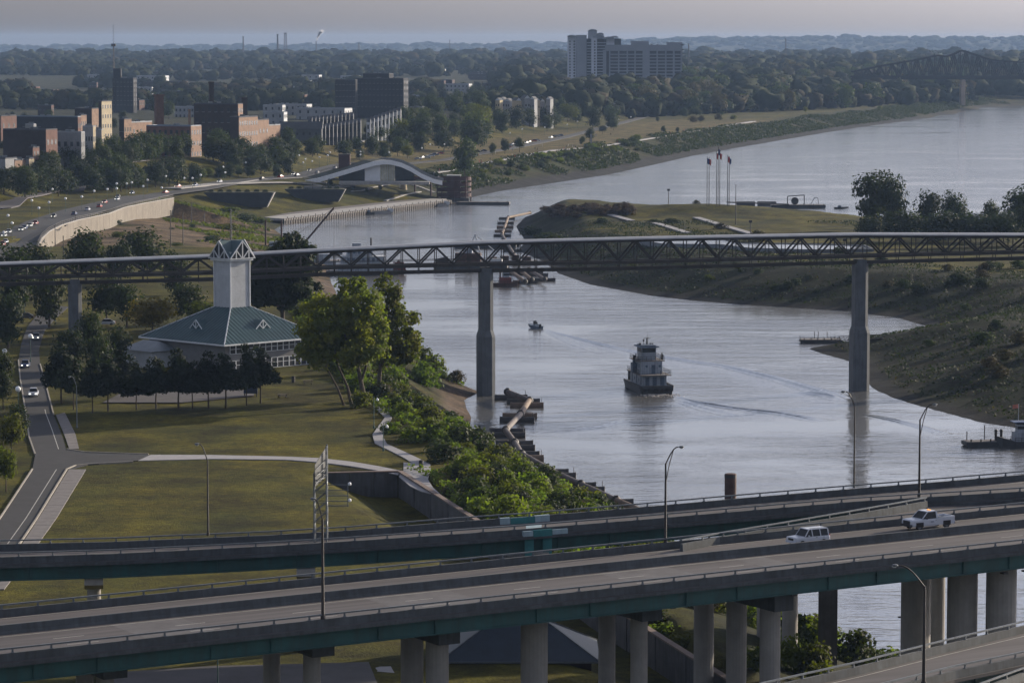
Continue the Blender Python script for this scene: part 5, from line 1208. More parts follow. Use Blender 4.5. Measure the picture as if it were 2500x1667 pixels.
# matted undergrowth on the banks: one mass
def undergrowth(name, label, pts, size, matn, seed, hmax=.6):
    rg = np.random.default_rng(seed); n = len(pts); z = height(pts[:, 0], pts[:, 1]); c = np.stack([pts[:, 0], pts[:, 1], z + rg.uniform(0.05, hmax, n)], 1)
    v, f = leaves(c, np.tile([0, -.3, .8], (n, 1)), size, rg); o = link(name, np_mesh(name, v, f), LEAF[matn]); tag(o, label, kind='stuff')
def bank_pts(n, y0, y1, d0, d1, seed, poly=SHORE, xr=(-140, 160), thin=None):
    rg = np.random.default_rng(seed); out = []
    while sum(map(len, out)) < n:
        x_ = rg.uniform(xr[0], xr[1], 60000); y_ = rg.uniform(y0, y1, 60000); d = sdist(x_, y_, poly); k = (d > d0) & (d < d1) & (vnoise(x_, y_, 7, seed) > .3); 
        if thin is not None: k &= thin(x_, y_, d)
        out.append(np.stack([x_[k], y_[k]], 1))
        if len(out) > 60: break
    return np.concatenate(out)[:n]
undergrowth('undergrowth', 'matted vines and weeds covering the near riverbank', bank_pts(52000, 385, 860, 3, 52, 5, thin=lambda x, y, d: ~((y > 640) & (y < 745) & (d < 13)) & ((d < 29) | (y < 505)) & (((x - WALL_A.x) * wl.x + (y - WALL_A.y) * wl.y < -1.6) | (y > 507))), .27, 'lime', 1, 1.0)
undergrowth('undergrowth', 'dry brown weeds among the bank vines', bank_pts(12000, 385, 860, 3, 30, 6, thin=lambda x, y, d: ~((y > 640) & (y < 745) & (d < 13))), .3, 'olive', 2, .8)
undergrowth('undergrowth', 'rough weeds on the slopes of the island', bank_pts(46000, 640, 1300, 5, 75, 7, ISLE, (-10, 330)), .3, 'dark', 3, .6)
undergrowth('undergrowth', 'tufts of dry grass on the island slopes', bank_pts(3500, 640, 1300, 5, 75, 8, ISLE, (-10, 330)), .28, 'brown', 4, .5)
undergrowth('undergrowth', 'tangled green cover on the park embankment', bank_pts(42000, 1690, 4100, 8, 50, 9, SHORE, (-60, 620), lambda x, y, d: (vnoise(x, y, 31, 8) > .22) & (d < 36 + 14 * vnoise(x, y, 60, 5))), .75, 'mid', 5, 1.5)
undergrowth('undergrowth', 'weeds spread over the dirt bank below the street wall', bank_pts(5000, 1200, 1450, 4, 50, 10, SHORE, (-230, -60), lambda x, y, d: vnoise(x, y, 22, 4) > .52), .6, 'olive', 6, .8)
# ---- island: reddish brush on the tip, bushes, trees on the right
r4 = random.Random(21)
for i in range(46):
    f = r4.random(); px = 1325 + 215 * f; py = 522 - 8 * f + r4.uniform(-7, 12); b = G(px, py, 8); w = r4.uniform(4, 7)
    tree('brush', 'reddish leafless brush clump along the crest of the island tip', b, w * .55, w, 'redbush', 'reddish brush on the island tip', 0)
for k, (px, py, tp, w) in enumerate([(1300, 575, 545, 60), (1340, 590, 560, 70), (1380, 600, 572, 60), (1700, 505, 484, 22), (1732, 506, 482, 26), (1745, 508, 488, 30), (1470, 545, 528, 40), (1760, 560, 540, 36), (1640, 545, 530, 50), (1600, 545, 532, 40), (2050, 625, 595, 42), (1850, 590, 555, 50)]):
    tr_px(px, py, tp, w, ('u4', 'u0', 'u4', 'u3')[k % 4], 'bush', 'dark rounded bush on the grassy island', 'bushes on the grassy island', 0, 9)
ISL_T = [(2136, 560, 422, 120, 'b1'), (2175, 565, 430, 90, 'b2'), (2265, 565, 464, 75, 'b0'), (2330, 570, 474, 80, 'b2'), (2415, 570, 488, 60, 'b0'), (2495, 575, 462, 110, 'b2'), (2200, 590, 510, 120, 'b0'), (2290, 590, 520, 120, 'b2'), (2370, 590, 515, 120, 'b0'), (2450, 590, 520, 120, 'b4'), (2120, 590, 530, 70, 'b4'), (2540, 600, 480, 130, 'b0')]
for k, (px, py, tp, w, key) in enumerate(ISL_T):
    tr_px(px, py, tp, w, key, 'shade_tree', ('tallest open crowned tree on the island crest' if k == 0 else 'dark tree in the clump along the island crest'), None if k == 0 else 'dark tree clump on the island crest', .12, 9)
for k in range(40):
    px = r4.uniform(2060, 2540); py = r4.uniform(640, 760) if r4.random() < .5 else r4.uniform(800, 960)
    b = P(px, py, 6); 
    if float(sdist(np.array([b.x]), np.array([b.y]), ISLE)[0]) < 12: continue
    b = G(px, py, 7); w = r4.uniform(3, 7); tree('bush', 'low dark bush on the shaded island slope', b, w * .6, w, r4.choice(['u4', 'u0', 'u3']), 'bushes on the shaded island slope', 0)
for k in range(40):
    px = r4.uniform(1420, 2000); py = r4.uniform(650, 735); b = P(px, py, 5)
    if float(sdist(np.array([b.x]), np.array([b.y]), ISLE)[0]) < 10: continue
    b = G(px, py, 5); w = r4.uniform(2, 5); tree('bush', 'scrubby bush on the low harbour side of the island', b, w * .6, w, r4.choice(['u4', 'u0', 'u2']), 'scrub on the harbour side of the island', 0)
# ---- city side trees by area (photo areas, bases on the ground)
AVOID = [(1205, 262, 1350, 285), (700, 318, 890, 372), (575, 340, 660, 395), (455, 345, 500, 410), (10, 395, 95, 470), (880, 300, 985, 335), (105, 350, 140, 400)]
def wood(n, x0, x1, y0, y1, hpx, label, group, keys, seed, z=20, slope=0.0, name='broadleaf_tree', mind=13):
    g = random.Random(seed); got = []; tries = 0
    while len(got) < n and tries < n * 40:
        tries += 1; f = g.random(); px = x0 + (x1 - x0) * f; py = g.uniform(y0, y1) + slope * f
        if any(abs(px - a) < mind and abs(py - b) < mind * .45 for a, b in got): continue
        if any(a0 < px < a1 and b0_ < py < b1_ for a0, b0_, a1, b1_ in AVOID): continue
        got.append((px, py)); b = G(px, py, z); h = g.uniform(*hpx); tree(name, label, b, h, h * g.uniform(.75, 1.15), g.choice(keys), group, .12)
BK = ['b0', 'b2', 'b4', 'b0', 'b1']; BM = ['b0', 'b1', 'b2', 'b4', 'b3']
wood(42, 0, 330, 420, 492, (9, 14), 'dark roadside tree between the city blocks and the riverside drive', 'roadside trees along the riverside drive', BK, 1, 16, -25, mind=16)
wood(38, 330, 720, 372, 430, (9, 14), 'dark tree in the belt below the brick warehouses', 'tree belt below the brick warehouses', BK, 2, 18, 0, mind=17)
wood(10, 420, 720, 430, 442, (4, 8), 'small tree along the landing promenade', 'small promenade trees', BM, 3, 13, -8, mind=14)
wood(30, 960, 1180, 268, 372, (11, 18), 'leafy tree on the bluff slope above the landing', 'trees on the bluff slope', BM, 4, 20, 0, mind=16)
wood(60, 1100, 1560, 245, 340, (10, 17), 'leafy tree in the belt behind the riverside park', 'tree belt behind the riverside park', BM, 5, 20, -28, mind=15)
wood(20, 700, 1000, 330, 392, (6, 12), 'tree in the gardens around the townhouses', 'garden trees by the townhouses', BM, 6, 20, 0, mind=17)
def wood_mass(label, n, x0, x1, y0, y1, hpx, seed, z, slope, mind, keys):
    g = random.Random(seed); got = []; V = {k: [] for k in keys}
    while len(got) < n:
        f = g.random(); px = x0 + (x1 - x0) * f; py = g.uniform(y0, y1) + slope * f
        got.append((px, py)); b = G(px, py, z); h = g.uniform(*hpx); w = h * g.uniform(.75, 1.1); k = g.choice(keys); q = LITE[k]; a = g.uniform(0, 6.28)
        m = np.array([[math.cos(a) * w, -math.sin(a) * w, 0], [math.sin(a) * w, math.cos(a) * w, 0], [0, 0, h * .95]]); V[k].append(q @ m.T + np.array([b.x, b.y, b.z + h * .05]))
    vs_ = np.concatenate([np.concatenate(v) for v in V.values() if v]); me = np_mesh('woodland', vs_, np.arange(len(vs_)).reshape(-1, 4)); mi = []
    for i, k in enumerate(keys):
        me.materials.append(LEAF[k]); mi.append(np.full(sum(len(v) for v in V[k]) // 4, i, np.int32))
    me.polygons.foreach_set('material_index', np.concatenate(mi)); o = link('woodland', me, None); tag(o, label, kind='stuff')
LITE = {}
for i, k in enumerate(('dark', 'mid', 'brown')):
    me_ = crown('lite', 90 + i, 34, 34, .045, 'round', k); a_ = np.empty(len(me_.vertices) * 3, np.float32); me_.vertices.foreach_get('co', a_); LITE[k] = a_.reshape(-1, 3).astype(float); bpy.data.meshes.remove(me_)
wood_mass('tall woods covering the bluff beyond the riverside park', 200, 1530, 2350, 206, 292, (14, 27), 7, 16, -38, 17, ['dark', 'mid', 'brown'])
wood(22, 0, 340, 262, 372, (5, 9), 'dark tree between the old city buildings', 'trees between the old city buildings', BK, 8, 23, 0, mind=20)
wood(18, 340, 1000, 225, 300, (11, 17), 'tree among the downtown rooftops', 'trees among the downtown rooftops', BM, 9, 24, 0, mind=22)
wood(26, 1660, 2330, 268, 306, (4, 8), 'scrubby tree on the embankment of the wide river', 'scrub along the wide river embankment', ['u0', 'u2', 'u3', 'b5'], 10, 8, -42, 'scrub_tree', mind=14)
for k, (px, py, tp, w) in enumerate([(1115, 392, 362, 22), (1203, 380, 350, 22), (1233, 376, 340, 26), (1268, 372, 335, 28), (1423, 352, 333, 14), (1440, 345, 314, 28), (1471, 328, 306, 22), (1498, 318, 292, 24), (1418, 356, 338, 10), (1620, 329, 307, 14), (1654, 326, 311, 12), (1670, 290, 265, 26), (1700, 288, 262, 34), (1605, 300, 285, 10), (928, 466, 450, 12), (862, 462, 448, 11), (895, 466, 452, 9), (806, 455, 434, 16)]):
    tr_px(px, py, tp, w, ('b0', 'b4', 'b2')[k % 3], 'park_tree', 'single young tree on the open park lawn', 'young park trees', .25, 12)
tr_px(1135, 446, 338, 68, 'b1', 'poplar_tree', 'tall leaning tree alone on the embankment beside the landing', None, .16, 8)
r5 = random.Random(33)
for k in range(46):
    px = r5.uniform(1150, 1560); f = (px - 1150) / 410; py = lerp(452, 376, f) - r5.uniform(6, 38); b = G(px, py, 6); w = r5.uniform(4, 9)
    tree('bush', 'green bush on the park embankment above the rocks', b, w * .6, w, r5.choice(['u0', 'u1', 'u2', 'u4']), 'bushes on the park embankment', 0)
for k, (px, py, tp, w, key) in enumerate([(275, 530, 512, 60, 'u4'), (290, 580, 560, 40, 'u2'), (470, 555, 545, 24, 'u4'), (560, 520, 500, 60, 'u2'), (600, 540, 515, 70, 'u0'), (640, 545, 525, 50, 'u2'), (420, 560, 554, 18, 'u4'), (430, 600, 590, 40, 'u2'), (520, 590, 570, 60, 'u0'), (560, 560, 540, 60, 'u2')]):
    tr_px(px, py, tp, w, key, 'bush', 'weedy bush on the bare dirt bank of the harbour', 'bushes on the bare dirt bank', 0, 8)
wood(30, 40, 360, 372, 425, (7, 11), 'dark tree screening the foot of the old city buildings', 'trees screening the old city buildings', BK, 12, 22, 0, mind=15)
wood(26, 960, 1500, 232, 290, (9, 14), 'leafy tree in the neighbourhood above the park', 'neighbourhood trees above the park', BM, 13, 24, 0, mind=17)
# ---- far woods: one mass of crowns to the horizon
def far_wood():
    rg = np.random.default_rng(99); t = []
    ph = (1 + 5 ** .5) / 2
    bm = bmesh.new(); bmesh.ops.create_icosphere(bm, subdivisions=2, radius=1.0); bv = np.array([v.co[:] for v in bm.verts]); bf = np.array([[v.index for v in f.verts] for f in bm.faces]); bm.free()
    tm = []
    for s in range(6):
        v = bv.copy(); n_ = np.array([noise.noise(Vector(p) * 1.7 + Vector((s * 9, 0, 0))) + .6 * noise.noise(Vector(p) * 4.1 + Vector((0, s * 5, 0))) for p in v]); tm.append(v * (1 + .55 * n_)[:, None])
    P_ = []
    D = 2750.0
    while D < 16000:
        if 7900 < D < 13000: D = 13200.0
        step = 34 + (D - 2750) * .02; dx = 10 + (D - 2750) * .0016; X0 = -.172 * D - 60
        n_ = int(.344 * D / dx) + 14; x_ = X0 + np.arange(n_) * dx + rg.uniform(-.5, .5, n_) * dx; y_ = D + rg.uniform(-.5, .5, n_) * step
        P_.append(np.stack([x_, y_], 1)); D += step
    P_ = np.concatenate(P_); d = sdist(P_[:, 0], P_[:, 1], SHORE); b0 = np.interp(P_[:, 1], [2750, 3000, 3400, 4000], [185, 150, 45, 26])
    pxs = CX + FPX * P_[:, 0] / P_[:, 1]
    k = (d > b0) & (vnoise(P_[:, 0], P_[:, 1], 150, 77) > np.where((pxs < 1200) & (P_[:, 1] < 5600), .55, .2)); 
    # streets and yards in the town stay open
    P_ = P_[k]; z = height(P_[:, 0], P_[:, 1]); n = len(P_)
    hgt = (8 + 15 * rg.random(n) ** 1.6) * (.75 + .5 * vnoise(P_[:, 0], P_[:, 1], 90, 12)); hgt *= np.where((pxs[k] < 1250) & (P_[:, 1] < 5600), .78, 1); rad = hgt * rg.uniform(.45, .75, n) * np.interp(P_[:, 1], [2750, 6000, 15000], [1, 1.15, 2.2])
    vid = rg.integers(0, 6, n); T = np.stack(tm)[vid]; an = rg.uniform(0, 6.28, n); c, s = np.cos(an), np.sin(an)
    V = np.empty_like(T); V[:, :, 0] = T[:, :, 0] * c[:, None] - T[:, :, 1] * s[:, None]; V[:, :, 1] = T[:, :, 0] * s[:, None] + T[:, :, 1] * c[:, None]; V[:, :, 2] = T[:, :, 2]
    V[:, :, :2] *= rad[:, None, None]; V[:, :, 2] = V[:, :, 2] * (hgt * .52)[:, None] + (z + hgt * .5)[:, None]; V[:, :, 0] += P_[:, 0][:, None]; V[:, :, 1] += P_[:, 1][:, None]
    F = (bf[None] + (np.arange(n) * len(bv))[:, None, None]).reshape(-1, 3)
    mi = np.repeat((rg.random(n) < .16).astype(np.int32), len(bf))
    # leafy tufts standing out of every crown
    TV, TM = [], []
    for sel, kk, sz in ((P_[:, 1] < 4600, 70, 1.25), ((P_[:, 1] >= 4600) & (P_[:, 1] < 8000), 26, 2.3)):
        ix = np.nonzero(sel)[0]; fi = rg.integers(0, len(bf), (len(ix), kk)); w3 = rg.dirichlet((1, 1, 1), (len(ix), kk))
        tri = V[ix][np.arange(len(ix))[:, None, None], bf[fi]]; c_ = (tri * w3[..., None]).sum(2); o_ = c_ - V[ix].mean(1)[:, None]; o_ /= np.linalg.norm(o_, axis=2)[..., None]
        ok = (o_[..., 2] > -.45); c_, o_ = (c_ + o_ * .35)[ok], o_[ok]; nr = o_ + rg.normal(0, .6, o_.shape); nr /= np.linalg.norm(nr, axis=1)[:, None]
        u_ = np.cross(nr, rg.normal(0, 1, nr.shape)); u_ /= np.linalg.norm(u_, axis=1)[:, None]; v_ = np.cross(nr, u_); s_ = sz * rg.uniform(.6, 1.4, (len(c_), 1))
        TV.append(np.stack([c_ + u_ * s_, c_ - u_ * s_ * .6 + v_ * s_, c_ - u_ * s_ * .6 - v_ * s_], 1).reshape(-1, 3))
    nv = len(V.reshape(-1, 3)); TV = np.concatenate(TV); F = np.concatenate([F, nv + np.arange(len(TV)).reshape(-1, 3)]); mi = np.concatenate([mi, (rg.random(len(TV) // 3) < .2).astype(np.int32)])
    me = np_mesh('far_woods', np.concatenate([V.reshape(-1, 3), TV]), F, True); 
    m = mat('far_leaves', (.03, .036, .015), .9, .35, .11, c2=(.013, .018, .008), spec=.05); me.materials.append(m); me.materials.append(mat('far_leaves_tan', (.03, .026, .014), .9, .3, .1, spec=.05))
    me.polygons.foreach_set('material_index', mi)
    o = link('far_woods', me, m); tag(o, 'endless hazy woodland stretching from the town to the horizon', kind='stuff'); print('far trees', n, len(F))
far_wood()
# ================================================================ landing
BRICK = mat('red_brick', (.13, .066, .05), .9, .22, .35, streak=.2); BRICK2 = mat('tan_brick', (.24, .155, .11), .9, .2, .35, streak=.15); BRICKK = mat('dark_shaded_brick', (.035, .026, .026), .9, .25, .35, streak=.25)  # BRICKK is darkened to carry the shade of the building fronts
STUC = mat('pale_stucco', (.24, .245, .255), .85, .12, .3, streak=.2); CREAM = mat('cream_stucco', (.36, .3, .2), .85, .12, .3); ROOFG = mat('grey_flat_roof', (.06, .066, .08), .9, .25, .1); ROOFW = mat('white_flat_roof', (.26, .28, .31), .8, .12, .1); DARKB = mat('dark_tower_brick', (.02, .021, .026), .9, .2, .2)
CORTEN = mat('weathered_red_steel', (.06, .026, .025), .8, .25, .3); TURF = mat('roof_turf', (.028, .032, .012), .95, .3, .5)
# quay: sheet pile wall, walk on top
qa, qb = Vector((-100.5, 1442, 0)), Vector((-30.5, 1613, 0)); qd = (qb - qa).normalized(); qn = Vector((qd.y, -qd.x, 0))
quay = tag(empty('quay', (qa.x, qa.y, 0)), kind='structure')
pl = MB(); n = 150
for i in range(n):
    p = qa.lerp(qb, (i + .5) / n) + qn * (.25 if i % 2 else 0); pl.box((p.x + qn.x * .6, p.y + qn.y * .6, .3), ((qb - qa).length / n * 1.02, .5, 4.2), math.atan2(qd.y, qd.x))
pl.build('sheet_piling', mat('sheet_steel', (.04, .032, .03), .8, .3, .3), quay, world=True)
MB().sweep([(.9, 2.35), (-9, 2.9), (-9, 1.5), (.9, 1.5)], [qa, qb]).build('quay_walk', CONC_L, quay, world=True)
for i in range(26): 
    p = qa.lerp(qb, (i + .5) / 26) + qn * .6; MB().tube((p.x, p.y, 2.3), (p.x, p.y, 3.1), .16, n=6).build('bollard', STEEL_D, quay, world=True)
COBB = mat('cobble_paving', (.1, .09, .09), .9, .2, .4)
def sheet(name, pts, m, dz=.3, z=8, th=.35, kind='structure'):
    q = [G(a, b, z) for a, b in pts]; vs = [(p.x, p.y, p.z + dz) for p in q] + [(p.x, p.y, p.z + dz - th) for p in q]; n = len(q)
    o = MB().add(vs, [tuple(range(n)), tuple(range(2 * n - 1, n - 1, -1))] + [((k + 1) % n, k, n + k, n + (k + 1) % n) for k in range(n)]).build(name, m); tag(o, kind=kind); return o
def ribbon(name, pts, w, m, dz=.3, z=10):
    q = []
    for a, b in zip(pts[:-1], pts[1:]):
        for i in range(6): q.append(G(lerp(a[0], b[0], i / 6), lerp(a[1], b[1], i / 6), z))
    q.append(G(*pts[-1], z)); q = [p + Vector((0, 0, dz)) for p in q]
    o = MB().sweep([(-w / 2, 0), (w / 2, 0), (w / 2, -.4), (-w / 2, -.4)], q).build(name, m); tag(o, kind='structure'); return o
ribbon('paved_slope', [(640, 537), (720, 522), (850, 507), (980, 493), (1060, 487)], 13, COBB, .5, 3)
ribbon('promenade', [(420, 462), (520, 452), (620, 448), (700, 447), (800, 455), (880, 446), (960, 440), (1030, 430)], 9, CONC_L, .55, 12)
for pts in ([(560, 452), (640, 440), (735, 436)], [(860, 468), (905, 460), (950, 452)], [(940, 492), (985, 478), (1025, 470)], [(990, 446), (1030, 460), (1060, 472)]): ribbon('walkway', pts, 1.8, CONC_L, .55, 8)
ribbon('park_walk', [(1050, 424), (1120, 411), (1200, 395), (1280, 380), (1350, 368), (1450, 360), (1560, 343), (1650, 328), (1750, 311), (1840, 297)], 4.5, PATHM, .3, 12)
ribbon('park_drive', [(860, 398), (980, 402), (1080, 392), (1160, 378), (1250, 362), (1370, 338), (1480, 310), (1560, 290), (1600, 278)], 8, ASPH, .3, 12)
ribbon('bluff_path', [(835, 356), (900, 343), (945, 333)], 5, CONC_L, .4, 18)
# planted hulls: dark slanted walls with a pale end
def planter(label, x0, x1, yb, yt, D, canopy=False):
    a, b = PD(x0, yb, D), PD(x1, yb, D); sc = FPX / D; L = (x1 - x0) / sc; h = (yb - yt) / sc; zb = min(a.z, H(a.x, D)) - .4
    t = thing('planter', label, 'planter', ((a.x + b.x) / 2, D, zb)); hh = a.z - zb + h
    vs = [(-L / 2 + 8, 0, 0), (L / 2 - 3, 0, 0), (L / 2 - 3, 9, 0), (-L / 2 + 8, 9, 0), (-L / 2, -.6, hh), (L / 2, -.6, hh), (L / 2, 11, hh), (-L / 2, 11, hh)]
    MB().add(vs, [(3, 2, 1, 0), (4, 5, 6, 7), (0, 1, 5, 4), (2, 3, 7, 6), (3, 0, 4, 7)]).add([vs[1], vs[2], vs[6], vs[5]], [(0, 1, 2, 3)]).build('wall', mat('planter_wall', (.028, .031, .036), .8, .2, .3), t)
    MB().add([(L / 2 - 2.95, -.1, 0), (L / 2 - 2.95, 9, 0), (L / 2 + .3, 11, hh), (L / 2 + .3, -.7, hh), (L / 2 - 3.3, -.1, 0), (L / 2 - .1, -.75, hh)], [(0, 1, 2, 3), (4, 0, 3, 5)]).build('end_face', CONC_L, t)
    MB().box((-.2, 5, hh + .1), (L - 1, 10.5, .2)).build('soil', TURF, t)
    if canopy:
        for dx in (-6, -1, 4): MB().tube((dx, 2, hh), (dx, 2, hh + 3), .12, n=6).build('canopy_post', STEEL_D, t)
        MB().box((-1, 3.5, hh + 3.1), (13, 5, .25)).build('canopy', STEEL_D, t); MB().box((-1, 4, hh + .8), (8, 2, 1.2)).build('kiosk', STUC, t)
    for i in range(7):
        c = bpy.data.objects.new('shrub', CROWNS['u4']); col.objects.link(c); c.parent = t; c.location = (-L / 2 + 3 + i * (L - 7) / 6, 4 + (i % 2) * 2, hh + .1); c.scale = (3.2, 3.2, 1.6)
    return t
planter('long dark sloping planter wall nearer the riverside drive', 497, 668, 504, 471, 1479); planter('shorter dark sloping planter with a canopy kiosk on top', 694, 842, 491, 463, 1540, True)
# the landing pavilion: one wave of turf roof with a white front
lp = P(930, 441, 12); D0 = lp.y
lpv = thing('landing_pavilion', 'wave roofed landing pavilion with white front and glass hall', 'building', (lp.x, lp.y, 11.6)); sc = FPX / D0
prof = [(740, 0), (775, 1.2), (810, 3.2), (850, 5.6), (890, 8.0), (915, 9.5), (935, 10.1), (955, 10), (980, 8.8), (1005, 6.5), (1030, 3.4), (1060, .8), (1080, 0)]
xs2 = [((a - 930) / sc, z) for a, z in prof]
def wave(m, y0, y1, up, th):
    vs = []; n = len(xs2)
    for x_, z in xs2: vs += [(x_, y0, z + up), (x_ - (y1 - y0) * .25, y1, z + up), (x_ - (y1 - y0) * .25, y1, z + up - th), (x_, y0, z + up - th)]
    fs = []
    for i in range(n - 1):
        for k in range(4): k2 = (k + 1) % 4; fs.append((4 * i + k2, 4 * i + k, 4 * i + 4 + k, 4 * i + 4 + k2))
    return m.add(vs, fs + [(0, 1, 2, 3), (4 * n - 1, 4 * n - 2, 4 * n - 3, 4 * n - 4)])
wave(MB(), .6, 26, .05, .5).build('turf_roof', TURF, lpv); wave(MB(), -.6, .6, .35, 2.2).build('roof_edge', mat('bright_white', (.75, .76, .78), .7, .06, .5), lpv); wave(MB(), 25, 26.4, .6, 1.6).build('roof_edge', STUC, lpv)
fr = [(x_, z - 1.6) for x_, z in xs2 if z > 3]; x0_, x1_ = fr[0][0], fr[-1][0]
def front(xa, xb, y_, m, name, top=None):
    N_ = 8; vs = []
    for i in range(N_ + 1):
        x_ = lerp(xa, xb, i / N_); z = float(np.interp(x_, [p[0] for p in xs2], [p[1] for p in xs2])) - 1.0; z = max(z, .2); vs += [(x_, y_, 0), (x_, y_, z), (x_, y_ + .3, z), (x_, y_ + .3, 0)]
    fs = [(4 * i, 4 * i + 4, 4 * i + 5, 4 * i + 1) for i in range(N_)] + [(4 * i + 1, 4 * i + 5, 4 * i + 6, 4 * i + 2) for i in range(N_)] + [(4 * i + 3, 4 * i + 2, 4 * i + 6, 4 * i + 7) for i in range(N_)]
    MB().add(vs, fs).build(name, m, lpv)
front(-18.5, -8, 3.0, GLASS, 'dark_glazing'); front(-8, -.5, 2.2, mat('bright_white'), 'white_wall'); front(-.3, 6.6, 2.6, mat('pale_glass', (.45, .43, .33), .15, .3, .4, spec=.8), 'glass_hall'); front(6.8, 16, 3.2, GLASS, 'dark_glazing')  # hall glass has a pale warm base colour
for i in range(7): MB().beam((-.3 + i * 1.15, 2.4, 0), (-.3 + i * 1.15, 2.4, 8), .12, .12).build('mullion', WHITE, lpv)
for k in (-.3, 25.7): rail(lpv, [(x_ - max(0, k) * .25, k, z + .35) for x_, z in xs2], 1.0, 2.4, m=STEEL_G, r=.05)
MB().box((2, -5, -.5), (44, 11, 1.4)).build('terrace', CONC_L, lpv)
eb = PD(840, 396, D0 + 30); el = thing('lift_tower', 'square rust red lift tower on the pavilion roof', 'tower', (eb.x + .6, D0 + 22, 13)); MB().box((0, 0, 4.6), (5.6, 4.4, 12.6)).build('shaft', CORTEN, el); MB().box((0, 0, 11.0), (6, 4.8, .3)).build('cap', STEEL_D, el); MB().box((2.83, 0, 3), (.06, 2.4, 7)).build('glazing', BRICK2, el)
# spiral ramp tower of stacked oval rings
st = P(1108, 493, 0); stw = thing('spiral_ramp_tower', 'stacked oval ring tower of dark red steel standing at the water', 'tower', (st.x, st.y + 5, 0))
def oval(m, rx, ry, z0, z1, th, a0=0, a1=2 * math.pi, n=32, dz=0.0):
    vs = []
    for i in range(n + 1):
        a = a0 + (a1 - a0) * i / n; c, s = math.cos(a), math.sin(a); o = dz * i / n
        vs += [(rx * c, ry * s, z0 + o), (rx * c, ry * s, z1 + o), ((rx - th) * c, (ry - th) * s, z1 + o), ((rx - th) * c, (ry - th) * s, z0 + o)]
    fs = []
    for i in range(n):
        for k in range(4): k2 = (k + 1) % 4; fs.append((4 * i + k, 4 * i + k2, 4 * i + 4 + k2, 4 * i + 4 + k))
    return m.add(vs, fs)
for k in range(4):
    z0 = 2.4 + k * 2.7; oval(MB(), 8.6, 6, z0, z0 + 1.75, .3).build('ramp_band', CORTEN, stw); oval(MB(), 8.3, 5.7, z0 - .05, z0 + .15, 2.6).build('ramp_deck', CONC_L, stw)
MB().box((0, 0, 5.8), (6.6, 10.4, 14.2)).build('core_wall', CORTEN, stw); MB().box((0, 0, .6), (15, 11, 2.6)).build('base', CONC_D, stw); MB().box((0, 0, 13.0), (7.2, 11, .3)).build('cap', STUC, stw)
for i in range(8): a = i * math.pi / 4; MB().tube((8.4 * math.cos(a), 5.8 * math.sin(a), -1), (8.4 * math.cos(a), 5.8 * math.sin(a), 12), .3, n=8).build('post', CORTEN, stw)
bd = thing('tower_footbridge', 'dark red footbridge linking the pavilion terrace to the ring tower', 'bridge', (P(1030, 440, 9).x, st.y + 6, 4)); wa, wb_ = PD(985, 431, st.y + 8), PD(1078, 441, st.y + 6)
MB().beam(wa, wb_, 3, 1.5).build('deck', CORTEN, bd, world=True)
for f in (.3, .72): q = wa.lerp(wb_, f); MB().tube((q.x, q.y, 0), q, .45, n=8).build('support', CORTEN, bd, world=True)
MB().tube((wa.x, wa.y, 2), (wa.x, wa.y, wa.z - .5), 2.2, 1.2, 12).build('abutment', CREAM, bd, world=True)

# ================================================================ street wall, drive and cars
sw = SWV; wl_ = thing('retaining_wall', 'pale curving concrete retaining wall below the riverside drive', 'wall', (sw[4].x, sw[4].y, 8))
fine = []
for a, b in zip(sw[:-1], sw[1:]):
    nseg = max(1, int((b - a).length / 9))
    for i in range(nseg): fine.append(a.lerp(b, i / nseg))
fine.append(sw[-1]); SWM = mat('street_wall', (.17, .148, .122), .85, .15, .25, streak=.3)
for a, b in zip(fine[:-1], fine[1:]): MB().sweep([(-.3, -7), (.35, -7), (.3, 0), (-.3, 0)], [a.lerp(b, .005), a.lerp(b, .995)]).build('wall_panel', SWM, wl_, world=True)
MB().sweep([(-.45, 0), (.45, 0), (.45, .25), (-.45, .25)], fine).build('coping', CONC_L, wl_, world=True)
rail(wl_, [p - wl_.location + Vector((0, 0, .25)) for p in fine], 1.1, 3.0, m=STEEL_D, r=.06)
DR = [(-60, 640), (20, 606), (70, 572), (120, 543), (200, 516), (290, 494), (380, 474), (470, 462), (560, 446), (640, 438), (740, 430), (860, 400)]
ribbon('riverside_drive', DR, 17, ASPH, .35, 14)
ribbon('upper_street', [(-40, 500), (80, 478), (180, 452), (260, 438), (345, 420)], 9, ROADC, .4, 16)
def car_proto(c):
    t = thing('car', '', 'car'); m = mat('car_' + c[0], c[1], .3, .05, 1, spec=.6)
    loft(MB(), [(-2.2, sec(.8, .3, .72, .76, .7)), (-1.9, sec(.88, .24, .84, .88, .78)), (1.8, sec(.88, .24, .88, .92, .78)), (2.2, sec(.8, .3, .78, .82, .7))]).build('body', m, t)
    loft(MB(), [(-1.1, [(-.76, .86), (-.7, .9), (.7, .9), (.76, .86)]), (-.4, [(-.78, .86), (-.62, 1.42), (.62, 1.42), (.78, .86)]), (1.0, [(-.78, .86), (-.62, 1.44), (.62, 1.44), (.78, .86)]), (1.8, [(-.74, .86), (-.66, .95), (.66, .95), (.74, .86)])]).build('cabin', GLASS, t)
    MB().box((.3, 0, 1.46), (1.2, 1.2, .06)).build('roof', m, t)
    for s in (-1, 1):
        for x_ in (-1.35, 1.35): wheel(t, x_, s * .76, .32)
        MB().box((-2.2, s * .55, .6), (.06, .34, .16)).build('headlight', HEADON, t); MB().box((2.2, s * .55, .66), (.06, .34, .16)).build('tail_lamp', TAILR, t)
    return t
HEADON = mat('headlamp_on', (.8, .8, .75), .2, emit=((1, .95, .8), 2.0))
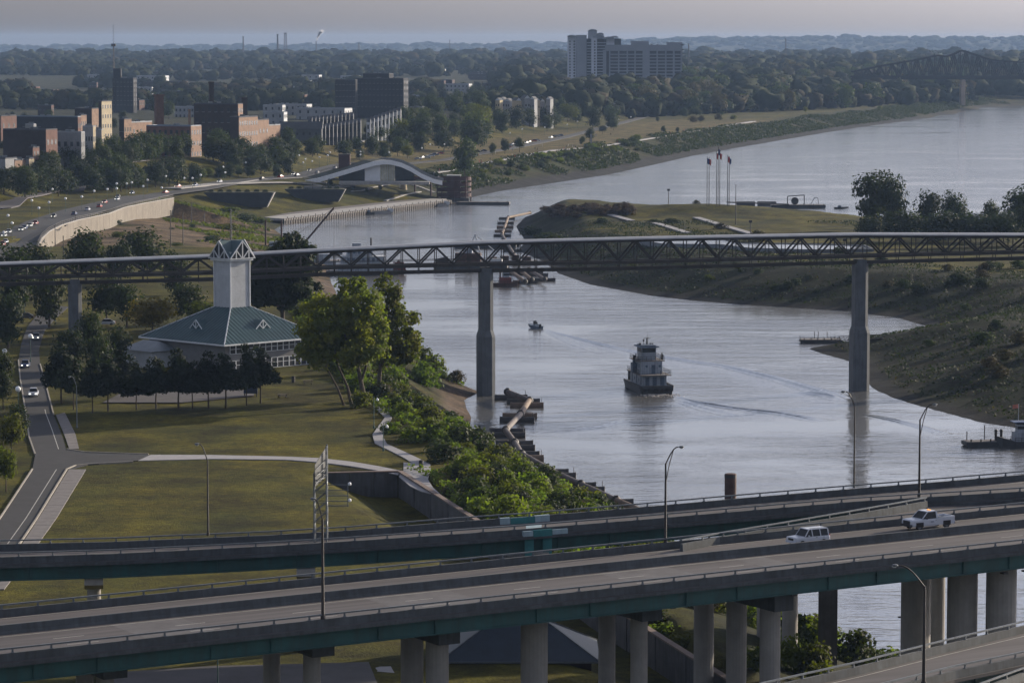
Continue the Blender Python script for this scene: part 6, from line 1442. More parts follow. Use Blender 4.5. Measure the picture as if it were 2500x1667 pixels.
PROT = {c[0]: car_proto(c) for c in (('white', (.65, .66, .68)), ('silver', (.36, .37, .39)), ('black', (.02, .02, .024)), ('red', (.3, .03, .025)), ('blue', (.04, .07, .16)))}
CK = list(PROT); used = set()
def car(p, rz, c, label, group):
    o = PROT[c] if c not in used else copy_tree(PROT[c]); used.add(c); o.location = p; o.rotation_euler = (0, 0, rz); o['label'] = label; o['group'] = group; o['category'] = 'car'
g = random.Random(5)
dpts = [G(a, b, 14) for a, b in DR]
def on_path(pts, d, offs):
    for a, b in zip(pts[:-1], pts[1:]):
        l = (b - a).length
        if d <= l:
            u = (b - a).normalized(); q = a.lerp(b, d / l) + Vector((u.y, -u.x, 0)) * offs; return q, math.atan2(u.y, u.x)
        d -= l
    return None
tot = sum((b - a).length for a, b in zip(dpts[:-1], dpts[1:]))
d = 20
while d < tot - 60:
    o = g.choice((-5.6, -2.4, 2.4, 5.6)); q, an = on_path(dpts, d, o); c = g.choice(CK); q.z = H(q.x, q.y) + .36; near = d < 190
    car(q, an if o < 0 else an + math.pi, c, c + ' car driving on the riverside drive behind the retaining wall', 'cars on the riverside drive'); d += g.uniform(7, 16) if near else g.uniform(16, 45)
pk = [(1020, 392), (1030, 389), (1042, 388), (1052, 384), (1062, 381), (1075, 378), (1245, 358), (1252, 355), (1292, 350), (1303, 347), (1312, 346), (1345, 339), (1352, 336), (1360, 336), (1368, 334), (1240, 362), (1285, 352), (1180, 372), (1150, 377), (1165, 374)]
for k, (a, b) in enumerate(pk):
    q = G(a, b, 12); c = g.choice(CK); q.z += .35; car(q, R(g.choice((20, 65, 200))), c, c + ' car parked by the trees along the riverside park', 'cars parked by the riverside park')
for k, (a, b) in enumerate([(82, 968), (62, 898), (88, 830), (258, 795), (60, 780)]):
    q = G(a, b, 14); c = ('white', 'blue', 'silver', 'white', 'black')[k]; q.z += .14; car(q, R(95 if k < 3 else 5), c, c + ' car on the road beside the conifer grove', 'cars on the road by the grove')
# ================================================================ lamps with white globes
gl_proto = globe('globe_lamp', 'x', (0, 0, -50), 5.0, 'white globe lamps along the riverside')
for ch in gl_proto.children:
    if ch.name.startswith('globe'): ch.scale = (1.7, 1.7, 1.7); ch.location = (0, 0, -3.6)
LP = []
for a, b in [(120, 505), (160, 495), (200, 490), (128, 470), (78, 500), (60, 455), (95, 520), (230, 475), (262, 470), (285, 468), (310, 455), (350, 462), (395, 460), (285, 455), (322, 452), (405, 435), (360, 445), (450, 440), (545, 410), (550, 425), (600, 400), (490, 432), (470, 440), (730, 380), (745, 390), (762, 395), (780, 385), (740, 398), (805, 372), (800, 380), (700, 395), (710, 388), (880, 370), (880, 378), (940, 365), (950, 372), (975, 358), (1000, 362), (1030, 360), (1050, 350), (1085, 350), (1090, 330), (1130, 335), (1160, 325), (1245, 320), (1275, 310), (1303, 300), (1330, 305), (1350, 292), (1385, 298), (1410, 290), (1450, 285), (1480, 280), (1510, 285), (1540, 278), (1545, 250), (1595, 262), (1600, 250), (20, 540), (30, 560), (10, 585), (45, 700), (60, 740), (135, 760), (12, 900), (45, 1000), (150, 960), (75, 860)]:
    q = G(a, b + 24, 14); LP.append(q)
for i, q in enumerate(LP):
    o = gl_proto if i == 0 else copy_tree(gl_proto); o.location = q; o['label'] = 'white globe lamp on a thin pole along the riverside roads'

# ================================================================ old city blocks
PHI = R(22)
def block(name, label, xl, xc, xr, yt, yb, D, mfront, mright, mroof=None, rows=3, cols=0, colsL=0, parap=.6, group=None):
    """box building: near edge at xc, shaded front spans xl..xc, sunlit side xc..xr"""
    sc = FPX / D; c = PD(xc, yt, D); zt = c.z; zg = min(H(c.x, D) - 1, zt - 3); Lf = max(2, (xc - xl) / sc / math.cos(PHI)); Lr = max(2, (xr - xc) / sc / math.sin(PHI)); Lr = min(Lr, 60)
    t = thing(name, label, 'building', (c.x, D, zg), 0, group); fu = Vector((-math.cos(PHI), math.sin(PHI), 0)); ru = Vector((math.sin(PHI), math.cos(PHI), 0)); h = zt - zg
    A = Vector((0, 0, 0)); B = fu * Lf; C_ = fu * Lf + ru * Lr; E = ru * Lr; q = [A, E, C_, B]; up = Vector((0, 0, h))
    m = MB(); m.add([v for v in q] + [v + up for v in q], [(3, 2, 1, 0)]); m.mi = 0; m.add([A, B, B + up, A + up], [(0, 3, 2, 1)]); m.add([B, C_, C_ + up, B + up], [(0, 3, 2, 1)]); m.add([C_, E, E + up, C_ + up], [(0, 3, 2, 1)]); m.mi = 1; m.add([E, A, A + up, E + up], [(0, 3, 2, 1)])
    m.build('wall', None, t, mats=[mfront, mright])  # where they differ, the darker front colour holds the shade
    cen = (A + C_) / 2; r = MB(); r.add([v + up * 1 + Vector((0, 0, -.02)) for v in q], [(0, 1, 2, 3)])
    for a, b in zip(q, q[1:] + q[:1]):
        a2, b2 = a + (cen - a).normalized() * .25, b + (cen - b).normalized() * .25; r.beam(a2 + up + Vector((0, 0, parap / 2 - .1)), b2 + up + Vector((0, 0, parap / 2 - .1)), .4, parap)
    r.build('roof', mroof or ROOFG, t)
    vis = min(h, 22)
    def wins(o, u, L_, n, nrm):
        for i in range(n):
            for j in range(rows):
                z = h - vis * (j + .55) / rows; p = o + u * (L_ * (i + .5) / n) + nrm * .03 + Vector((0, 0, z)); w = min(1.4, L_ / n * .5)
                f = MB().beam(p - u * w / 2, p + u * w / 2, .08, min(2.0, vis / rows * .55)).build('window', GLASS, t)
                MB().beam(p - u * w * .6 - Vector((0, 0, min(1.1, vis / rows * .3))) + nrm * .04, p + u * w * .6 - Vector((0, 0, min(1.1, vis / rows * .3))) + nrm * .04, .16, .16).build('sill', STUC, f)
    if cols: wins(A, ru, Lr, cols, Vector((math.cos(PHI), -math.sin(PHI), 0)))
    if colsL: wins(A, fu, Lf, colsL, Vector((-math.sin(PHI), -math.cos(PHI), 0)))
    for i in range(2): p = cen + fu * g.uniform(-.3, .3) * Lf * .6; MB().box((p.x, p.y, h + .6), (2, 1.6, 1.3), PHI).build('roof_unit', STEEL_G, t)
    return t
def stack(name, label, x0, x1, yt, yb, D, m, round_=False):
    a = PD((x0 + x1) / 2, yb, D); zt = PD(x0, yt, D).z; w = (x1 - x0) / FPX * D; zg = min(a.z, H(a.x, D)); t = thing(name, label, 'chimney', (a.x, D, zg)); h = zt - zg
    if round_: MB().lathe([(w * .62, 0), (w * .45, h)], (0, 0, 0), 14).build('shaft', m, t)
    else: MB().box((0, 0, h / 2), (w * .78, w * .78, h), PHI, taper=.94).build('shaft', m, t)
    MB().box((0, 0, h - .4), (w * .9, w * .9, .8), 0 if round_ else PHI).build('crown', m, t); return t
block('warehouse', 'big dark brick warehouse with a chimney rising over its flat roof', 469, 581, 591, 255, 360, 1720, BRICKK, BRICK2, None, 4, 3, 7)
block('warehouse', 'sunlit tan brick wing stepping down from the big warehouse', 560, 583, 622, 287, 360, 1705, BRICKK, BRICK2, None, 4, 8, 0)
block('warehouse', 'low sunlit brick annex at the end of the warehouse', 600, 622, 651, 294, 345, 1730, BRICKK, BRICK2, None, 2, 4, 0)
block('shed', 'small gabled brick shed beyond the warehouse annex', 650, 655, 680, 307, 335, 1800, BRICKK, BRICK2, ROOFW, 1, 4, 0)
stack('chimney', 'tall dark square brick chimney over the warehouse', 509, 523, 200, 262, 1760, BRICKK); stack('chimney', 'thin brick chimney behind the warehouse wing', 586, 605, 238, 292, 1780, BRICKK)
stack('chimney', 'broad square brick stack with a sunlit side', 376, 401, 231, 300, 1800, BRICK); stack('chimney', 'short sunlit brick pier beside the warehouse', 459, 466, 267, 300, 1790, BRICK2)
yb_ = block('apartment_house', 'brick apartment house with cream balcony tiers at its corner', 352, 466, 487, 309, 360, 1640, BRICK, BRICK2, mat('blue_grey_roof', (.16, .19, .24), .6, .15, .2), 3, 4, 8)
for j in range(3):
    o = Vector((math.sin(PHI), math.cos(PHI), 0)); nr = Vector((math.cos(PHI), -math.sin(PHI), 0)); h = yb_.children[0].dimensions.z
    MB().beam(nr * .9 + o * .5 + Vector((0, 0, h - 1 - j * 4.2)), nr * .9 + o * 10.5 + Vector((0, 0, h - 1 - j * 4.2)), 1.8, 1.5 if j else 1.0).build('balcony', CREAM, yb_)
for i in range(4): MB().beam(nr * 1.5 + o * (.8 + i * 3) + Vector((0, 0, 0)), nr * 1.5 + o * (.8 + i * 3) + Vector((0, 0, h)), .3, .3).build('balcony_post', CREAM, yb_)
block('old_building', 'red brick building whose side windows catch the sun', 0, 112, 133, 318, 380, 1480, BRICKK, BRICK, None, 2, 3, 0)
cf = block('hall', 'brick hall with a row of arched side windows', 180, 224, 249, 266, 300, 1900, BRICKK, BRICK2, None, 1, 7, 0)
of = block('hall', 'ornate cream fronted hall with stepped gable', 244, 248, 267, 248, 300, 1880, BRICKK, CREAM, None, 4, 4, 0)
h = of.children[0].dimensions.z
for i, dz in enumerate((0, 1.0, 2.0, 1.0, 0)): p = Vector((math.sin(PHI), math.cos(PHI), 0)) * (1.5 + i * 2.3); MB().box((p.x, p.y, h + .4 + dz / 2), (1.2, 2.2, 1.2 + dz), -PHI).build('gable_step', CREAM, of)
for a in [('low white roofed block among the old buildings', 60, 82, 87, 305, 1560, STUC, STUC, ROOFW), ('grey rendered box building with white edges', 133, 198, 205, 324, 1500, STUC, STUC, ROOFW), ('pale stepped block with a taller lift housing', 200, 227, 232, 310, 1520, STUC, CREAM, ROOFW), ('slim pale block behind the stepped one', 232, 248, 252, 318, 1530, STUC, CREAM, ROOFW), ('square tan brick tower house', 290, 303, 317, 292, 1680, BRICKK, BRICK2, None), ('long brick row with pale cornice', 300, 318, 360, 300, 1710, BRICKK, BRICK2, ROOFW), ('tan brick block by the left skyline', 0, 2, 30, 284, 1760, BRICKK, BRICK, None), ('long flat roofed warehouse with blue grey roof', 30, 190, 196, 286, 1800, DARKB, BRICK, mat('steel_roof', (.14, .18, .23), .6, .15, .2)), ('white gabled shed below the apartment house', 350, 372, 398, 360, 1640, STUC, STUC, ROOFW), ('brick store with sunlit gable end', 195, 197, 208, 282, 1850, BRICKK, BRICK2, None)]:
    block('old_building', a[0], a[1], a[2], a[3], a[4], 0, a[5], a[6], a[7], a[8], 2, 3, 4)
ch = block('church_front', 'pale columned front building with grey pitched roof by the drive', -40, 13, 34, 388, 430, 1425, STUC, STUC, None, 1, 0, 0)
block('old_building', 'pale portico block beside the columned front', 34, 36, 58, 392, 0, 1432, BRICK2, BRICK2, None, 1, 5, 0); block('old_building', 'tall narrow brick tower by the drive', 78, 80, 92, 361, 0, 1450, BRICKK, BRICK, None, 3, 2, 0); block('old_building', 'stepped pale wall between portico and brick tower', 60, 71, 80, 388, 0, 1440, STUC, CREAM, None, 1, 2, 0)
# downtown further back
tw_ = block('office_tower', 'dark brick tower block carrying a tall radio mast', 272, 325, 332, 192, 0, 2650, DARKB, DARKB, None, 6, 2, 6)
mh = PD(276, 112, 2650).z - tw_.location.z; mx0 = (276 - 325) / FPX * 2650
mm = MB(); 
for dx, dy in ((-.9, 0), (.9, 0), (0, 1.4)): mm.tube((mx0 + dx, 6 + dy, 0), (mx0 + dx * .3, 6 + dy * .3, mh), .3, .15, 5)
for i in range(16): z = 30 + i * 2.6; mm.tube((mx0 - .6, 6, z), (mx0 + .6, 6, z + 2.4), .14, n=4)
mm.build('radio_mast', STEEL_D, tw_); MB().box((mx0, 6, mh + .4), (3.4, 3, 2.2)).build('mast_head', STEEL_D, tw_); MB().box((mx0 + 3, 6, PD(276, 180, 2650).z - tw_.location.z), (6, 6, 8)).build('stair_head', DARKB, tw_)
block('office_block', 'large dark office block with stepped top storeys', 868, 985, 996, 193, 0, 2460, DARKB, DARKB, None, 5, 3, 12); block('office_block', 'dark upper storey block set back on the large office', 885, 950, 960, 181, 0, 2480, DARKB, DARKB, None, 5, 0, 6); block('office_block', 'slightly lower dark wing left of the large office', 817, 868, 872, 196, 0, 2440, DARKB, DARKB, None, 5, 0, 6)
FAR = [(330, 410, 186, 3100, 1), (210, 255, 183, 3300, 1), (333, 376, 214, 2900, 1), (345, 455, 200, 3000, 0), (390, 495, 222, 2500, 0), (672, 770, 214, 2750, 1), (705, 765, 198, 3000, 1), (735, 785, 184, 3200, 1), (660, 755, 232, 2400, 0), (690, 722, 216, 2380, 0), (760, 820, 240, 2150, 1), (665, 760, 256, 2100, 1), (600, 640, 215, 2700, 0), (985, 1040, 234, 2300, 1), (830, 880, 186, 3000, 1), (545, 610, 226, 2350, 0), (1160, 1200, 204, 3200, 0), (1060, 1110, 196, 3400, 0), (60, 140, 220, 2400, 0), (150, 215, 232, 2200, 0), (265, 350, 246, 2150, 0), (20, 60, 240, 2300, 0), (90, 130, 258, 2000, 0), (1375, 1412, 232, 2700, 1), (1470, 1505, 254, 2500, 1), (1760, 1790, 188, 3500, 1), (1828, 1868, 189, 3600, 1), (1610, 1640, 244, 2900, 0), (720, 858, 266, 2080, 1), (1000, 1036, 262, 2120, 1), (640, 700, 275, 1950, 1)]
r6 = random.Random(17)
for k in range(44):
    x0 = r6.uniform(0, 1150); y0 = r6.uniform(168, 262); wdt = r6.uniform(26, 84) * (1 - (262 - y0) / 260)
    if 810 < x0 + wdt and x0 < 1000 and y0 > 185: continue
    FAR.append((x0, x0 + wdt, y0, 2600, int(r6.random() < .42)))
DESC = ['low warehouse', 'flat roofed shed', 'plain block', 'long store', 'small works', 'office annex']
for k, (a, b, y_, D, wgt) in enumerate(FAR):
    for _ in range(5): D = .5 * D + .5 * (CAM_H - H(XD((a + b) / 2, D), D) - 7.5) * FPX / (y_ - HOR)
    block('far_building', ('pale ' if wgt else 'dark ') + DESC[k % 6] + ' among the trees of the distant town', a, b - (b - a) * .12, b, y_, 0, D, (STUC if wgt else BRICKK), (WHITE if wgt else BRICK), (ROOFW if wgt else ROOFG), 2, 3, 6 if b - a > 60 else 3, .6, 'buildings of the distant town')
# ---- terraces of townhouses with party wall fins
def terrace(label, x0, x1, y0, y1, n, D0_, D1_, hh_, m, fin, group):
    for i in range(n):
        f = (i + .5) / n; px = lerp(x0, x1, f); py = lerp(y0, y1, f); D = lerp(D0_, D1_, f); w = (x1 - x0) / n / FPX * D * 1.06; c = PD(px, py, D); zg = min(c.z - hh_, H(c.x, D))
        t = thing('townhouse', label, 'house', (c.x, D, zg), 0, group); h = c.z - zg
        MB().box((0, 5, h / 2), (w, 10, h)).build('wall', m, t); MB().box((w / 2, .6, h * .72 + .6), (.32, 3, h * .56 + 1.2)).build('party_wall', fin, t)
        MB().add([(-w / 2, -.3, h), (w / 2, -.3, h), (w / 2, 10.3, h), (-w / 2, 10.3, h), (-w / 2, 5, h + 2.4), (w / 2, 5, h + 2.4)], [(0, 1, 5, 4), (2, 3, 4, 5), (0, 4, 3), (1, 2, 5)]).build('roof', mat('slate_roof', (.045, .048, .056), .8, .2, .3), t)
        for z in (h * .35, h * .75): MB().box((-.1 * w, -.04, z), (w * .4, .1, h * .22)).build('window', GLASS, t)
terrace('grey stepped townhouse with pale party walls in the upper terrace', 752, 862, 296, 284, 12, 1950, 2010, 9, mat('grey_siding', (.055, .06, .068), .85, .15, .4), STUC, 'upper townhouse terrace')
terrace('grey stepped townhouse with pale party walls in the lower terrace', 775, 880, 316, 300, 11, 1890, 1950, 9, mat('grey_siding', (.13, .135, .14)), STUC, 'lower townhouse terrace')
gs = PD(700, 300, 1900); gw_ = thing('townhouse', 'large blank grey gable house at the end of the terraces', 'house', (PD(755, 330, 1880).x, 1880, H(PD(755, 330, 1880).x, 1880))); MB().box((-5, 6, 4.5), (24, 12, 9)).build('wall', mat('grey_siding'), gw_); MB().add([(-17.4, -.4, 9), (7.4, -.4, 9), (7.4, 12.4, 9), (-17.4, 12.4, 9), (-17.4, 6, 13), (7.4, 6, 13)], [(0, 1, 5, 4), (2, 3, 4, 5), (0, 4, 3), (1, 2, 5)]).build('roof', mat('slate_roof'), gw_)
for i in range(6): MB().box((-14 + i * 3.6, -.05, 6.2), (1.2, .1, 1.4)).build('window', GLASS, gw_)
terrace('white bay fronted townhouse on the bluff', 895, 978, 300, 270, 9, 1990, 2060, 9, WHITE, WHITE, 'white townhouses on the bluff')
r8 = random.Random(4)
for k in range(11):
    px = 1216 + k * 12.2 + r8.uniform(-3, 3); D_ = 2520 + r8.uniform(-25, 40); py = 249 - r8.uniform(0, 9); c = PD(px, py, D_); w = r8.uniform(3.2, 5.2); zg = H(c.x, D_) - .5; h = c.z - zg
    t = thing('gabled_house', 'narrow white gable fronted house above the tree belt', 'house', (c.x, D_, zg), R(r8.choice((-18, 22))), 'white gabled houses above the trees')
    MB().box((0, 4, h / 2), (w, 8, h)).build('wall', STUC if k % 4 else CREAM, t); MB().add([(-w / 2 - .3, -.4, h), (w / 2 + .3, -.4, h), (0, -.4, h + w * .55), (-w / 2 - .3, 8.4, h), (w / 2 + .3, 8.4, h), (0, 8.4, h + w * .55)], [(0, 2, 5, 3), (1, 4, 5, 2)]).build('roof', mat('slate_roof'), t)
    MB().add([(-w / 2, -.02, h), (w / 2, -.02, h), (0, -.02, h + w * .5)], [(0, 1, 2)]).build('gable', WHITE, t)
    for z in (h * .3, h * .75):
        for dx in (-.25, .25): MB().box((dx * w, -.05, z), (w * .22, .1, 1.6)).build('window', GLASS, t)

# ---- the twin riverside apartment towers
D = 3660; sc = FPX / D
def bxp(m, x0, x1, yt, yb, D_, dep): a, b = PD(x0, yt, D_), PD(x1, yb, D_); return m.box(((a.x + b.x) / 2, D_ + dep / 2, (a.z + b.z) / 2), (b.x - a.x, dep, a.z - b.z))
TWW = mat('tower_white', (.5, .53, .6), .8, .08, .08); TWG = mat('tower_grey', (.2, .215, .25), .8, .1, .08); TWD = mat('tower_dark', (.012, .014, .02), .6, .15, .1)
at_ = thing('apartment_tower', 'pale apartment tower with stepped rounded roof crowns', 'building', (PD(1420, 223, D).x, D, 23))
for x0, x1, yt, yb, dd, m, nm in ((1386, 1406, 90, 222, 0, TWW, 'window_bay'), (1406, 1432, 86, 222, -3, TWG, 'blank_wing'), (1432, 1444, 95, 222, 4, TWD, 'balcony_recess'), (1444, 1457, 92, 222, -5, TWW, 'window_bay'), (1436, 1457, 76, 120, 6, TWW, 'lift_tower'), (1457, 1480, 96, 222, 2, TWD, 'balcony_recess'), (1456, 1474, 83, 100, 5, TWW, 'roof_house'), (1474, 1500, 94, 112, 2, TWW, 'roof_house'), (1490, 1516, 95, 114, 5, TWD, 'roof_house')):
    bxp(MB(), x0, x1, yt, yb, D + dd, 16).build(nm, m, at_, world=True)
for x0, x1, yt in ((1385, 1407, 90), (1456, 1474, 84), (1490, 1510, 92), (1436, 1458, 76), (1446, 1476, 92), (1474, 1500, 95)):
    a, b = PD(x0, yt, D), PD(x1, yt, D); r = (b.x - a.x) / 2; m = MB(); vs = []; nS = 10
    for i in range(nS + 1):
        t = math.pi * i / nS; vs += [((a.x + b.x) / 2 - r * math.cos(t), D - 6, a.z - .3 + r * .45 * math.sin(t)), ((a.x + b.x) / 2 - r * math.cos(t), D + 14, a.z - .3 + r * .45 * math.sin(t))]
    m.add(vs, [(2 * i, 2 * i + 1, 2 * i + 3, 2 * i + 2) for i in range(nS)] + [tuple(range(0, 2 * nS + 2, 2))]); m.build('vault_roof', TWG, at_, world=True)
for j in range(15):
    y_ = 100 + j * 7.0
    for x0, x1 in ((1390, 1393), (1400, 1404), (1450, 1454)):
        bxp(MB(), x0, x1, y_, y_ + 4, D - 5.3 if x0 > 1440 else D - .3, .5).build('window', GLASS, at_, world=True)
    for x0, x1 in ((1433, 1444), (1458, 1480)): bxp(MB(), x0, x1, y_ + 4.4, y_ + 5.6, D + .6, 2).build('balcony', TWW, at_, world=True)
as_ = thing('apartment_slab', 'long grey apartment slab with balcony bands between upright fins', 'building', (PD(1570, 223, D).x, D, 23))
bxp(MB(), 1479, 1664, 124, 226, D + 2, 16).build('core', TWD, as_, world=True); bxp(MB(), 1477, 1666, 110, 125, D, 20).build('attic_band', TWG, as_, world=True)
for x0, x1 in ((1472, 1480), (1487, 1490), (1509, 1512), (1530, 1533), (1549, 1552), (1569, 1586), (1603, 1606), (1624, 1627), (1643, 1647), (1662, 1665)): bxp(MB(), x0, x1, 122, 226, D - .6, 4).build('fin', TWG, as_, world=True)
for j in range(12):
    for x0, x1 in ((1490, 1509), (1512, 1530), (1533, 1549), (1552, 1569), (1586, 1603), (1606, 1624), (1627, 1643), (1647, 1662)):
        bxp(MB(), x0, x1, 132 + j * 8, 135 + j * 8, D + .4, 1.8).build('balcony', TWG, as_, world=True)
for x0, x1, yt in ((1541, 1584, 101), (1628, 1666, 104), (1589, 1593, 108), (1604, 1607, 107)): bxp(MB(), x0, x1, yt, 111, D + 4, 10).build('roof_unit', TWG, as_, world=True)
for y_ in (109, 121): bxp(MB(), 1662, 1669, y_, y_ + 3, D, 6).build('roof_bracket', TWD, as_, world=True)

# ---- far truss bridge over the wide river
D = 3900; TR = mat('bridge_black', (.008, .008, .01), .8, .2, .1)
tbx = [2080, 2150, 2220, 2256, 2290, 2310, 2330, 2345, 2355, 2390, 2420, 2460, 2500, 2540, 2600]; tby = [176, 162, 150, 143, 136, 139, 133, 125, 125, 137, 147, 151, 153, 153, 151]
far_b = thing('truss_bridge', 'black cantilever truss bridge far down the wide river', 'bridge', (PD(2350, 250, D).x, D, 0))
for dy in (0, 14):
    tp = [PD(a, b, D) + Vector((0, dy, 0)) for a, b in zip(tbx, tby)]; m = MB()
    for a, b in zip(tp[:-1], tp[1:]): m.beam(a, b, 1.6, 2.0)
    m.build('top_chord', TR, far_b, world=True)
    dk_ = [PD(a, 190, D) + Vector((0, dy, 0)) for a in (2080, 2600)]; MB().beam(dk_[0], dk_[1], 1.6, 4.5).build('bottom_chord', TR, far_b, world=True)
    px = 2090; k = 0
    while px < 2590:
        y0 = interp(px, tbx, tby); y1 = interp(px + 15, tbx, tby); a = PD(px, y0, D) + Vector((0, dy, 0)); b = PD(px, 190, D) + Vector((0, dy, 0)); MB().beam(b, a, .9, .9).build('vertical', TR, far_b, world=True)
        c = PD(px + 15, y1 if k % 2 else 190, D) + Vector((0, dy, 0)); s = PD(px, 190 if k % 2 else y0, D) + Vector((0, dy, 0)); MB().beam(s, c, 1.2, 1.2).build('diagonal', TR, far_b, world=True); px += 15; k += 1
a, b = PD(2080, 189, D), PD(2600, 189, D); MB().beam(a + Vector((0, 7, -1)), b + Vector((0, 7, -1)), 14, 1.4).build('deck', TR, far_b, world=True)
for px in (2352, 2440 + 170, 2200): q = PD(px, 195, D); MB().box((q.x, D + 7, q.z / 2 - 1), (5.5, 16, q.z + 2), taper=.86).build('pier', mat('pier_sandstone', (.4, .31, .24), .9, .15, .1), far_b, world=True)
tow = barge(P(2475, 251, 0), 60, 14, R(5), 'dark string of barges moored beyond the truss bridge', 3.5); MB().box((10, 0, 7), (12, 8, 8)).build('deckhouse', BOATW, tow)

# ---- flag poles and masts on the island
FR = mat('flag_red', (.4, .08, .07), .8, .3, .6)
for k, (px, yt) in enumerate(((1726, 384), (1731, 386), (1749, 372), (1753, 362), (1757, 372), (1776, 380), (1780, 384))):
    b = G(px, 503, 12); zt = PD(px, yt, b.y).z; h = zt - b.z; f = thing('flag_pole', 'tall dark flag pole with drooping flag on the island mound', 'flag pole', b, 0, 'flag poles on the island mound'); MB().lathe([(.17, -.4), (.14, h * .5), (.08, h)], (0, 0, 0), 8).ball((0, 0, h + .15), .2, 8, 4).build('pole', BLACK, f)
    MB().add([(0, 0, h - .3), (.9, .2, h - .9), (.7, -.1, h - 3.2), (0, .1, h - 2.6), (0, .06, h - .3), (.9, .26, h - .9), (.7, -.04, h - 3.2), (0, .16, h - 2.6)], [(0, 1, 2, 3), (7, 6, 5, 4), (0, 4, 5, 1), (1, 5, 6, 2), (2, 6, 7, 3), (3, 7, 4, 0)]).build('flag', FR if k % 3 else mat('flag_blue', (.06, .08, .2), .8), f)
def post(px, py, yt, label, head=False, z=10): b = G(px, py, z); h = PD(px, yt, b.y).z - b.z; f = thing('mast', label, 'mast', b); MB().lathe([(.2, -.4), (.12, h)], (0, 0, 0), 8).build('pole', STEEL_D, f); MB().box((0, 0, h), ((1.2, .5, .9) if head else (.3, .3, .3))).build('head', STEEL_D, f); return f
post(1632, 505, 464, 'floodlight mast on the crest of the island', True); post(1796, 548, 452, 'bare dark mast on the island lawn'); post(1832, 572, 541, 'twin lamp standard on the island lawn', True); post(2062, 620, 586, 'thin lamp standard beside the lagoon', True)
for k, (px, py, yt) in enumerate([(135, 612, 552), (185, 575, 525), (417, 612, 515), (447, 598, 520), (468, 548, 494), (499, 545, 520), (155, 625, 577), (563, 600, 512)]): post(px, py, yt, 'weathered timber mooring post standing on the dirt bank', False, 8)['group'] = 'timber posts on the dirt bank'
# island walks and lagoon basin
for pts in ([(1490, 526), (1515, 533), (1542, 541)], [(1590, 544), (1632, 556), (1676, 570)], [(1700, 533), (1760, 551), (1835, 573)]): ribbon('island_walk', pts, 3.0, PATHM, .5, 9)
lg = [P(a, b, 9.6) for a, b in ((1562, 587), (1640, 582), (1760, 583), (1800, 594), (1960, 596), (2110, 600), (2130, 609), (1980, 611), (1830, 607), (1760, 598), (1620, 597))]
o = MB().add([(p.x, p.y, 9.6) for p in lg], [tuple(range(len(lg)))[::-1]]).build('lagoon', WATER); tag(o, kind='structure')
for pl_ in o.data.polygons: pass
o.data.flip_normals() if o.data.polygons[0].normal.z < 0 else None
bs = thing('lagoon_basin', 'pale concrete basin wall round the island lagoon', 'wall', (lg[0].x, lg[0].y, 6)); cl_ = [Vector((p.x, p.y, 9.5)) for p in lg]; cl_.append(cl_[0]); MB().sweep([(-.3, -3.5), (1.2, -3.5), (.4, .4), (-.3, .4)], cl_[::-1]).build('basin_wall', mat('basin_concrete', (.13, .145, .165), .85, .15, .3), bs, world=True)
a, b = [P(q[0], q[1], 8.0) for q in ((1560, 598), (1810, 612))]; MB().add([a + Vector((0, 0, 1.3)), b + Vector((0, 0, 1.3)), b + Vector((2, -22, -3.5)), a + Vector((0, -22, -3.5)), a + Vector((0, 0, -3)), b + Vector((0, 0, -3))], [(0, 3, 2, 1), (0, 1, 5, 4), (1, 2, 5), (0, 4, 3)]).build('sloping_apron', mat('basin_concrete'), bs, world=True)

# ---- monument, people in the park
mo = G(1443, 357, 12); mt_ = thing('obelisk', 'white stone obelisk on a round bed beside the park walk', 'monument', mo); MB().box((0, 0, .5), (2.4, 2.4, 1.2)).build('plinth', STUC, mt_); MB().box((0, 0, 4.4), (1.3, 1.3, 6.8), taper=.6).build('shaft', STUC, mt_); MB().lathe([(5, 0), (5, .3), (4.6, .35)], (0, 0, 0), 16).build('bed', TURF, mt_)
def person_mesh(name, stride):
    me = bpy.data.meshes.new(name); V = [(0, 0, .95), (0, 0, 1.2), (0, 0, 1.42), (0, 0, 1.55), (0, 0, 1.68), (.1, .02, .9), (.1 + .0, stride * .5, .5), (.1, stride, .08), (.1, stride + .14, .04), (-.1, .02, .9), (-.1, -stride * .4, .5), (-.1, -stride, .08), (-.1, -stride + .14, .04), (.2, 0, 1.4), (.25, -stride * .3, 1.12), (.24, -stride * .2 + .1, .88), (-.2, 0, 1.4), (-.25, stride * .3, 1.12), (-.24, stride * .2 + .1, .88)]
    E_ = [(0, 1), (1, 2), (2, 3), (3, 4), (0, 5), (5, 6), (6, 7), (7, 8), (0, 9), (9, 10), (10, 11), (11, 12), (2, 13), (13, 14), (14, 15), (2, 16), (16, 17), (17, 18)]; rad = [.15, .14, .16, .06, .11, .09, .075, .05, .04, .09, .075, .05, .04, .07, .05, .035, .07, .05, .035]
    me.from_pydata(V, E_, []); o = bpy.data.objects.new(name, me); col.objects.link(o); o.modifiers.new('s', 'SKIN'); 
    for i, r in enumerate(rad): me.skin_vertices[0].data[i].radius = (r, r); me.skin_vertices[0].data[i].use_root = (i == 0)
    o.modifiers.new('d', 'SUBSURF').levels = 1; dg = bpy.context.evaluated_depsgraph_get(); m2 = bpy.data.meshes.new_from_object(o.evaluated_get(dg)); bpy.data.objects.remove(o); return m2
PM = [person_mesh('person', .25), person_mesh('person', .08)]; CLO = [mat('clothes_%d' % i, c, .9, .1, 3) for i, c in enumerate(((.03, .03, .04), (.3, .08, .07), (.08, .1, .2), (.45, .43, .4)))]
PMC = []
for m in PM:
    for c in CLO: q = m.copy(); q.materials.clear(); q.materials.append(c); PMC.append(q)
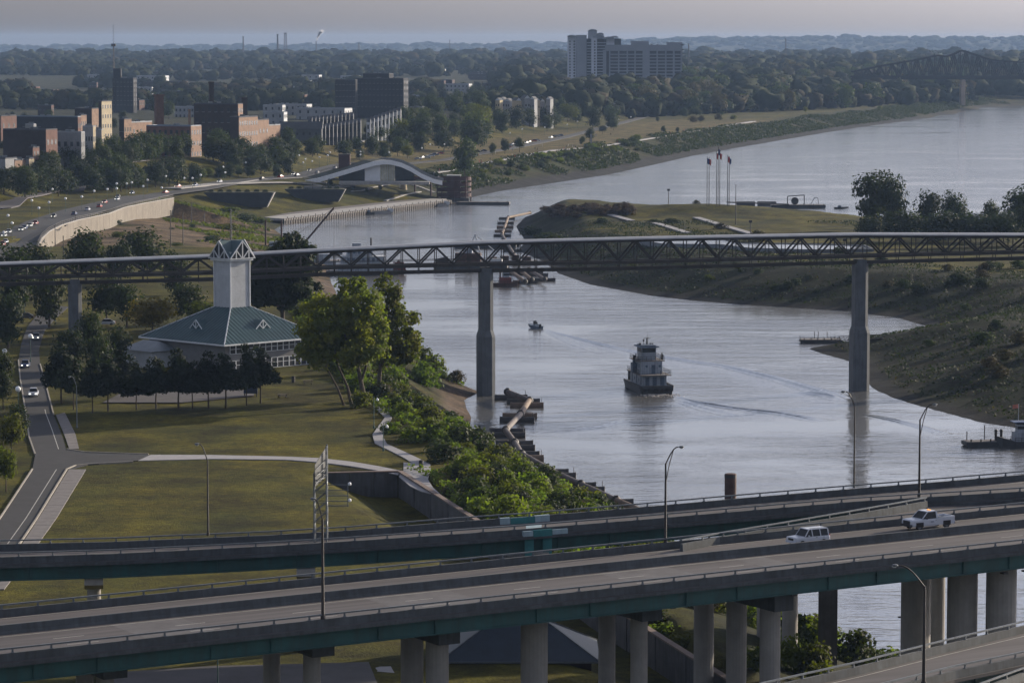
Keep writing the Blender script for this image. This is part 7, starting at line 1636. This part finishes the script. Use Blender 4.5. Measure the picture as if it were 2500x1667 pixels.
CN = ['dark clothes', 'red clothes', 'blue clothes', 'pale clothes']; wp = [(1050, 424), (1200, 395), (1350, 368), (1450, 360), (1650, 328), (1750, 311), (1840, 297)]
for k in range(60):
    if k < 44: f = g.random() * 5.99; i = int(f); f -= i; px, py = lerp(wp[i][0], wp[i + 1][0], f), lerp(wp[i][1], wp[i + 1][1], f) + g.uniform(-4, 3)
    else: px, py = g.uniform(1080, 1560), 0; py = interp(px, [1080, 1560], [400, 330]) + g.uniform(-12, 6)
    b = G(px, py, 12); i = g.randrange(len(PMC)); o = link('person', PMC[i], None); o.location = b + Vector((0, 0, .25)); o.rotation_euler = (0, 0, g.uniform(0, 6.28)); tag(o, 'person in %s %s in the riverside park' % (CN[i % 4], 'striding along' if i < 4 else 'standing'), 'person', 'people in the riverside park')
# lawn furniture near the visitor centre
for k, (px, py, lb) in enumerate(((1028, 1143, 'dark litter bin where the riverside walk meets the wall path'), (716, 934, 'dark litter bin on the lawn below the terrace'))):
    b = G(px, py); t = thing('litter_bin', lb, 'bin', b); MB().lathe([(.32, 0), (.36, .9), (.3, 1.0)], (0, 0, 0), 12).build('drum', STEEL_D, t); MB().lathe([(.38, 0), (.3, .25), (.1, .32)], (0, 0, 1.0), 12).build('lid', BLACK, t)
for k, (px, py, lb) in enumerate(((752, 938, 'picnic table nearest the terrace'), (690, 972, 'dark picnic table in the tree shade'))):
    b = G(px, py); t = thing('picnic_table', lb, 'table', b, R(20 * k)); MB().box((0, 0, .75), (1.9, .8, .08)).build('top', BARK, t)
    for s in (-1, 1): MB().box((0, s * .75, .45), (1.9, .3, .06)).build('bench', BARK, t); MB().beam((s * .7, -.8, 0), (s * .7, .3, .75), .1, .1).beam((s * .7, .8, 0), (s * .7, -.3, .75), .1, .1).build('leg', STEEL_D, t)
b = G(612, 968); t = thing('information_board', 'dark blue information board under the conifers', 'sign', b); MB().box((0, 0, 1.9), (2.6, .3, 2.6)).build('board', mat('board_blue', (.03, .045, .08), .6), t); [MB().box((s * 1.1, 0, .4), (.2, .2, .9)).build('post', STEEL_D, t) for s in (-1, 1)]
b = G(115, 768); t = thing('road_sign', 'small blue road sign beside the grove', 'sign', b); MB().tube((0, 0, 0), (0, 0, 4.6), .07, n=6).build('post', STEEL_G, t); MB().box((0, -.1, 3.8), (1.6, .06, 1.9)).build('panel', mat('sign_blue', (.02, .08, .3), .5), t)

# ---- skyline: chimneys, masts, steam
def sky_mast(px, yt, yb, D, w, label, lattice=False, m=None):
    a = PD(px, yb, D); zt = PD(px, yt, D).z; zg = H(a.x, D); t = thing('chimney' if not lattice else 'lattice_tower', label, 'chimney' if not lattice else 'tower', (a.x, D, zg)); h = zt - zg; m = m or STEEL_D
    if lattice:
        b_ = MB()
        for i in (-1, 1):
            for j in (-1, 1): b_.tube((i * w, j * w, 0), (i * w * .55, j * w * .55, h), .5, .4, 5)
        for k in range(12):
            z0, z1 = h * k / 12, h * (k + 1) / 12; s = w * (1 - .45 * k / 12); b_.tube((-s, -s, z0), (s, -s, z1), .35, n=4).tube((s, s, z0), (-s, s, z1), .35, n=4).tube((-s, -s, z1), (s, -s, z1), .35, n=4)
        b_.build('frame', m, t); MB().box((0, 0, h), (w * 1.6, w * 1.6, 2)).build('platform', m, t)
    else: MB().lathe([(w, 0), (w * .75, h)], (0, 0, 0), 12).build('shaft', m, t); MB().lathe([(w * .85, 0), (w * .85, 2)], (0, 0, h - 2), 12).build('rim', m, t)
    return t
GR = mat('far_grey', (.08, .085, .095), .8, .15, .05)
sky_mast(594, 89, 125, 7000, 1.9, 'slim chimney leftmost on the industrial skyline', False, GR); sky_mast(678, 84, 122, 7000, 2.4, 'thicker chimney beside the refinery frame', False, GR); sky_mast(697, 82, 122, 7000, 4.0, 'refinery lattice frame on the skyline', True, GR); ss_ = sky_mast(772, 101, 125, 7200, 1.4, 'short chimney trailing white steam', False, GR)
sky_mast(1918, 96, 150, 6200, 1.1, 'thin water mast over the far woods', True, GR); sky_mast(1681, 108, 165, 4800, .9, 'slim floodlight mast right of the apartment slab', True, GR); sky_mast(1098, 99, 118, 8000, 1.0, 'pair of distant radio masts on the ridge', True, GR); sky_mast(876, 106, 122, 8000, 2.5, 'squat distant tower on the ridge', True, GR)
stm = bpy.data.materials.new('steam'); stm.use_nodes = True; nt = stm.node_tree; nt.nodes.remove(nt.nodes['Principled BSDF']); tl_ = nt.nodes.new('ShaderNodeBsdfTranslucent'); tl_.inputs[0].default_value = (.9, .9, .92, 1); tp_ = nt.nodes.new('ShaderNodeBsdfTransparent'); ms_ = nt.nodes.new('ShaderNodeMixShader'); ms_.inputs[0].default_value = .05; nt.links.new(tp_.outputs[0], ms_.inputs[1]); nt.links.new(tl_.outputs[0], ms_.inputs[2]); nt.links.new(ms_.outputs[0], nt.nodes['Material Output'].inputs['Surface'])
m = MB(); b = ss_.location; zz = PD(772, 101, 7200).z
for i in range(26): f = i / 25; m.ball((b.x + 2 + 12 * f * f + g.uniform(-3, 3) * f, 7200, zz + 1 + 24 * f - 3 * f * f), 1.2 + 4.2 * f * g.uniform(.6, 1), 8, 6)
o = m.build('steam', stm, smooth=True); tag(o, 'wisp of white steam drifting from the short chimney', kind='stuff')
# ================================================================ haze
hz = bpy.data.materials.new('haze'); hz.use_nodes = True; nt = hz.node_tree
for n in list(nt.nodes):
    if n.type != 'OUTPUT_MATERIAL': nt.nodes.remove(n)
pv = nt.nodes.new('ShaderNodeVolumePrincipled'); pv.inputs['Color'].default_value = (.4, .58, .9, 1); pv.inputs['Density'].default_value = 3.8e-5
pv.inputs['Anisotropy'].default_value = 0.0
nt.links.new(pv.outputs[0], nt.nodes['Material Output'].inputs['Volume'])
hb = MB().box((0, 8950, 54.5), (19000, 18700, 119))
ho = hb.build('haze', hz); tag(ho, 'pale blue summer haze lying over the river and city', kind='stuff')
